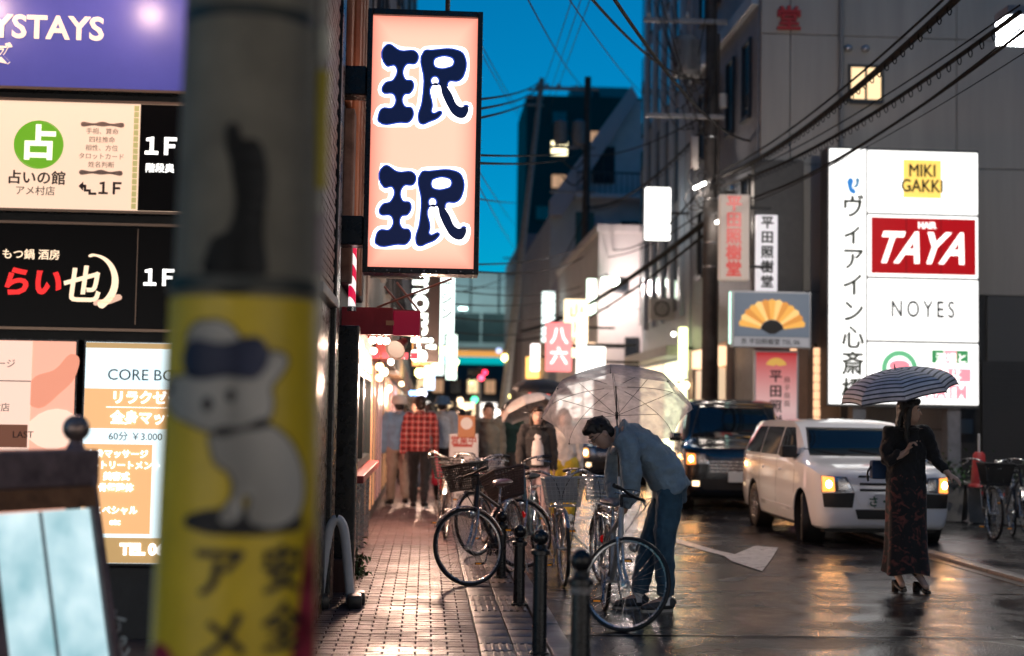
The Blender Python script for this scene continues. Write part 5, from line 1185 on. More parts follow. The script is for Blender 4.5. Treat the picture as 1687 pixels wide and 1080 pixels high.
# ================================================================ vehicles
def apply_mods(o):
    bpy.context.view_layer.update(); dg = bpy.context.evaluated_depsgraph_get()
    me = bpy.data.meshes.new_from_object(o.evaluated_get(dg)); o.modifiers.clear(); old = o.data; o.data = me; bpy.data.meshes.remove(old)
def car(loc, rz, label, L, W, H, paint, spec, kind='van', steer=0, plate='', lamp=(1, .30, .055), ls=1.5, glass=None):
    """x forward, front bumper at x=0; local y left"""
    s = empty('parked_car', loc, rz, label, 'car', 'cars queued in the street'); h = W / 2
    hood0, hoodL, cowl, roofx = spec['hood0'], spec['hoodL'], spec['cowl'], spec['roofx']; belt = spec['belt']
    st = [  # x, [(y,z) bottom, lower, mid, belt, upper, centre]
        (0.00, [(h * .70, .26), (h * .80, .34), (h * .82, .55), (h * .80, hood0 - .08), (h * .70, hood0 - .02), (0, hood0)]),
        (-.12, [(h * .86, .20), (h * .93, .33), (h * .94, .55), (h * .92, hood0 - .04), (h * .80, hood0 + .035), (0, hood0 + .06)]),
        (-.45, [(h * .93, .20), (h * .99, .33), (h, .58), (h * .975, hood0 + .06), (h * .82, hood0 + .10), (0, hood0 + .125)]),
        (-hoodL, [(h * .94, .20), (h * .99, .33), (h, .60), (h * .975, belt - .02), (h * .85, cowl - .02), (0, cowl)]),
        (-roofx * .55 - hoodL * .45, [(h * .94, .20), (h * .99, .33), (h, .62), (h * .975, belt), (h * .80, (H + cowl) / 2 - .02), (0, (H + cowl) / 2 + .03)]),
        (-roofx, [(h * .94, .20), (h * .99, .33), (h, .62), (h * .975, belt + .01), (h * .79, H - .06), (0, H - .025)]),
        (-roofx - .35, [(h * .94, .20), (h * .99, .33), (h, .62), (h * .975, belt + .015), (h * .79, H - .035), (0, H)]),
        (-L * .62, [(h * .94, .20), (h * .99, .33), (h, .62), (h * .975, belt + .02), (h * .79, H - .03), (0, H)]),
        (-L + .30, [(h * .94, .22), (h * .99, .35), (h, .64), (h * .97, belt + .03), (h * .77, H - .05), (0, H - .02)]),
        (-L + .06, [(h * .90, .28), (h * .95, .38), (h * .96, .66), (h * .93, belt + .03), (h * .68, H - .13), (0, H - .08)]),
        (-L, [(h * .80, .34), (h * .85, .42), (h * .87, .66), (h * .85, belt), (h * .62, H - .22), (0, H - .18)])]
    rings = []
    for x, p in st:
        rings.append([V((x, y, z)) for y, z in p] + [V((x, -y, z)) for y, z in reversed(p[:-1])])
    m = MB().rings(rings)
    o = m.build('body', paint, s)
    sub = o.modifiers.new('s', 'SUBSURF'); sub.levels = sub.render_levels = 2
    # crease the belt and the roof edge so that the sheet metal keeps its lines
    bm = bmesh.new(); bm.from_mesh(o.data); cl = bm.edges.layers.float.get('crease_edge') or bm.edges.layers.float.new('crease_edge')
    for e in bm.edges:
        a, b_ = e.verts
        ia, ib = a.index % 11, b_.index % 11
        if ia == ib and ia in (0, 10, 3, 7): e[cl] = .75
        elif ia == ib and ia in (4, 6): e[cl] = .6
    bm.to_mesh(o.data); bm.free()
    rw = spec['rw']; wx = (-spec['fo'], -spec['fo'] - spec['wb'])
    cut = MB()
    for x in wx:
        for y in (-1, 1): cut.lathe([(rw + .055, -.15), (rw + .055, .15)], 36, MX.Translation((x, y * (h - .10), rw + .01)) @ MX.Rotation(pi / 2, 4, 'X'))
    co = cut.build('cutter', BLACKM, s); b_ = o.modifiers.new('b', 'BOOLEAN'); b_.object = co; b_.operation = 'DIFFERENCE'; b_.solver = 'EXACT'
    apply_mods(o); bpy.data.objects.remove(co)
    o.data.materials.clear(); o.data.materials.append(paint)
    o.data.polygons.foreach_set('use_smooth', [True] * len(o.data.polygons)); o.data.set_sharp_from_angle(angle=R(32))
    # ray helper: project panels onto the finished body
    bmh = bmesh.new(); bmh.from_mesh(o.data)
    from mathutils.bvhtree import BVHTree
    tree = BVHTree.FromBMesh(bmh)
    def front(y, z):
        for q in range(12):
            r = tree.ray_cast(V((2, y * (1 - .02 * q), z)), V((-1, 0, 0)))
            if r[0] and r[0].x > -roofx - .15: return r[0].x
        return -roofx
    def side(x, z, sg):
        for q in range(10):
            r = tree.ray_cast(V((x - .04 * q, sg * 3, z)), V((0, -sg, 0)))
            if r[0]: return r[0].y
        return sg * h * .74
    def topz(x, y):
        r = tree.ray_cast(V((x, y, 4)), V((0, 0, -1))); return r[0].z if r[0] else H
    def skin(name, quad, kind_, off, m_, parent=s, n=8, th=.006):
        """patch bounded by 4 corners (in the projection plane), laid on the body, off metres proud"""
        m = MB(); A, B, C, D = [V((*q, 0)) for q in quad]; g_ = []
        for lay in (off, off - th):
            for i in range(n + 1):
                for j in range(n + 1):
                    u_, v_ = i / n, j / n; p = (A * (1 - u_) + B * u_) * (1 - v_) + (D * (1 - u_) + C * u_) * v_
                    if kind_ == 'front': g_.append((front(p.x, p.y) + lay, p.x, p.y))
                    elif kind_ in (1, -1): g_.append((p.x, side(p.x, p.y, kind_) + kind_ * lay, p.y))
                    else: g_.append((p.x, p.y, topz(p.x, p.y) + lay))
        N = (n + 1) ** 2; fs = []
        for i in range(n):
            for j in range(n):
                a = i * (n + 1) + j; q = (a, a + 1, a + n + 2, a + n + 1); fs.append(q); fs.append(tuple(k + N for k in reversed(q)))
        edge = [i for i in range(n + 1)] + [(i) * (n + 1) + n for i in range(1, n + 1)] + [n * (n + 1) + j for j in range(n - 1, -1, -1)] + [i * (n + 1) for i in range(n - 1, 0, -1)]
        for k in range(len(edge)): a, b2 = edge[k], edge[(k + 1) % len(edge)]; fs.append((a, b2, b2 + N, a + N))
        return m.add(g_, fs).build(name, m_, parent)
    G = glass or mat('car glass', (.006, .008, .010), .04, spec=1.0, coat=.6)
    # windscreen: projected from the front
    wt = spec.get('wt', 1)
    zb, zt = cowl + .035, H - .145
    skin('windscreen_seal', [(-h * .80, zb - .02), (h * .80, zb - .02), (h * .68 * wt, zt + .02), (-h * .68 * wt, zt + .02)], 'front', .006, BLACKM, n=12)
    ws = skin('windscreen', [(-h * .775, zb), (h * .775, zb), (h * .655 * wt, zt), (-h * .655 * wt, zt)], 'front', .014, G, n=12)
    wp = MB()
    for y in (.30, -.25): wp.tube([(front(y, zb - .01) + .03, y, zb - .01), (front(y - .45, zb + .06) + .025, y - .45, zb + .06)], .007, 6)
    wp.build('wiper', BLACKM, s)
    zb2, zt2 = belt + .035, H - .13
    xw = spec['win']
    for sg in (1, -1):
        for (x0, x1, lean_) in xw:
            skin('side_window', [(x0, zb2), (x1, zb2), (x1 - .02, zt2), (x0 - lean_, zt2)], sg, .006, G, n=6)
        for x in spec['doors']:
            skin('door_gap', [(x, .30), (x - .008, .30), (x - .008, belt), (x, belt)], sg, .0015, BLACKM, n=5, th=.002)
        for x in spec['handles']: skin('door_handle', [(x, belt - .13), (x - .19, belt - .13), (x - .19, belt - .165), (x, belt - .165)], sg, .028, paint if kind == 'van' else CHROME, n=3, th=.03)
        skin('side_moulding', [(-1.15, .40), (-L + 1.05, .42), (-L + 1.05, .36), (-1.15, .34)], sg, .010, paint, n=6, th=.012)
        mx = -hoodL - .18; yb = side(mx, belt + .07, sg)
        MB().bbox((mx - .07, yb + sg * .04, belt + .02), (mx + .07, yb + sg * .24, belt + .17), .03).build('wing_mirror', BLACKM if kind == 'van' else paint, s)
        MB().box((mx - .02, yb - sg * .02, belt + .03), (mx + .02, yb + sg * .06, belt + .07)).build('mirror_stalk', BLACKM, s, smooth=False)
        # head lamps
        hz0, hz1 = spec['hl']
        skin('headlamp', [(sg * h * .50, hz0 + .02), (sg * h * .905, hz0), (sg * h * .905, hz1), (sg * h * .58, hz1 - .01)], 'front', .012, mat('clear lamp lens', (.30, .30, .32), .08, .6, coat=1), n=6)
        hl = skin('lit_lamp', [(sg * h * .745, hz0 + .012), (sg * h * .90, hz0 + .005), (sg * h * .90, hz1 - .005), (sg * h * .755, hz1 - .015)], 'front', .022, emat('headlamp glow %s' % label[:8], lamp, ls), n=4)
        lamp_light(hl, (.12, sg * h * .82, (hz0 + hz1) / 2), 4, (1, .42, .12), .04, 95, (3.2, sg * h * .9, 0))
        bx_ = front(sg * h * .82, (hz0 + hz1) / 2) + .025; MB().sph((bx_, sg * h * .825, (hz0 + hz1) / 2), .045, 12, 8, (.5, .8, 1)).build('bulb', emat('hot lamp bulb', (1, .55, .22), 34), hl)
        skin('lamp_reflector', [(sg * h * .55, hz0 + .04), (sg * h * .70, hz0 + .03), (sg * h * .70, hz1 - .03), (sg * h * .60, hz1 - .03)], 'front', .018, CHROME, n=3)
    for x, front_ in zip(wx, (1, 0)):
        for y in (-1, 1):
            T = MX.Translation((x, y * (h - .115), rw)) @ MX.Rotation(R(steer) * front_, 4, 'Z')
            ty = MB().lathe([(rw * .62, -.085), (rw * .9, -.095), (rw * .985, -.08), (rw, -.05), (rw, .05), (rw * .985, .08), (rw * .9, .095), (rw * .62, .085)], 36, T @ MX.Rotation(pi / 2, 4, 'X')).build('wheel', RUBBER, s)
            hc = MB(); hc.lathe([(rw * .63, -.07), (rw * .60, -.088), (rw * .5, -.075), (rw * .2, -.085), (.03, -.095), (.001, -.095)], 28, T @ MX.Rotation(pi / 2 * (1 if y < 0 else -1) * -1, 4, 'X'), cap=False)
            for k in range(7): hc.box((.05, -.012, .072), (rw * .58, .012, .090), T @ MX.Rotation(pi / 2 * (1 if y < 0 else -1), 4, 'X') @ MX.Rotation(k * 2 * pi / 7, 4, 'Z'))
            hc.build('hubcap', STEEL, ty)
            MB().lathe([(rw + .05, -.12), (rw + .05, .10), (.05, .10)], 30, MX.Translation((x, y * (h - .14), rw + .01)) @ MX.Rotation(pi / 2 * y, 4, 'X'), cap=False).build('arch_liner', BLACKM, s)
    MB().box((-L + .4, -h * .8, .16), (-.3, h * .8, .24)).build('underbody', BLACKM, s, smooth=False)
    if kind == 'van':
        skin('front_centre_panel', [(-h * .40, .50), (h * .40, .50), (h * .56, hood0 - .06), (-h * .56, hood0 - .06)], 'front', .020, paint, n=8)
        for z in (.735, .665): skin('grille_slot', [(-h * .40, z), (h * .40, z), (h * .40, z + .03), (-h * .40, z + .03)], 'front', .025, BLACKM, n=5)
        skin('grille_top_slot', [(-h * .42, hood0 - .055), (h * .42, hood0 - .055), (h * .40, hood0 - .03), (-h * .40, hood0 - .03)], 'front', .016, BLACKM, n=5)
        for sg in (1, -1): skin('bumper_insert', [(sg * h * .50, .47), (sg * h * .88, .47), (sg * h * .90, spec['hl'][0] - .01), (sg * h * .47, spec['hl'][0] + .0)], 'front', .016, BLACKM, n=5)
        skin('lower_intake', [(-h * .42, .335), (h * .42, .335), (h * .46, .45), (-h * .46, .45)], 'front', .014, BLACKM, n=6)
    else:
        skin('grille', [(-h * .50, .60), (h * .50, .60), (h * .52, spec['hl'][1] - .06), (-h * .52, spec['hl'][1] - .06)], 'front', .012, mat('dark chrome', (.12, .12, .13), .2, .8), n=6)
        for k in range(4): z = .63 + k * (spec['hl'][1] - .72) / 4; skin('grille_bar', [(-h * .50, z), (h * .50, z), (h * .50, z + .02), (-h * .50, z + .02)], 'front', .022, CHROME, n=5)
        skin('lower_intake', [(-h * .60, .34), (h * .60, .34), (h * .66, .52), (-h * .66, .52)], 'front', .012, BLACKM, n=6)
        for sg in (1, -1): skin('fog_lamp', [(sg * h * .68, .40), (sg * h * .80, .40), (sg * h * .80, .48), (sg * h * .68, .48)], 'front', .016, emat('fog glow', (1, .7, .4), 2.5), n=3)
    px_ = front(0, .56) + .045
    pl = MB().bbox((px_ - .012, -.165, .47), (px_, .165, .635), .006).build('number_plate', mat('plate white', (.6, .6, .58), .5), s, smooth=False)
    if plate: text(plate, .13, mat('plate green', (.02, .10, .06), .5), s, (px_ + .002, 0, .54), rot=(pi / 2, 0, pi / 2), off=.003, name='plate_number')
    bmh.free(); return s
WPAINT = mat('white car paint', (.82, .83, .85), .28, coat=1, bump=.02, bs=8); BPAINT = mat('black car paint', (.006, .007, .009), .2, coat=1)
VAN = dict(hood0=.88, hoodL=.98, cowl=1.04, roofx=1.62, belt=1.0, rw=.30, fo=.80, wb=2.55, hl=(.645, .84), win=((-1.18, -2.0, .46), (-2.07, -2.95, .03), (-3.02, -3.9, .02)), doors=(-1.12, -2.04, -2.99), handles=(-1.8, -2.75))
MVN = dict(wt=.88, hood0=.98, hoodL=.95, cowl=1.14, roofx=1.75, belt=1.08, rw=.33, fo=.90, wb=2.9, hl=(.74, .93), win=((-1.25, -2.1, .52), (-2.18, -3.2, .03), (-3.28, -4.3, .02)), doors=(-1.2, -2.14, -3.24), handles=(-1.9, -3.0))
KEI = dict(wt=.9, hood0=.80, hoodL=.85, cowl=.98, roofx=1.45, belt=.96, rw=.28, fo=.70, wb=2.4, hl=(.60, .80), win=((-1.05, -1.8, .42), (-1.87, -2.6, .03), (-2.67, -3.2, .02)), doors=(-1.0, -1.84), handles=(-1.6, -2.4))
car((5.47, 16.62, 0), R(-90), 'white compact van with lit amber headlamps behind the woman', 4.25, 1.69, 1.53, WPAINT, VAN, steer=-14, plate='さ・6-24')
car((5.05, 22.8, 0), R(-98), 'tall black minivan with lit headlamp behind the white van', 4.85, 1.84, 1.86, BPAINT, MVN, kind='mini', plate='', lamp=(1, .28, .05), ls=1.4)
car((4.15, 31.0, 0), R(-90), 'small dark car half hidden behind the bending man', 3.7, 1.6, 1.5, mat('dark grey car paint', (.02, .02, .024), .25, coat=1), KEI, kind='mini', lamp=(1, .45, .15), ls=1.6)
# ================================================================ people
SKIN = mat('skin', (.58, .37, .28), .5, var=.10, vs=12, spec=.4)
HAIRB = mat('black hair', (.010, .008, .008), .38, bump=.5, bs=120)
HAIRBR = mat('dark brown hair', (.025, .014, .010), .4, bump=.5, bs=110)
LIPS = mat('lips', (.36, .11, .10), .4); EYEW = mat('eye white', (.65, .62, .6), .2); EYED = mat('dark iris', (.015, .01, .01), .15)
CLT = bpy.data.textures.new('folds', 'CLOUDS'); CLT.noise_scale = .085; CLT.noise_depth = 3
CLT2 = bpy.data.textures.new('hairnoise', 'CLOUDS'); CLT2.noise_scale = .035
def remesh(o, vox, smooth=5, disp=0, tex=None):
    r_ = o.modifiers.new('r', 'REMESH'); r_.mode = 'VOXEL'; r_.voxel_size = vox; r_.use_smooth_shade = True
    if smooth: q = o.modifiers.new('q', 'SMOOTH'); q.iterations = smooth; q.factor = .5
    if disp: d = o.modifiers.new('d', 'DISPLACE'); d.texture = tex or CLT; d.strength = disp; d.texture_coords = 'LOCAL'; d.mid_level = .5
    return o
def cloth(name, col, rough=.8, **k): return mat(name, col, rough, var=k.pop('var', .18), vs=k.pop('vs', 9), bump=.25, bs=220, sheen=.15, **k)
def limb(m, pts, rs, n=12, sub=3):
    P_ = bez(pts, sub); k = len(P_); q = []
    for i in range(k):
        t = i / (k - 1) * (len(rs) - 1); j = min(int(t), len(rs) - 2); q.append(rs[j] + (rs[j + 1] - rs[j]) * (t - j))
    m.tube(P_, q, n); m.sph(P_[0], q[0], 10, 8); m.sph(P_[-1], q[-1], 10, 8)
def hand(m, wr, d, pn, curl=.6, sc=1.0):
    d = V(d).normalized(); pn = V(pn); pn = (pn - d * pn.dot(d)).normalized(); sd = d.cross(pn)
    wr = V(wr); m.ell([wr - d * .015, wr + d * .02 * sc, wr + d * .06 * sc, wr + d * .092 * sc], [.024 * sc, .032 * sc, .040 * sc, .036 * sc], [.018 * sc, .017 * sc, .016 * sc, .013 * sc], sd, 12)
    for k, (o_, l) in enumerate(((-.030, .062), (-.010, .072), (.011, .068), (.030, .054))):
        a = wr + d * .085 * sc + sd * o_ * sc; c1 = curl * .6; c2 = curl * 1.5
        b_ = a + (d * cos(c1) + pn * sin(c1)) * l * .5 * sc; c = b_ + (d * cos(c2) + pn * sin(c2)) * l * .5 * sc
        m.tube([a - d * .02, a, b_, c], [.0088 * sc, .0088 * sc, .0080 * sc, .0065 * sc], 8); m.sph(c, .0066 * sc, 8, 6)
    t0 = wr + d * .025 * sc - sd * .028 * sc; t1 = t0 + (d * .6 - sd * .7 + pn * .3).normalized() * .035 * sc; t2 = t1 + (d * .8 - sd * .15 + pn * .5).normalized() * .03 * sc
    m.tube([t0, t1, t2], [.012 * sc, .0095 * sc, .0075 * sc], 8); m.sph(t2, .0076 * sc, 8, 6)
def headm(m, c, f, u, k=1.0):
    r_ = f.cross(u).normalized(); rot = MX((r_, f, u)).transposed()
    m.sph(c + u * .015 * k, 1, 18, 14, (.076 * k, .094 * k, .108 * k), rot)
    m.ell([c + f * .018 * k - u * .02 * k, c + f * .028 * k - u * .06 * k, c + f * .040 * k - u * .095 * k, c + f * .046 * k - u * .112 * k], [.070 * k, .064 * k, .045 * k, .022 * k], [.075 * k, .066 * k, .046 * k, .022 * k], r_, 14)
    m.tube([c + f * .084 * k + u * .016 * k, c + f * .098 * k - u * .008 * k, c + f * .106 * k - u * .024 * k, c + f * .085 * k - u * .034 * k], [.008 * k, .011 * k, .014 * k, .010 * k], 8)
    for s_ in (-1, 1):
        m.sph(c + r_ * s_ * .077 * k - u * .012 * k - f * .004, 1, 8, 8, (.010 * k, .018 * k, .030 * k), rot)
        m.sph(c + f * .080 * k + r_ * s_ * .030 * k + u * .027 * k, 1, 8, 6, (.022 * k, .010 * k, .007 * k), rot)
    m.sph(c + f * .083 * k - u * .060 * k, 1, 10, 6, (.022 * k, .012 * k, .012 * k), rot)
def facebits(root, c, f, u, k=1.0, glasses=False):
    r_ = f.cross(u).normalized(); rot = MX((r_, f, u)).transposed()
    for s_ in (-1, 1):
        MB().sph(c + f * .083 * k + r_ * s_ * .030 * k + u * .010 * k, 1, 10, 8, (.013 * k, .008 * k, .007 * k), rot).build('eye', EYEW, root)
        MB().sph(c + f * .0895 * k + r_ * s_ * .030 * k + u * .010 * k, 1, 8, 6, (.0058 * k, .003 * k, .0058 * k), rot).build('iris', EYED, root)
        MB().tube([c + f * .091 * k + r_ * s_ * .014 * k + u * .034 * k, c + f * .088 * k + r_ * s_ * .034 * k + u * .038 * k, c + f * .076 * k + r_ * s_ * .050 * k + u * .030 * k], .0042 * k, 6).build('eyebrow', HAIRB, root)
        if glasses:
            MB().tube([c + f * .100 * k + r_ * (s_ * .034 + .024 * cos(a * pi / 6)) * k + u * (.008 + .019 * sin(a * pi / 6)) * k for a in range(12)], .0022, 5, loop=True).build('spectacle_rim', FRAMED, root)
            MB().tube([c + f * .098 * k + r_ * s_ * .058 * k + u * .010 * k, c + r_ * s_ * .080 * k + u * .010 * k], .0022, 5).build('spectacle_arm', FRAMED, root)
    MB().sph(c + f * .094 * k - u * .056 * k, 1, 10, 6, (.021 * k, .005 * k, .0045 * k), rot).sph(c + f * .093 * k - u * .065 * k, 1, 10, 6, (.018 * k, .005 * k, .0055 * k), rot).build('mouth', LIPS, root)
def hairm(c, f, u, style, k=1.0):
    r_ = f.cross(u).normalized(); rot = MX((r_, f, u)).transposed(); m = MB()
    m.sph(c + u * .040 * k - f * .018 * k, 1, 18, 14, (.087 * k, .098 * k, .096 * k), rot); m.sph(c - f * .045 * k - u * .01 * k, 1, 14, 10, (.078 * k, .058 * k, .085 * k), rot)
    m.sph(c + u * .092 * k + f * .050 * k, 1, 14, 10, (.070 * k, .060 * k, .040 * k), rot)
    if style == 'short':
        rn = random.Random(3)
        for q in range(70):
            a_ = rn.uniform(0, 2 * pi); e_ = rn.uniform(-.15, 1.5); d_ = (r_ * cos(a_) * cos(e_) + f * sin(a_) * cos(e_) + u * sin(e_))
            if d_.dot(f) > .72 and d_.dot(u) < .35: continue
            p_ = c + u * .035 * k - f * .012 * k + V((d_.dot(r_) * .080, 0, 0)).x * r_ + f * d_.dot(f) * .090 + u * d_.dot(u) * .090
            m.tube([p_, p_ + (d_ + f * .7 + u * .1).normalized() * rn.uniform(.018, .034)], [.014, .004], 6)
    if style == 'long':
        for s_ in (-1, 1): m.tube(bez([c + r_ * s_ * .074 * k + u * .03 * k - f * .0, c + r_ * s_ * .086 * k - u * .08 * k - f * .01, c + r_ * s_ * .092 * k - V((0, 0, .20)) - f * .02, c + r_ * s_ * .08 * k - V((0, 0, .34)) - f * .01], 4), [.03] * 9 + [.03, .026, .022, .016], 10)
        m.ell(bez([c - f * .06 * k + u * .02, c - f * .085 * k - u * .08 * k, c - f * .09 * k - V((0, 0, .22)), c - f * .075 * k - V((0, 0, .37))], 3), [.085] * 6 + [.09, .085, .075, .05], [.035] * 6 + [.034, .03, .024, .012], r_, 14)
    if style == 'bob':
        for s_ in (-1, 1): m.tube(bez([c + r_ * s_ * .074 * k + u * .03 * k, c + r_ * s_ * .084 * k - u * .06 * k, c + r_ * s_ * .078 * k - u * .13 * k], 4), .03, 10)
        m.ell([c - f * .05 * k, c - f * .075 * k - u * .07 * k, c - f * .06 * k - u * .13 * k], [.085, .085, .06], [.04, .04, .03], r_, 12)
    return m
def shoe(root, heel, toe, m_, sole_m, up=.085, ht=0.0):
    heel, toe = V(heel), V(toe); d = toe - heel; L_ = d.length; d.normalize(); sd = V((-d.y, d.x, 0)).normalized()
    m = MB(); st = ((-.10, .030, .035), (.0, .036, .048), (.25, .038, .050), (.5, .042, .038), (.75, .046, .029), (.95, .036, .022), (1.04, .014, .012))
    m.ell([heel + d * (a * L_) + V((0, 0, h_ + .018)) for a, w_, h_ in st], [w_ for a, w_, h_ in st], [h_ for a, w_, h_ in st], sd, 14)
    m.tube([heel + d * .1 * L_ + V((0, 0, .05)), heel + d * .12 * L_ + V((0, 0, up + .02))], [.042, .040], 12)
    o = m.build('shoe', m_, root); remesh(o, .008, 2)
    rg = []
    for z in (0, .022): rg.append([heel + d * (.5 * L_ + (L_ * .56) * cos(t)) + sd * (.047 * sin(t) * (1 + .12 * cos(t))) + V((0, 0, z)) for t in [2 * pi * k / 24 for k in range(24)]])
    MB().rings(rg).build('sole', sole_m, o); return o
def person(loc, rz, label, J, top, bottom, shoes, hair=HAIRB, style='short', vox=.010, f=(0, 1, 0), u=(0, 0, 1), k=1.0, ease=1.0, sleeve=1.0, face=True, glasses=False, legr=1.0, cuff=None, curl=(.5, .5), hatm=None, hat=None, group=None, palm=((0, 0, 0), (0, 0, 0)), hem=None, soles=None):
    """J: joints in local space"""
    s = empty('person', loc, rz, label, 'person', group)
    J = {a: V(b_) for a, b_ in J.items()}; f = V(f).normalized(); u = V(u); u = (u - f * u.dot(f)).normalized()
    side = (J['shr'] - J['shl']).normalized(); hs = (J['hipr'] - J['hipl']).normalized()
    m = MB()
    spine = bez([J['pel'] - (J['waist'] - J['pel']).normalized() * .07, J['pel'], J['waist'], J['chest'], J['neck']], 3)
    def prof(v): 
        n = len(spine); return [v[min(int(i / (n - 1) * (len(v) - 1)), len(v) - 2)] * (1 - (i / (n - 1) * (len(v) - 1)) % 1) + v[min(int(i / (n - 1) * (len(v) - 1)) + 1, len(v) - 1)] * ((i / (n - 1) * (len(v) - 1)) % 1) for i in range(n)]
    m.ell(spine, prof([.13, .155, .135, .16, .075]), prof([.09, .105, .09, .105, .06]), side, 18)
    hc = J['head']; m.tube([J['neck'] - (hc - J['neck']) * .2, J['neck'].lerp(hc, .75)], [.058 * k, .050 * k], 12); headm(m, hc, f, u, k)
    for a in 'lr':
        limb(m, [J['sh' + a], J['el' + a], J['wr' + a]], [.050, .044, .036, .035, .025], 10)
        d = (J['wr' + a] - J['el' + a]).normalized(); pn = V(palm[0 if a == 'l' else 1])
        if pn.length < .1: pn = side * (1 if a == 'l' else -1)
        hand(m, J['wr' + a], d if 'hd' + a not in J else J['hd' + a], pn, curl[0 if a == 'l' else 1])
        limb(m, [J['hip' + a], J['kn' + a], J['an' + a]], [.078, .068, .052, .050, .036], 10); limb(m, [J['an' + a] + V((0, 0, .01)), J['toe' + a] + V((0, 0, .02))], [.036, .028], 8)
    remesh(m.build('body', SKIN, s), min(vox, .0075) if vox < .011 else vox, 2)
    if face: facebits(s, hc, f, u, k, glasses)
    # upper garment
    if top:
        m = MB(); e = .018 * ease
        if hem is None: sp2 = spine
        else: sp2 = [J['pel'] + (J['waist'] - J['pel']).normalized() * hem] + spine[4:]
        n = len(sp2)
        def pr(v): return [v[min(int(i / (n - 1) * (len(v) - 1)), len(v) - 2)] * (1 - (i / (n - 1) * (len(v) - 1)) % 1) + v[min(int(i / (n - 1) * (len(v) - 1)) + 1, len(v) - 1)] * ((i / (n - 1) * (len(v) - 1)) % 1) for i in range(n)]
        m.ell(sp2, [q + e for q in pr([.165, .165, .155, .165, .065])], [q + e for q in pr([.118, .118, .112, .115, .062])], side, 20)
        for a in 'lr':
            en = J['el' + a].lerp(J['wr' + a], (sleeve - .5) * 2) if sleeve > .5 else J['sh' + a].lerp(J['el' + a], sleeve * 2)
            mid = [J['el' + a]] if sleeve > .55 else []
            limb(m, [J['sh' + a].lerp(J['neck'], .25), J['sh' + a] + V((0, 0, -.01))] + mid + [en], [.055 + e, .060 + e, .050 + e, .044 + e, .038 + e], 12)
        tp = m.build('upper_garment', top, s); remesh(tp, vox, 3, .05)
        cl = MB(); cax = (hc - J['neck']).normalized(); c_ = J['neck'] + cax * .02; a_, b_ = frame_of(cax)
        cl.tube([c_ + (a_ * cos(t) * .068 + b_ * sin(t) * .066) for t in [2 * pi * q / 16 for q in range(16)]], .014, 8, loop=True); cl.build('collar', top, tp)
    if bottom:
        m = MB(); e = .012 * ease
        m.ell([J['pel'].lerp(J['waist'], .45), J['pel'], J['hipl'].lerp(J['hipr'], .5) - V((0, 0, .06))], [.145 + e, .168 + e, .15 + e], [.105 + e, .122 + e, .11 + e], hs, 18)
        for a in 'lr':
            en = J['an' + a] + V((0, 0, .05)) if cuff is None else J['kn' + a].lerp(J['an' + a], cuff)
            limb(m, [J['hip' + a], J['kn' + a], en], [(.088 + e) * legr, (.078 + e) * legr, (.062 + e) * legr, (.058 + e) * legr, (.048 + e) * legr], 12)
        remesh(m.build('trousers', bottom, s), vox, 3, .032)
    for a in 'lr':
        d = (J['toe' + a] - J['an' + a]); d.z = 0; d.normalize(); hp = V((J['an' + a].x, J['an' + a].y, 0)) - d * .05; hp.z = max(0, J['an' + a].z - .085)
        if shoes: shoe(s, hp, hp + d * .245, shoes, soles or WHITEP)
    if hair: remesh(hairm(hc, f, u, style, k).build('hair', hair, s), .008, 2, .014, CLT2)
    if hat == 'cap' or hat == 'bucket':
        r_ = f.cross(u).normalized(); rot = MX.Translation(hc + u * .055) @ MX((r_, f, u)).transposed().to_4x4()
        pr_ = [(.120, -.045), (.124, .0), (.118, .045), (.09, .085), (.02, .105)] if hat == 'cap' else [(.165, -.055), (.163, -.05), (.124, -.005), (.120, .05), (.10, .085), (.02, .095)]
        ho = MB().lathe(pr_, 22, rot).build('hat', hatm, s)
        if hat == 'cap': MB().ell([hc + u * .05 + f * .07, hc + u * .045 + f * .13, hc + u * .035 + f * .165], [.09, .08, .03], [.008, .007, .005], r_, 14).build('brim', hatm, ho)
    return s
def walkJ(h=1.72, st=.22, sw=.16, lean_=.03, wide=.09, bend=.25, sh=.185):
    q = h / 1.72
    J = dict(pel=(0, 0, .95), waist=(0, lean_ * .4, 1.11), chest=(0, lean_, 1.28), neck=(0, lean_ * 1.3, 1.455), head=(0, lean_ * 1.3 + .02, 1.60), shl=(-sh, lean_, 1.405), shr=(sh, lean_, 1.405),
             ell=(-sh - .05, lean_ - sw * .45, 1.13), elr=(sh + .05, lean_ + sw * .35, 1.13), wrl=(-sh - .06, lean_ - sw * .55, .88), wrr=(sh + .05, lean_ + sw * 1.1, .89),
             hipl=(-wide, 0, .90), hipr=(wide, 0, .90), knl=(-wide, st * .62, .49), knr=(wide, -st * .30, .48), anl=(-wide, st, .085), anr=(wide, -st * 1.05, .12), toel=(-wide - .02, st + .16, .02), toer=(wide + .02, -st * 1.05 + .15, .03))
    return {a: tuple(c * q for c in b_) for a, b_ in J.items()}
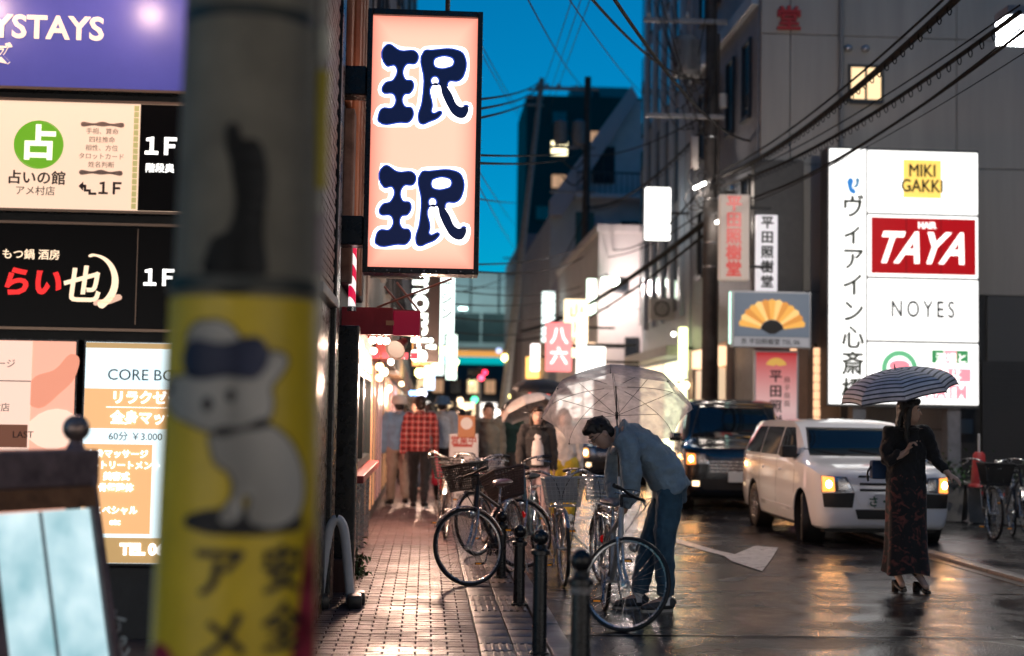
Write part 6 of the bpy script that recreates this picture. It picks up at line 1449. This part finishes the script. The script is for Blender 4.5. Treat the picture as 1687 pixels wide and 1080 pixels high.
# --- bending man -------------------------------------------------------------
DENIM = cloth('blue grey denim', (.24, .325, .39), vs=5, var=.25); JEANS = cloth('dark indigo jeans', (.04, .10, .15), vs=5, var=.3)
MJ = dict(pel=(.12, 0, .965), waist=(.03, 0, 1.13), chest=(-.13, 0, 1.275), neck=(-.305, -.01, 1.345), head=(-.435, -.03, 1.365), shl=(-.245, -.185, 1.285), shr=(-.255, .185, 1.295), ell=(-.215, -.22, 1.02), elr=(-.30, .20, 1.04), wrl=(-.245, -.13, .83), wrr=(-.31, .05, .84),
          hipl=(.105, -.085, .91), hipr=(.115, .085, .91), knl=(.06, -.10, .50), knr=(-.03, .09, .49), anl=(.075, -.10, .085), anr=(-.115, .06, .085), toel=(-.09, -.14, .02), toer=(-.28, .04, .02))
man = person((1.80, 11.1, 0), 0, 'man in blue grey denim jacket bending over the silver bicycle', MJ, DENIM, JEANS, mat('grey canvas shoe', (.06, .06, .062), .7), hair=HAIRB, vox=.0085, f=(-.70, -.22, -.68), u=(-.68, 0, .70), ease=1.7, sleeve=.93, glasses=True, cuff=.80, curl=(1.0, 1.0), palm=((-.6, .6, 0), (-.6, -.6, 0)), hem=-.05, soles=mat('cream sole', (.5, .45, .38), .6))
for a, an, kn in (('l', MJ['anl'], MJ['knl']), ('r', MJ['anr'], MJ['knr'])):
    p = V(kn).lerp(V(an), .80); MB().tube([p + V((0, 0, .03)), p - V((0, 0, .035))], [.070, .068], 14).build('rolled_cuff', mat('pale denim', (.07, .11, .14), .8), man)
    MB().tube([V(an) + V((0, 0, .05)), V(an) + V((0, 0, -.03))], [.043, .045], 12).build('sock', WHITEP, man)
# --- umbrellas ----------------------------------------------------------------
def umbrella(top, axis, rad, depth, label, pm, shaft, hm, ribm, n=8, spin=.2, bands=None, handle='J', seg=12, name='umbrella'):
    A = V(axis).normalized(); T = V(top); a_, b_ = frame_of(A)
    s = empty(name, tuple(T - A * shaft), 0, label, 'umbrella'); o0 = V(s.location)
    def P(t, r): # t angle, r 0..1 -> point on a rib
        z = -depth * (r ** 1.9); return T + A * z + (a_ * cos(t) + b_ * sin(t)) * rad * sin(r * pi / 2 * .98) - o0
    for k in range(n):
        t0, t1 = spin + 2 * pi * k / n, spin + 2 * pi * (k + 1) / n; vs = []; fs = []; mi = []; cols = 6
        for i in range(seg + 1):
            r = max(.02, i / seg)
            for j in range(cols + 1):
                q = j / cols; p = P(t0, r).lerp(P(t1, r), q); sag = 4 * q * (1 - q)
                p = p + A * (.03 * rad * sag * (r ** .7)) * (1 if r < .75 else .6) ; 
                if r > .85: p = p + (T - A * depth - o0 - p) * (.05 * sag * (r - .85) / .15)
                vs.append(p)
        for i in range(seg):
            for j in range(cols): c = i * (cols + 1) + j; fs.append((c, c + 1, c + cols + 2, c + cols + 1)); mi.append(1 if i % 3 == 2 else 0)
        o = MB().add(vs, fs).build('canopy_panel', pm, s)
        if bands: o.data.materials.append(bands); o.data.polygons.foreach_set('material_index', mi)
        MB().tube([P(t0, r / 10) - A * .004 for r in range(1, 11)], .0022, 5).build('rib', ribm, s)
        MB().sph(P(t0, 1), .007, 6, 5).build('rib_tip', ribm, s)
        MB().tube([T - A * (depth * .95 + .03) - o0, P(t0, .55) - A * .004], .0022, 5).build('stretcher', ribm, s)
    sh_ = MB().tube([T + A * .0 - o0, T - A * shaft - o0], .006, 8).build('shaft', hm, s)
    MB().tube([T - o0 - A * .005, T + A * .05 - o0], [.008, .003], 8).build('ferrule', hm, s); MB().tube([T - A * (depth * .95 + .06) - o0, T - A * (depth * .95) - o0], .012, 8).build('runner', BLACKM, s)
    e = T - A * shaft - o0
    if handle == 'J': MB().tube(bez([e + A * .10, e, e - A * .035 + a_ * .02, e - A * .035 + a_ * .06, e - A * .005 + a_ * .075], 5), .011, 10).build('handle', WHITEP, s)
    else: MB().tube([e + A * .09, e - A * .02], [.013, .016], 10).build('handle', BLACKM, s)
    return s
CLR = bpy.data.materials.new('clear wet vinyl'); CLR.use_nodes = True; t = CLR.node_tree; t.nodes.clear()
tr = t.nodes.new('ShaderNodeBsdfTransparent'); gl = t.nodes.new('ShaderNodeBsdfGlossy'); gl.inputs['Roughness'].default_value = .12; tl = t.nodes.new('ShaderNodeBsdfTranslucent'); tl.inputs[0].default_value = (.95, .88, .87, 1); df = t.nodes.new('ShaderNodeBsdfDiffuse'); df.inputs[0].default_value = (.85, .80, .80, 1)
m1 = t.nodes.new('ShaderNodeMixShader'); m2 = t.nodes.new('ShaderNodeMixShader'); m3 = t.nodes.new('ShaderNodeMixShader'); out = t.nodes.new('ShaderNodeOutputMaterial'); tr.inputs[0].default_value = (.96, .95, .96, 1); m1.inputs[0].default_value = .25
vn = t.nodes.new('ShaderNodeTexVoronoi'); vn.inputs['Scale'].default_value = 90; nn = t.nodes.new('ShaderNodeTexNoise'); nn.inputs['Scale'].default_value = 6; nn.inputs['Detail'].default_value = 6; mr = t.nodes.new('ShaderNodeMapRange'); mr.inputs[1].default_value = .35; mr.inputs[2].default_value = .7; mr.inputs[3].default_value = .48; mr.inputs[4].default_value = .85
bp = t.nodes.new('ShaderNodeBump'); bp.inputs['Strength'].default_value = .35; bp.inputs['Distance'].default_value = .01; lw = t.nodes.new('ShaderNodeLayerWeight'); lw.inputs[0].default_value = .5
t.links.new(nn.outputs[0], mr.inputs[0]); t.links.new(vn.outputs[0], bp.inputs['Height']); t.links.new(bp.outputs[0], gl.inputs['Normal'])
t.links.new(tl.outputs[0], m1.inputs[1]); t.links.new(df.outputs[0], m1.inputs[2]); t.links.new(mr.outputs[0], m2.inputs[0]); t.links.new(tr.outputs[0], m2.inputs[1]); t.links.new(m1.outputs[0], m2.inputs[2])
m3.inputs[0].default_value = .07; t.links.new(m2.outputs[0], m3.inputs[1]); t.links.new(gl.outputs[0], m3.inputs[2]); t.links.new(m3.outputs[0], out.inputs[0])
umbrella((1.515, 11.36, 1.735), (.03, .52, .855), .60, .25, 'clear vinyl umbrella resting on the bending man', CLR, .92, FRAMED, FRAMED, spin=.15)
umbrella((4.07, 12.17, 1.95), (-.215, -.10, .97), .50, .22, 'striped umbrella held by the woman in black', cloth('pale umbrella cloth', (.80, .74, .76), .7), .72, BLACKM, BLACKM, bands=cloth('dark stripe cloth', (.05, .045, .055), .7), handle='S', seg=30, spin=.25)
# --- woman in the long skirt --------------------------------------------------
BLK = cloth('black knit', (.010, .009, .010)); FLOR = cloth('black floral print', (.012, .010, .011))
t = FLOR.node_tree; n1 = t.nodes.new('ShaderNodeTexNoise'); n1.inputs['Scale'].default_value = 14; n1.inputs['Detail'].default_value = 3; n1.inputs['Distortion'].default_value = 1.2; tc = t.nodes.new('ShaderNodeTexCoord'); cr = t.nodes.new('ShaderNodeValToRGB')
cr.color_ramp.elements[0].position = .52; cr.color_ramp.elements[0].color = (.010, .009, .010, 1); cr.color_ramp.elements[1].position = .66; cr.color_ramp.elements[1].color = (.16, .045, .035, 1); t.links.new(tc.outputs['Object'], n1.inputs[0]); t.links.new(n1.outputs[0], cr.inputs[0]); t.links.new(cr.outputs[0], t.nodes['Principled BSDF'].inputs['Base Color'])
WJ = dict(pel=(0, 0, 1.0), waist=(.0, .0, 1.14), chest=(.01, .0, 1.29), neck=(.01, 0, 1.44), head=(.025, -.01, 1.585), shl=(.17, -.02, 1.385), shr=(-.15, -.01, 1.385), ell=(.25, -.03, 1.18), elr=(-.21, -.10, 1.155), wrl=(.345, -.10, 1.045), wrr=(-.065, -.20, 1.235),
          hipl=(.08, 0, .94), hipr=(-.08, 0, .94), knl=(.09, -.05, .55), knr=(-.07, .02, .55), anl=(.085, -.06, .155), anr=(-.065, .07, .155), toel=(.11, -.19, .05), toer=(-.055, -.06, .05), hdl=(.75, -.3, -.5), hdr=(.25, -.2, .6))
wm = person((4.255, 12.43, 0), 0, 'woman in black cardigan and long dark floral skirt under striped umbrella', WJ, BLK, None, None, hair=HAIRB, style='long', vox=.0085, f=(.93, -.37, .03), sleeve=.80, k=.97, ease=.55, curl=(.5, 1.35), palm=((0, .3, -1), (.8, -.4, .2)))
m = MB(); ring = [(1.12, .135, .105), (1.02, .165, .125), (.90, .18, .14), (.6, .178, .15), (.35, .185, .16), (.20, .20, .175), (.165, .205, .18)]
rg = []
for i, (z, a, b_) in enumerate(ring):
    t_ = (1.12 - z); rg.append([V((.005 + cos(q) * a * (1 + .07 * t_ * sin(q * 9 + 1) + .05 * t_ * sin(q * 5)), .0 + sin(q) * b_ * (1 + .07 * t_ * cos(q * 7)), z + (.02 * sin(q * 3) if i > 4 else 0))) for q in [2 * pi * k / 56 for k in range(56)]])
m.rings(rg).build('long_skirt', FLOR, wm)
HEELM = mat('black patent', (.010, .009, .010), .25)
for a in 'lr':
    an, to = V(WJ['an' + a]), V(WJ['toe' + a]); d = V((to.x - an.x, to.y - an.y, 0)).normalized(); sd = V((-d.y, d.x, 0)); b0 = V((an.x, an.y, 0))
    sm_ = MB().ell([b0 - d * .045 + V((0, 0, .085)), b0 + V((0, 0, .082)), b0 + d * .08 + V((0, 0, .042)), b0 + d * .15 + V((0, 0, .024)), b0 + d * .185 + V((0, 0, .024))], [.02, .032, .034, .038, .02], [.012, .014, .020, .022, .018], sd, 14).build('platform_sandal', HEELM, wm)
    MB().bbox((-.024, -.03, 0), (.024, .022, .085), .006, MX.Translation(b0 - d * .02) @ MX.Rotation(math.atan2(-d.x, d.y), 4, 'Z')).build('block_heel', HEELM, sm_)
    MB().tube([an + (d * cos(q) * .040 + sd * sin(q) * .038) + V((0, 0, .0)) for q in [2 * pi * k / 14 for k in range(14)]], .006, 6, loop=True).build('ankle_strap', HEELM, sm_)
    MB().tube(bez([b0 + d * .12 + sd * .038 + V((0, 0, .03)), b0 + d * .115 + V((0, 0, .075)), b0 + d * .12 - sd * .038 + V((0, 0, .03))], 5), .010, 8).build('toe_strap', HEELM, sm_)
bg_ = empty('shoulder_bag', (4.03, 12.58, .98), 0, 'small blue shoulder bag behind the hip of the woman in black', 'bag')
MB().bbox((-.05, -.05, 0), (.10, .05, .17), .03).build('bag_body', cloth('blue canvas', (.03, .07, .16)), bg_); MB().tube(bez([(.06, 0, .16), (.10, -.02, .28), (.13, -.06, .40)], 5), .010, 6).build('strap', BLACKM, bg_); MB().tube(bez([(-.04, -.02, .12), (-.08, -.02, .06), (-.075, -.02, -.02)], 4), .009, 6).build('loose_strap', BLACKM, bg_)
# --- men walking away ------------------------------------------------------------
PLAID = cloth('red tartan', (.40, .03, .03)); t = PLAID.node_tree; tc = t.nodes.new('ShaderNodeTexCoord'); b_ = t.nodes['Principled BSDF']
def band(axis, sc, w_, ph=0):
    sp = t.nodes.new('ShaderNodeSeparateXYZ'); t.links.new(tc.outputs['Object'], sp.inputs[0])
    a = t.nodes.new('ShaderNodeMath'); a.operation = 'MULTIPLY_ADD'; a.inputs[1].default_value = sc; a.inputs[2].default_value = 50 + ph; t.links.new(sp.outputs[axis], a.inputs[0])
    f_ = t.nodes.new('ShaderNodeMath'); f_.operation = 'FRACT'; t.links.new(a.outputs[0], f_.inputs[0]); l = t.nodes.new('ShaderNodeMath'); l.operation = 'LESS_THAN'; l.inputs[1].default_value = w_; t.links.new(f_.outputs[0], l.inputs[0]); return l.outputs[0]
prev = None; src = (.62, .04, .035, 1)
for ax_, sc_, w_, ph, colr, fac in ((0, 11, .42, 0, (.03, .008, .010, 1), .6), (2, 11, .42, 0, (.03, .008, .010, 1), .6), (0, 11, .09, .3, (.6, .5, .45, 1), .8), (2, 11, .09, .3, (.6, .5, .45, 1), .8)):
    mx = t.nodes.new('ShaderNodeMix'); mx.data_type = 'RGBA'; q = t.nodes.new('ShaderNodeMath'); q.operation = 'MULTIPLY'; q.inputs[1].default_value = fac; t.links.new(band(ax_, sc_, w_, ph), q.inputs[0]); t.links.new(q.outputs[0], mx.inputs[0])
    if prev is None: mx.inputs[6].default_value = src
    else: t.links.new(prev, mx.inputs[6])
    mx.inputs[7].default_value = colr; prev = mx.outputs[2]
t.links.new(prev, b_.inputs['Base Color'])
DKT = cloth('black trousers', (.012, .012, .014)); KHK = cloth('khaki trousers', (.30, .24, .19)); BLS = cloth('blue chambray', (.17, .30, .44)); GBS = cloth('grey blue shirt', (.42, .49, .55)); SHB = mat('dark shoe', (.02, .018, .018), .4)
WG = 'men walking away on the left pavement'
person((-.42, 22.6, .03), R(12), 'man in white cap and blue shirt walking away, leftmost of three', walkJ(1.72, .16, -.10), BLS, KHK, SHB, vox=.013, hat='cap', hatm=cloth('white cap cloth', (.6, .56, .5)), face=False, group=WG, ease=1.5, legr=1.05, f=(0, 1, 0))
person((-.09, 21.9, .03), R(-2), 'man in red tartan shirt walking away with red bag', walkJ(1.73, .24, .14), PLAID, DKT, SHB, hair=HAIRBR, vox=.013, face=False, group=WG, ease=.9, legr=.98)
person((.25, 23.6, .03), R(-14), 'man in blue bucket hat and grey blue shirt walking away', walkJ(1.74, .20, -.12), GBS, DKT, SHB, vox=.013, hat='bucket', hatm=cloth('blue felt', (.05, .12, .22)), face=False, group=WG, ease=1.6)
s = empty('carrier_bag', (.20, 22.05, .40), 0, 'red carrier bag swinging in the hand of the tartan shirt man', 'bag')
MB().ell([(0, 0, 0), (.0, 0, .03), (0, 0, .18), (-.02, 0, .33), (-.05, 0, .46)], [.07, .10, .095, .06, .012], [.03, .05, .05, .03, .01], (1, 0, 0), 14).build('bag_body', mat('red plastic bag', (.45, .02, .05), .4, bump=.4, bs=30), s); MB().tube(bez([(-.04, 0, .44), (-.05, 0, .50), (-.02, 0, .47)], 4), .006, 6).build('handle', MATS['red plastic bag'], s)
# --- people coming towards the camera -----------------------------------------------
CG = 'people coming up the street'
pw = person((1.45, 18.6, 0), R(182), 'woman in black jacket and white top walking towards the camera', walkJ(1.60, .15, .06), cloth('black jacket', (.014, .013, .014)), cloth('pink grey trousers', (.30, .22, .22)), SHB, hair=HAIRBR, style='bob', vox=.012, group=CG)
MB().ell([(0, .10, .86), (0, .11, .98), (0, .105, 1.10), (0, .105, 1.22), (0, .08, 1.33)], [.085, .09, .08, .065, .03], [.055, .06, .06, .055, .03], (1, 0, 0), 12).build('white_top', cloth('white jersey', (.6, .55, .53)), pw)
person((1.90, 19.6, 0), R(176), 'woman in white blouse and yellow skirt behind the clear umbrella', walkJ(1.58, .10, .05), cloth('white blouse', (.6, .57, .55)), cloth('yellow trousers', (.45, .34, .02)), SHB, hair=HAIRBR, style='long', vox=.012, group=CG, legr=1.5)
person((.98, 22.4, 0), R(185), 'person in grey olive jacket behind the white pavement board', walkJ(1.66, .14, .08), cloth('grey olive jacket', (.20, .19, .15)), cloth('dark grey trousers', (.05, .05, .055)), SHB, hair=HAIRBR, vox=.013, group=CG)
person((2.15, 26.0, 0), R(178), 'person in dark clothes under the black umbrella', walkJ(1.68, .12, .06), cloth('charcoal coat', (.02, .02, .025)), DKT, SHB, vox=.014, group=CG)
umbrella((2.12, 26.0, 2.16), (.05, -.1, 1), .56, .24, 'black umbrella carried far behind the clear umbrella', cloth('black umbrella cloth', (.018, .02, .028), .5), .95, BLACKM, BLACKM, name='umbrella')
umbrella((1.36, 20.0, 1.74), (-.35, .3, .88), .40, .22, 'white umbrella behind the woman in the black jacket', cloth('white umbrella cloth', (.72, .66, .63), .6), .78, STEEL, STEEL)
FC = [((.10, .12, .18), (.02, .02, .03)), ((.30, .10, .12), (.03, .03, .03)), ((.02, .02, .02), (.02, .02, .03)), ((.35, .33, .32), (.04, .05, .09)), ((.10, .05, .12), (.015, .015, .02)), ((.22, .20, .16), (.02, .02, .02)), ((.015, .015, .02), (.08, .07, .06))]
for k, (x, y) in enumerate(((.55, 31), (1.45, 35), (2.25, 38), (.25, 40), (1.05, 46), (2.75, 47), (1.75, 56))):
    o = person((x, y, 0), R(180 if k % 3 else 0), 'distant pedestrian in %s top, %s' % (('navy', 'dusky pink', 'black', 'pale grey', 'purple', 'beige', 'near black')[k], ('just past the walking men', 'in the middle of the street', 'left of the dark car', 'by the left shops', 'far up the street', 'near the right kerb far away', 'farthest up the street')[k]), walkJ(1.62 + .03 * (k % 4), .15, .1), cloth('far top %d' % k, FC[k][0]), cloth('far legs %d' % k, FC[k][1]), SHB, hair=HAIRB, vox=.02, face=False, group='distant pedestrians')

XC = ('navy jacket', 'white shirt', 'grey hooded top', 'dusky red top', 'black coat', 'pale blue shirt', 'brown jacket', 'cream blouse', 'dark green coat', 'charcoal suit', 'orange top', 'lilac cardigan')
XP = ('left of the white pavement board', 'right behind the three walking men', 'beside the man in the bucket hat', 'close to the left shop windows', 'between the bicycles and the black umbrella', 'just left of the black umbrella', 'in the gap right of the pavement board', 'ahead of the men on the pavement', 'half hidden behind the jacket woman', 'in the middle of the crowd', 'near the far left shops', 'at the back of the crowd')
XL = ((.04, .06, .12), (.55, .53, .5), (.25, .25, .27), (.28, .07, .07), (.015, .015, .018), (.28, .38, .5), (.14, .08, .05), (.5, .44, .36), (.03, .07, .05), (.035, .035, .04), (.45, .16, .05), (.32, .26, .4))
XS = ((.62, 25.5), (-.2, 27), (.35, 28.5), (-.45, 30), (1.5, 27.5), (1.75, 30), (1.15, 26.2), (.05, 33.5), (1.4, 24), (.8, 36), (-.3, 38), (1.2, 41))
for k, (x, y) in enumerate(XS):
    person((x, y, .0), R((0, 178, 8, 0, 184, 176, 190, -6, 180, 0, 182, 4)[k]), 'pedestrian in %s, %s' % (XC[k], XP[k]), walkJ(1.56 + .035 * ((k * 5) % 6), .14 + .03 * (k % 4), (.12, -.1, .06)[k % 3]), cloth('crowd top %d' % k, XL[k]), cloth('crowd legs %d' % k, ((.02, .02, .025), (.03, .05, .09), (.12, .10, .08))[k % 3]), SHB, hair=(HAIRB, HAIRBR)[k % 2], style=('short', 'bob', 'short', 'long')[k % 4], vox=.02, face=False, group='crowd in the middle distance')
# ================================================================ street behind the camera (seen in car windows), glowing fronts added as fill light
for n, (x0, x1, y0, y1, h, c, lab) in enumerate(((-16, -3.2, -22, -4.5, 13, (.20, .18, .17), 'left shop block behind the viewer'), (6.6, 22, -24, -3, 15, (.22, .20, .19), 'right shop block behind the viewer'), (-3.2, 6.6, -75, -62, 16, (.18, .18, .19), 'block closing the street behind the viewer'), (-16, -3.2, -60, -23, 14, (.18, .16, .15), 'second left block behind the viewer'), (6.6, 22, -60, -25, 13, (.2, .19, .18), 'second right block behind the viewer'))):
    b = empty('shop_block', label=lab, cat='building', group='buildings behind the viewer')
    MB().box((x0, y0, 0), (x1, y1, h)).build('wall', mat('rear wall %d' % n, c, .7, var=.2, vs=.6), b, smooth=False)
    face = 'X+' if x1 < 0 else 'X-' if x0 > 6 else None
    if face:
        X = x1 if face == 'X+' else x0; sg = 1 if face == 'X+' else -1; L_ = y1 - y0; nw = int(L_ / 4)
        for k in range(nw):
            y = y0 + L_ * (k + .5) / nw
            MB().box((X - .01 * sg, y - 1.6, .3), (X + .05 * sg, y + 1.6, 2.6)).build('shop_window', (emat('rear fill shop a', (.98, .92, .88), 1.7), emat('rear fill shop b', (.95, .97, 1), 1.5), emat('rear fill shop c', (1, .76, .56), 1.3))[(k + n) % 3], b, smooth=False)  # unseen glowing windows, added to light whatever faces the camera
            MB().bbox((X - .01 * sg, y - 1.8, 2.75), (X + .25 * sg, y + 1.8, 3.3), .02).build('fascia', (emat('rear fill fascia warm', (1, .75, .55), 1.6), MATS['fascia 1'], emat('rear fill fascia white', (1, .9, .8), 2.2))[(k + n) % 3], b, smooth=False)  # fascias added as fill light, like the windows
            for z in range(1, int(h / 3)): panel_win(b, face, X, y, 1.6 + z * 3, 1.4, 1.3, FRAMED, (GLASSD, WLIT, GLASSD, WDIM)[(z + k) % 4])
    # end wall towards the crossing
    if y1 > -5:
        for k in range(3):
            xx = (x1 - 2 - k * 3.6) if x1 < 0 else (x0 + 2 + k * 3.6)
            MB().box((xx - 1.4, y1 - .01, .3), (xx + 1.4, y1 + .05, 2.6)).build('shop_window', (MATS['rear fill shop b'], MATS['rear fill shop a'])[k % 2], b, smooth=False)  # glowing windows added as fill light
            MB().bbox((xx - 1.6, y1 - .01, 2.75), (xx + 1.6, y1 + .25, 3.3), .02).build('fascia', MATS['rear fill fascia warm'], b, smooth=False)  # glowing fascias added as fill light
    rebase(b, ((x0 + x1) / 2, (y0 + y1) / 2, 0))
b = empty('corner_building', label='grey block across the side street on the far right', cat='building')
MB().box((24, -3, 0), (40, 40, 14)).build('wall', GREYW, b, smooth=False)
for k in range(6): panel_win(b, 'X-', 24, 2 + k * 5, 6, 1.6, 1.4, FRAMED, (WLIT, GLASSD)[k % 2])
rebase(b, (32, 18, 0))
# ================================================================ small lights down the street
def glow(x, y, z, r_, col, s_, label, kind='lantern'):
    o = empty(kind, (x, y, z), 0, label, 'light', 'small lights down the street')
    MB().sph((0, 0, 0), r_, 12, 8).build('globe', emat('globe %s %.1f' % (str(col), s_), col, s_), o); MB().lathe([(r_ * .5, r_ * .8), (r_ * .5, r_ * 1.2), (.01, r_ * 1.5)], 8).build('cap', BLACKM, o); return o
GL = [
 (-0.55, 16.50, 2.03, 0.05, (1, 0.5, 0.2), 7, 'amber globe lamp on the left wall, highest of the cluster by the awning'),
 (-0.53, 17.50, 2.00, 0.055, (1, 0.72, 0.42), 7, 'warm globe lamp on the left wall, second of the cluster by the awning'),
 (-0.60, 18.00, 1.94, 0.05, (1, 0.5, 0.2), 6, 'amber globe lamp on the left wall, lowest of the cluster'),
 (-0.15, 30.00, 2.35, 0.11, (1, 0.85, 0.25), 7, 'bright yellow round lamp behind the cone floodlight'),
 (0.28, 48.00, 3.25, 0.14, (0.75, 1, 0.3), 7, 'yellow green lamp under the amber beam, first from the left'),
 (1.00, 52.00, 3.39, 0.14, (0.75, 1, 0.3), 7, 'yellow green lamp under the amber beam, second from the left'),
 (0.48, 46.00, 3.54, 0.13, (0.75, 1, 0.3), 6, 'yellow green oval lamp left of the elevated road'),
 (3.02, 55.00, 3.70, 0.15, (1, 0.85, 0.25), 8, 'yellow lamp below the right end of the amber beam'),
 (0.88, 50.00, 3.06, 0.14, (1, 0.4, 0.3), 6, 'reddish lamp between the two pale signs'),
 (1.88, 60.00, 2.82, 0.1, (0.75, 1, 0.3), 2, 'dim greenish ring-like lamp below the elevated road'),
 (2.17, 57.00, 2.96, 0.12, (1, 0.05, 0.1), 5, 'red lamp below the middle of the elevated road'),
 (2.02, 60.00, 2.11, 0.14, (0.1, 0.9, 0.4), 3, 'green lamp low in the far street'),
 (1.46, 62.00, 2.09, 0.12, (1, 0.72, 0.42), 4, 'warm white lamp low in the far street'),
 (3.27, 58.00, 2.26, 0.13, (1, 0.85, 0.25), 6, 'yellow lamp left of the black umbrella'),
 (2.00, 40.00, 1.56, 0.07, (1, 0.95, 0.85), 8, 'white headlamp, right of the far pair'),
 (1.68, 40.00, 1.59, 0.07, (1, 0.95, 0.85), 8, 'white headlamp, left of the far pair'),
 (-0.36, 34.00, 1.98, 0.06, (0.2, 0.5, 1), 5, 'blue light by the left shops, left one'),
 (-0.27, 34.00, 1.98, 0.06, (0.2, 0.5, 1), 5, 'blue light by the left shops, right one'),
 (-0.12, 36.00, 2.00, 0.12, (0.8, 0.8, 1), 4, 'pale violet light right of the blue lights'),
 (3.07, 44.00, 1.79, 0.09, (0.3, 0.9, 1), 4, 'cyan light near the white umbrella'),
 (3.01, 60.00, 4.20, 0.13, (0.5, 0.6, 0.9), 1.2, 'dim bluish lamp above the yellow lamp'),
 (5.75, 33.00, 3.45, 0.06, (1, 0.95, 0.85), 5, 'small white spot lamp by the yellow green shop sign'),
 (6.29, 30.50, 2.56, 0.09, (1, 0.5, 0.2), 4, 'warm lantern on the right of the utility pole'),
 (5.88, 33.00, 2.20, 0.1, (1, 0.72, 0.42), 4, 'left of two square warm lanterns behind the clear umbrella'),
 (6.04, 33.00, 2.26, 0.1, (1, 0.72, 0.42), 4, 'right of two square warm lanterns behind the clear umbrella'),
 (-0.70, 26.00, 1.94, 0.07, (1, 0.72, 0.42), 5, 'warm lamp above the white cap man'),
 (-0.50, 28.00, 2.07, 0.05, (1, 0.72, 0.42), 4, 'small warm lamp above the tartan man'),
 (-0.61, 30.00, 1.81, 0.05, (1, 0.5, 0.2), 4, 'amber lamp behind the walking men'),
]
for x, y, z, r_, col, s_, lab in GL:
    o = glow(x, y, z, r_, col, s_, lab)
    if 'cluster' in lab or 'above the' in lab and 'man' in lab: lamp_light(o, (.45, -.1, -.2), 80, (1, .64, .46), .06)
s = empty('wall_lamp', (5.30, 43.95, 5.6), label='pale green lit lamp at the left edge of the off white building', cat='lamp')
MB().tube([(0, 0, .2), (.1, -.9, .25), (.15, -1.0, .1)], .03, 8).build('arm', GREYP, s); MB().bbox((-.05, -1.3, -.12), (.45, -.95, .1), .04).build('head', emat('pale green lamp head', (.8, 1, .85), 8), s)
lamp_light(s, (.5, -1.5, -.2), 210, (1, .80, .76), .2)
s = empty('traffic_light', (2.15, 58, 0), label='small traffic light with red lens far down the street', cat='traffic light')
MB().tube([(0, 0, 0), (0, 0, 3.4)], .05, 8).build('post', GREYP, s); MB().bbox((-.5, -.1, 3.05), (.35, .05, 3.35), .03).build('housing', BLACKM, s)
for x, c, e in ((.2, (1, .02, .06), 6), (-.35, (.02, .05, .04), 0), (-.08, (.05, .04, .01), 0)): MB().sph((x, -.12, 3.2), .10, 12, 8, (1, .4, 1)).build('lens', emat('lens %s' % str(c), c, e), s)

# ================================================================ more shop signs and facade fittings in the middle distance
litbox('hanging_box_sign', 'small peach lit box sign on the off white building corner', 4.75, 5.15, 3.0, 3.75, 43.4, emat('peach box', (1, .66, .42), 2.2), '酒', INK, .3, 5.28)
litbox('hanging_box_sign', 'narrow green white lit sign above the peach box sign', 4.85, 5.12, 4.6, 5.7, 43.2, emat('pale green box', (.8, 1, .8), 2.4), wall=5.28)
litbox('hanging_box_sign', 'red lit sign low behind the black umbrella', 3.6, 4.3, 1.9, 2.5, 50, emat('red box', (1, .12, .10), 1.2), '焼肉', LWHITE, .26, 5.3, line=.0)
litbox('hanging_box_sign', 'tall white lit sign far behind the pink sign', 4.5, 5.0, 4.4, 6.4, 56, LCOOL, wall=5.3)
litbox('hanging_box_sign', 'amber lit sign far down the right side near the thin pole', 4.6, 5.2, 3.2, 4.2, 66, emat('amber box', (1, .5, .12), 2), wall=5.6)
litbox('hanging_box_sign', 'blue white lit sign far down the left side', -.1, .35, 2.6, 3.7, 66, emat('blue white box', (.6, .8, 1), 2.2), wall=-.74)
litbox('hanging_box_sign', 'orange lit sign on the left past the walking men', -.35, .05, 2.6, 3.3, 33, emat('orange box', (1, .42, .12), 1.6), wall=-.74)
for k, (x, y, z, lab) in enumerate(((6.05, 36.2, 4.0, 'air conditioner unit on the blue office wall'), (7.9, 43.7, 5.0, 'air conditioner unit on the off white side wall, left one'), (8.9, 43.7, 5.0, 'air conditioner unit on the off white side wall, right one'))):
    s = empty('air_conditioner', (x, y, z), 0, lab, 'air conditioner', 'air conditioner units'); MB().bbox((-.38, -.14, 0), (.38, .14, .55), .02).build('casing', mat('ivory casing', (.42, .40, .37), .5), s)
    MB().lathe([(.20, 0), (.20, .012), (.17, .012), (.17, 0)], 24, MX.Translation((-.08, -.15, .27)) @ MX.Rotation(pi / 2, 4, 'X'), cap=False).build('fan_ring', BLACKM, s)
    gr = MB()
    for q in range(9): gr.box((-.26, -.158, .10 + q * .043), (.10, -.150, .108 + q * .043))
    gr.build('fan_grille', BLACKM, s, smooth=False)
    for q in (-.3, .3): MB().box((q - .02, -.1, -.05), (q + .02, .3, -.001)).build('bracket', GREYP, s, smooth=False)
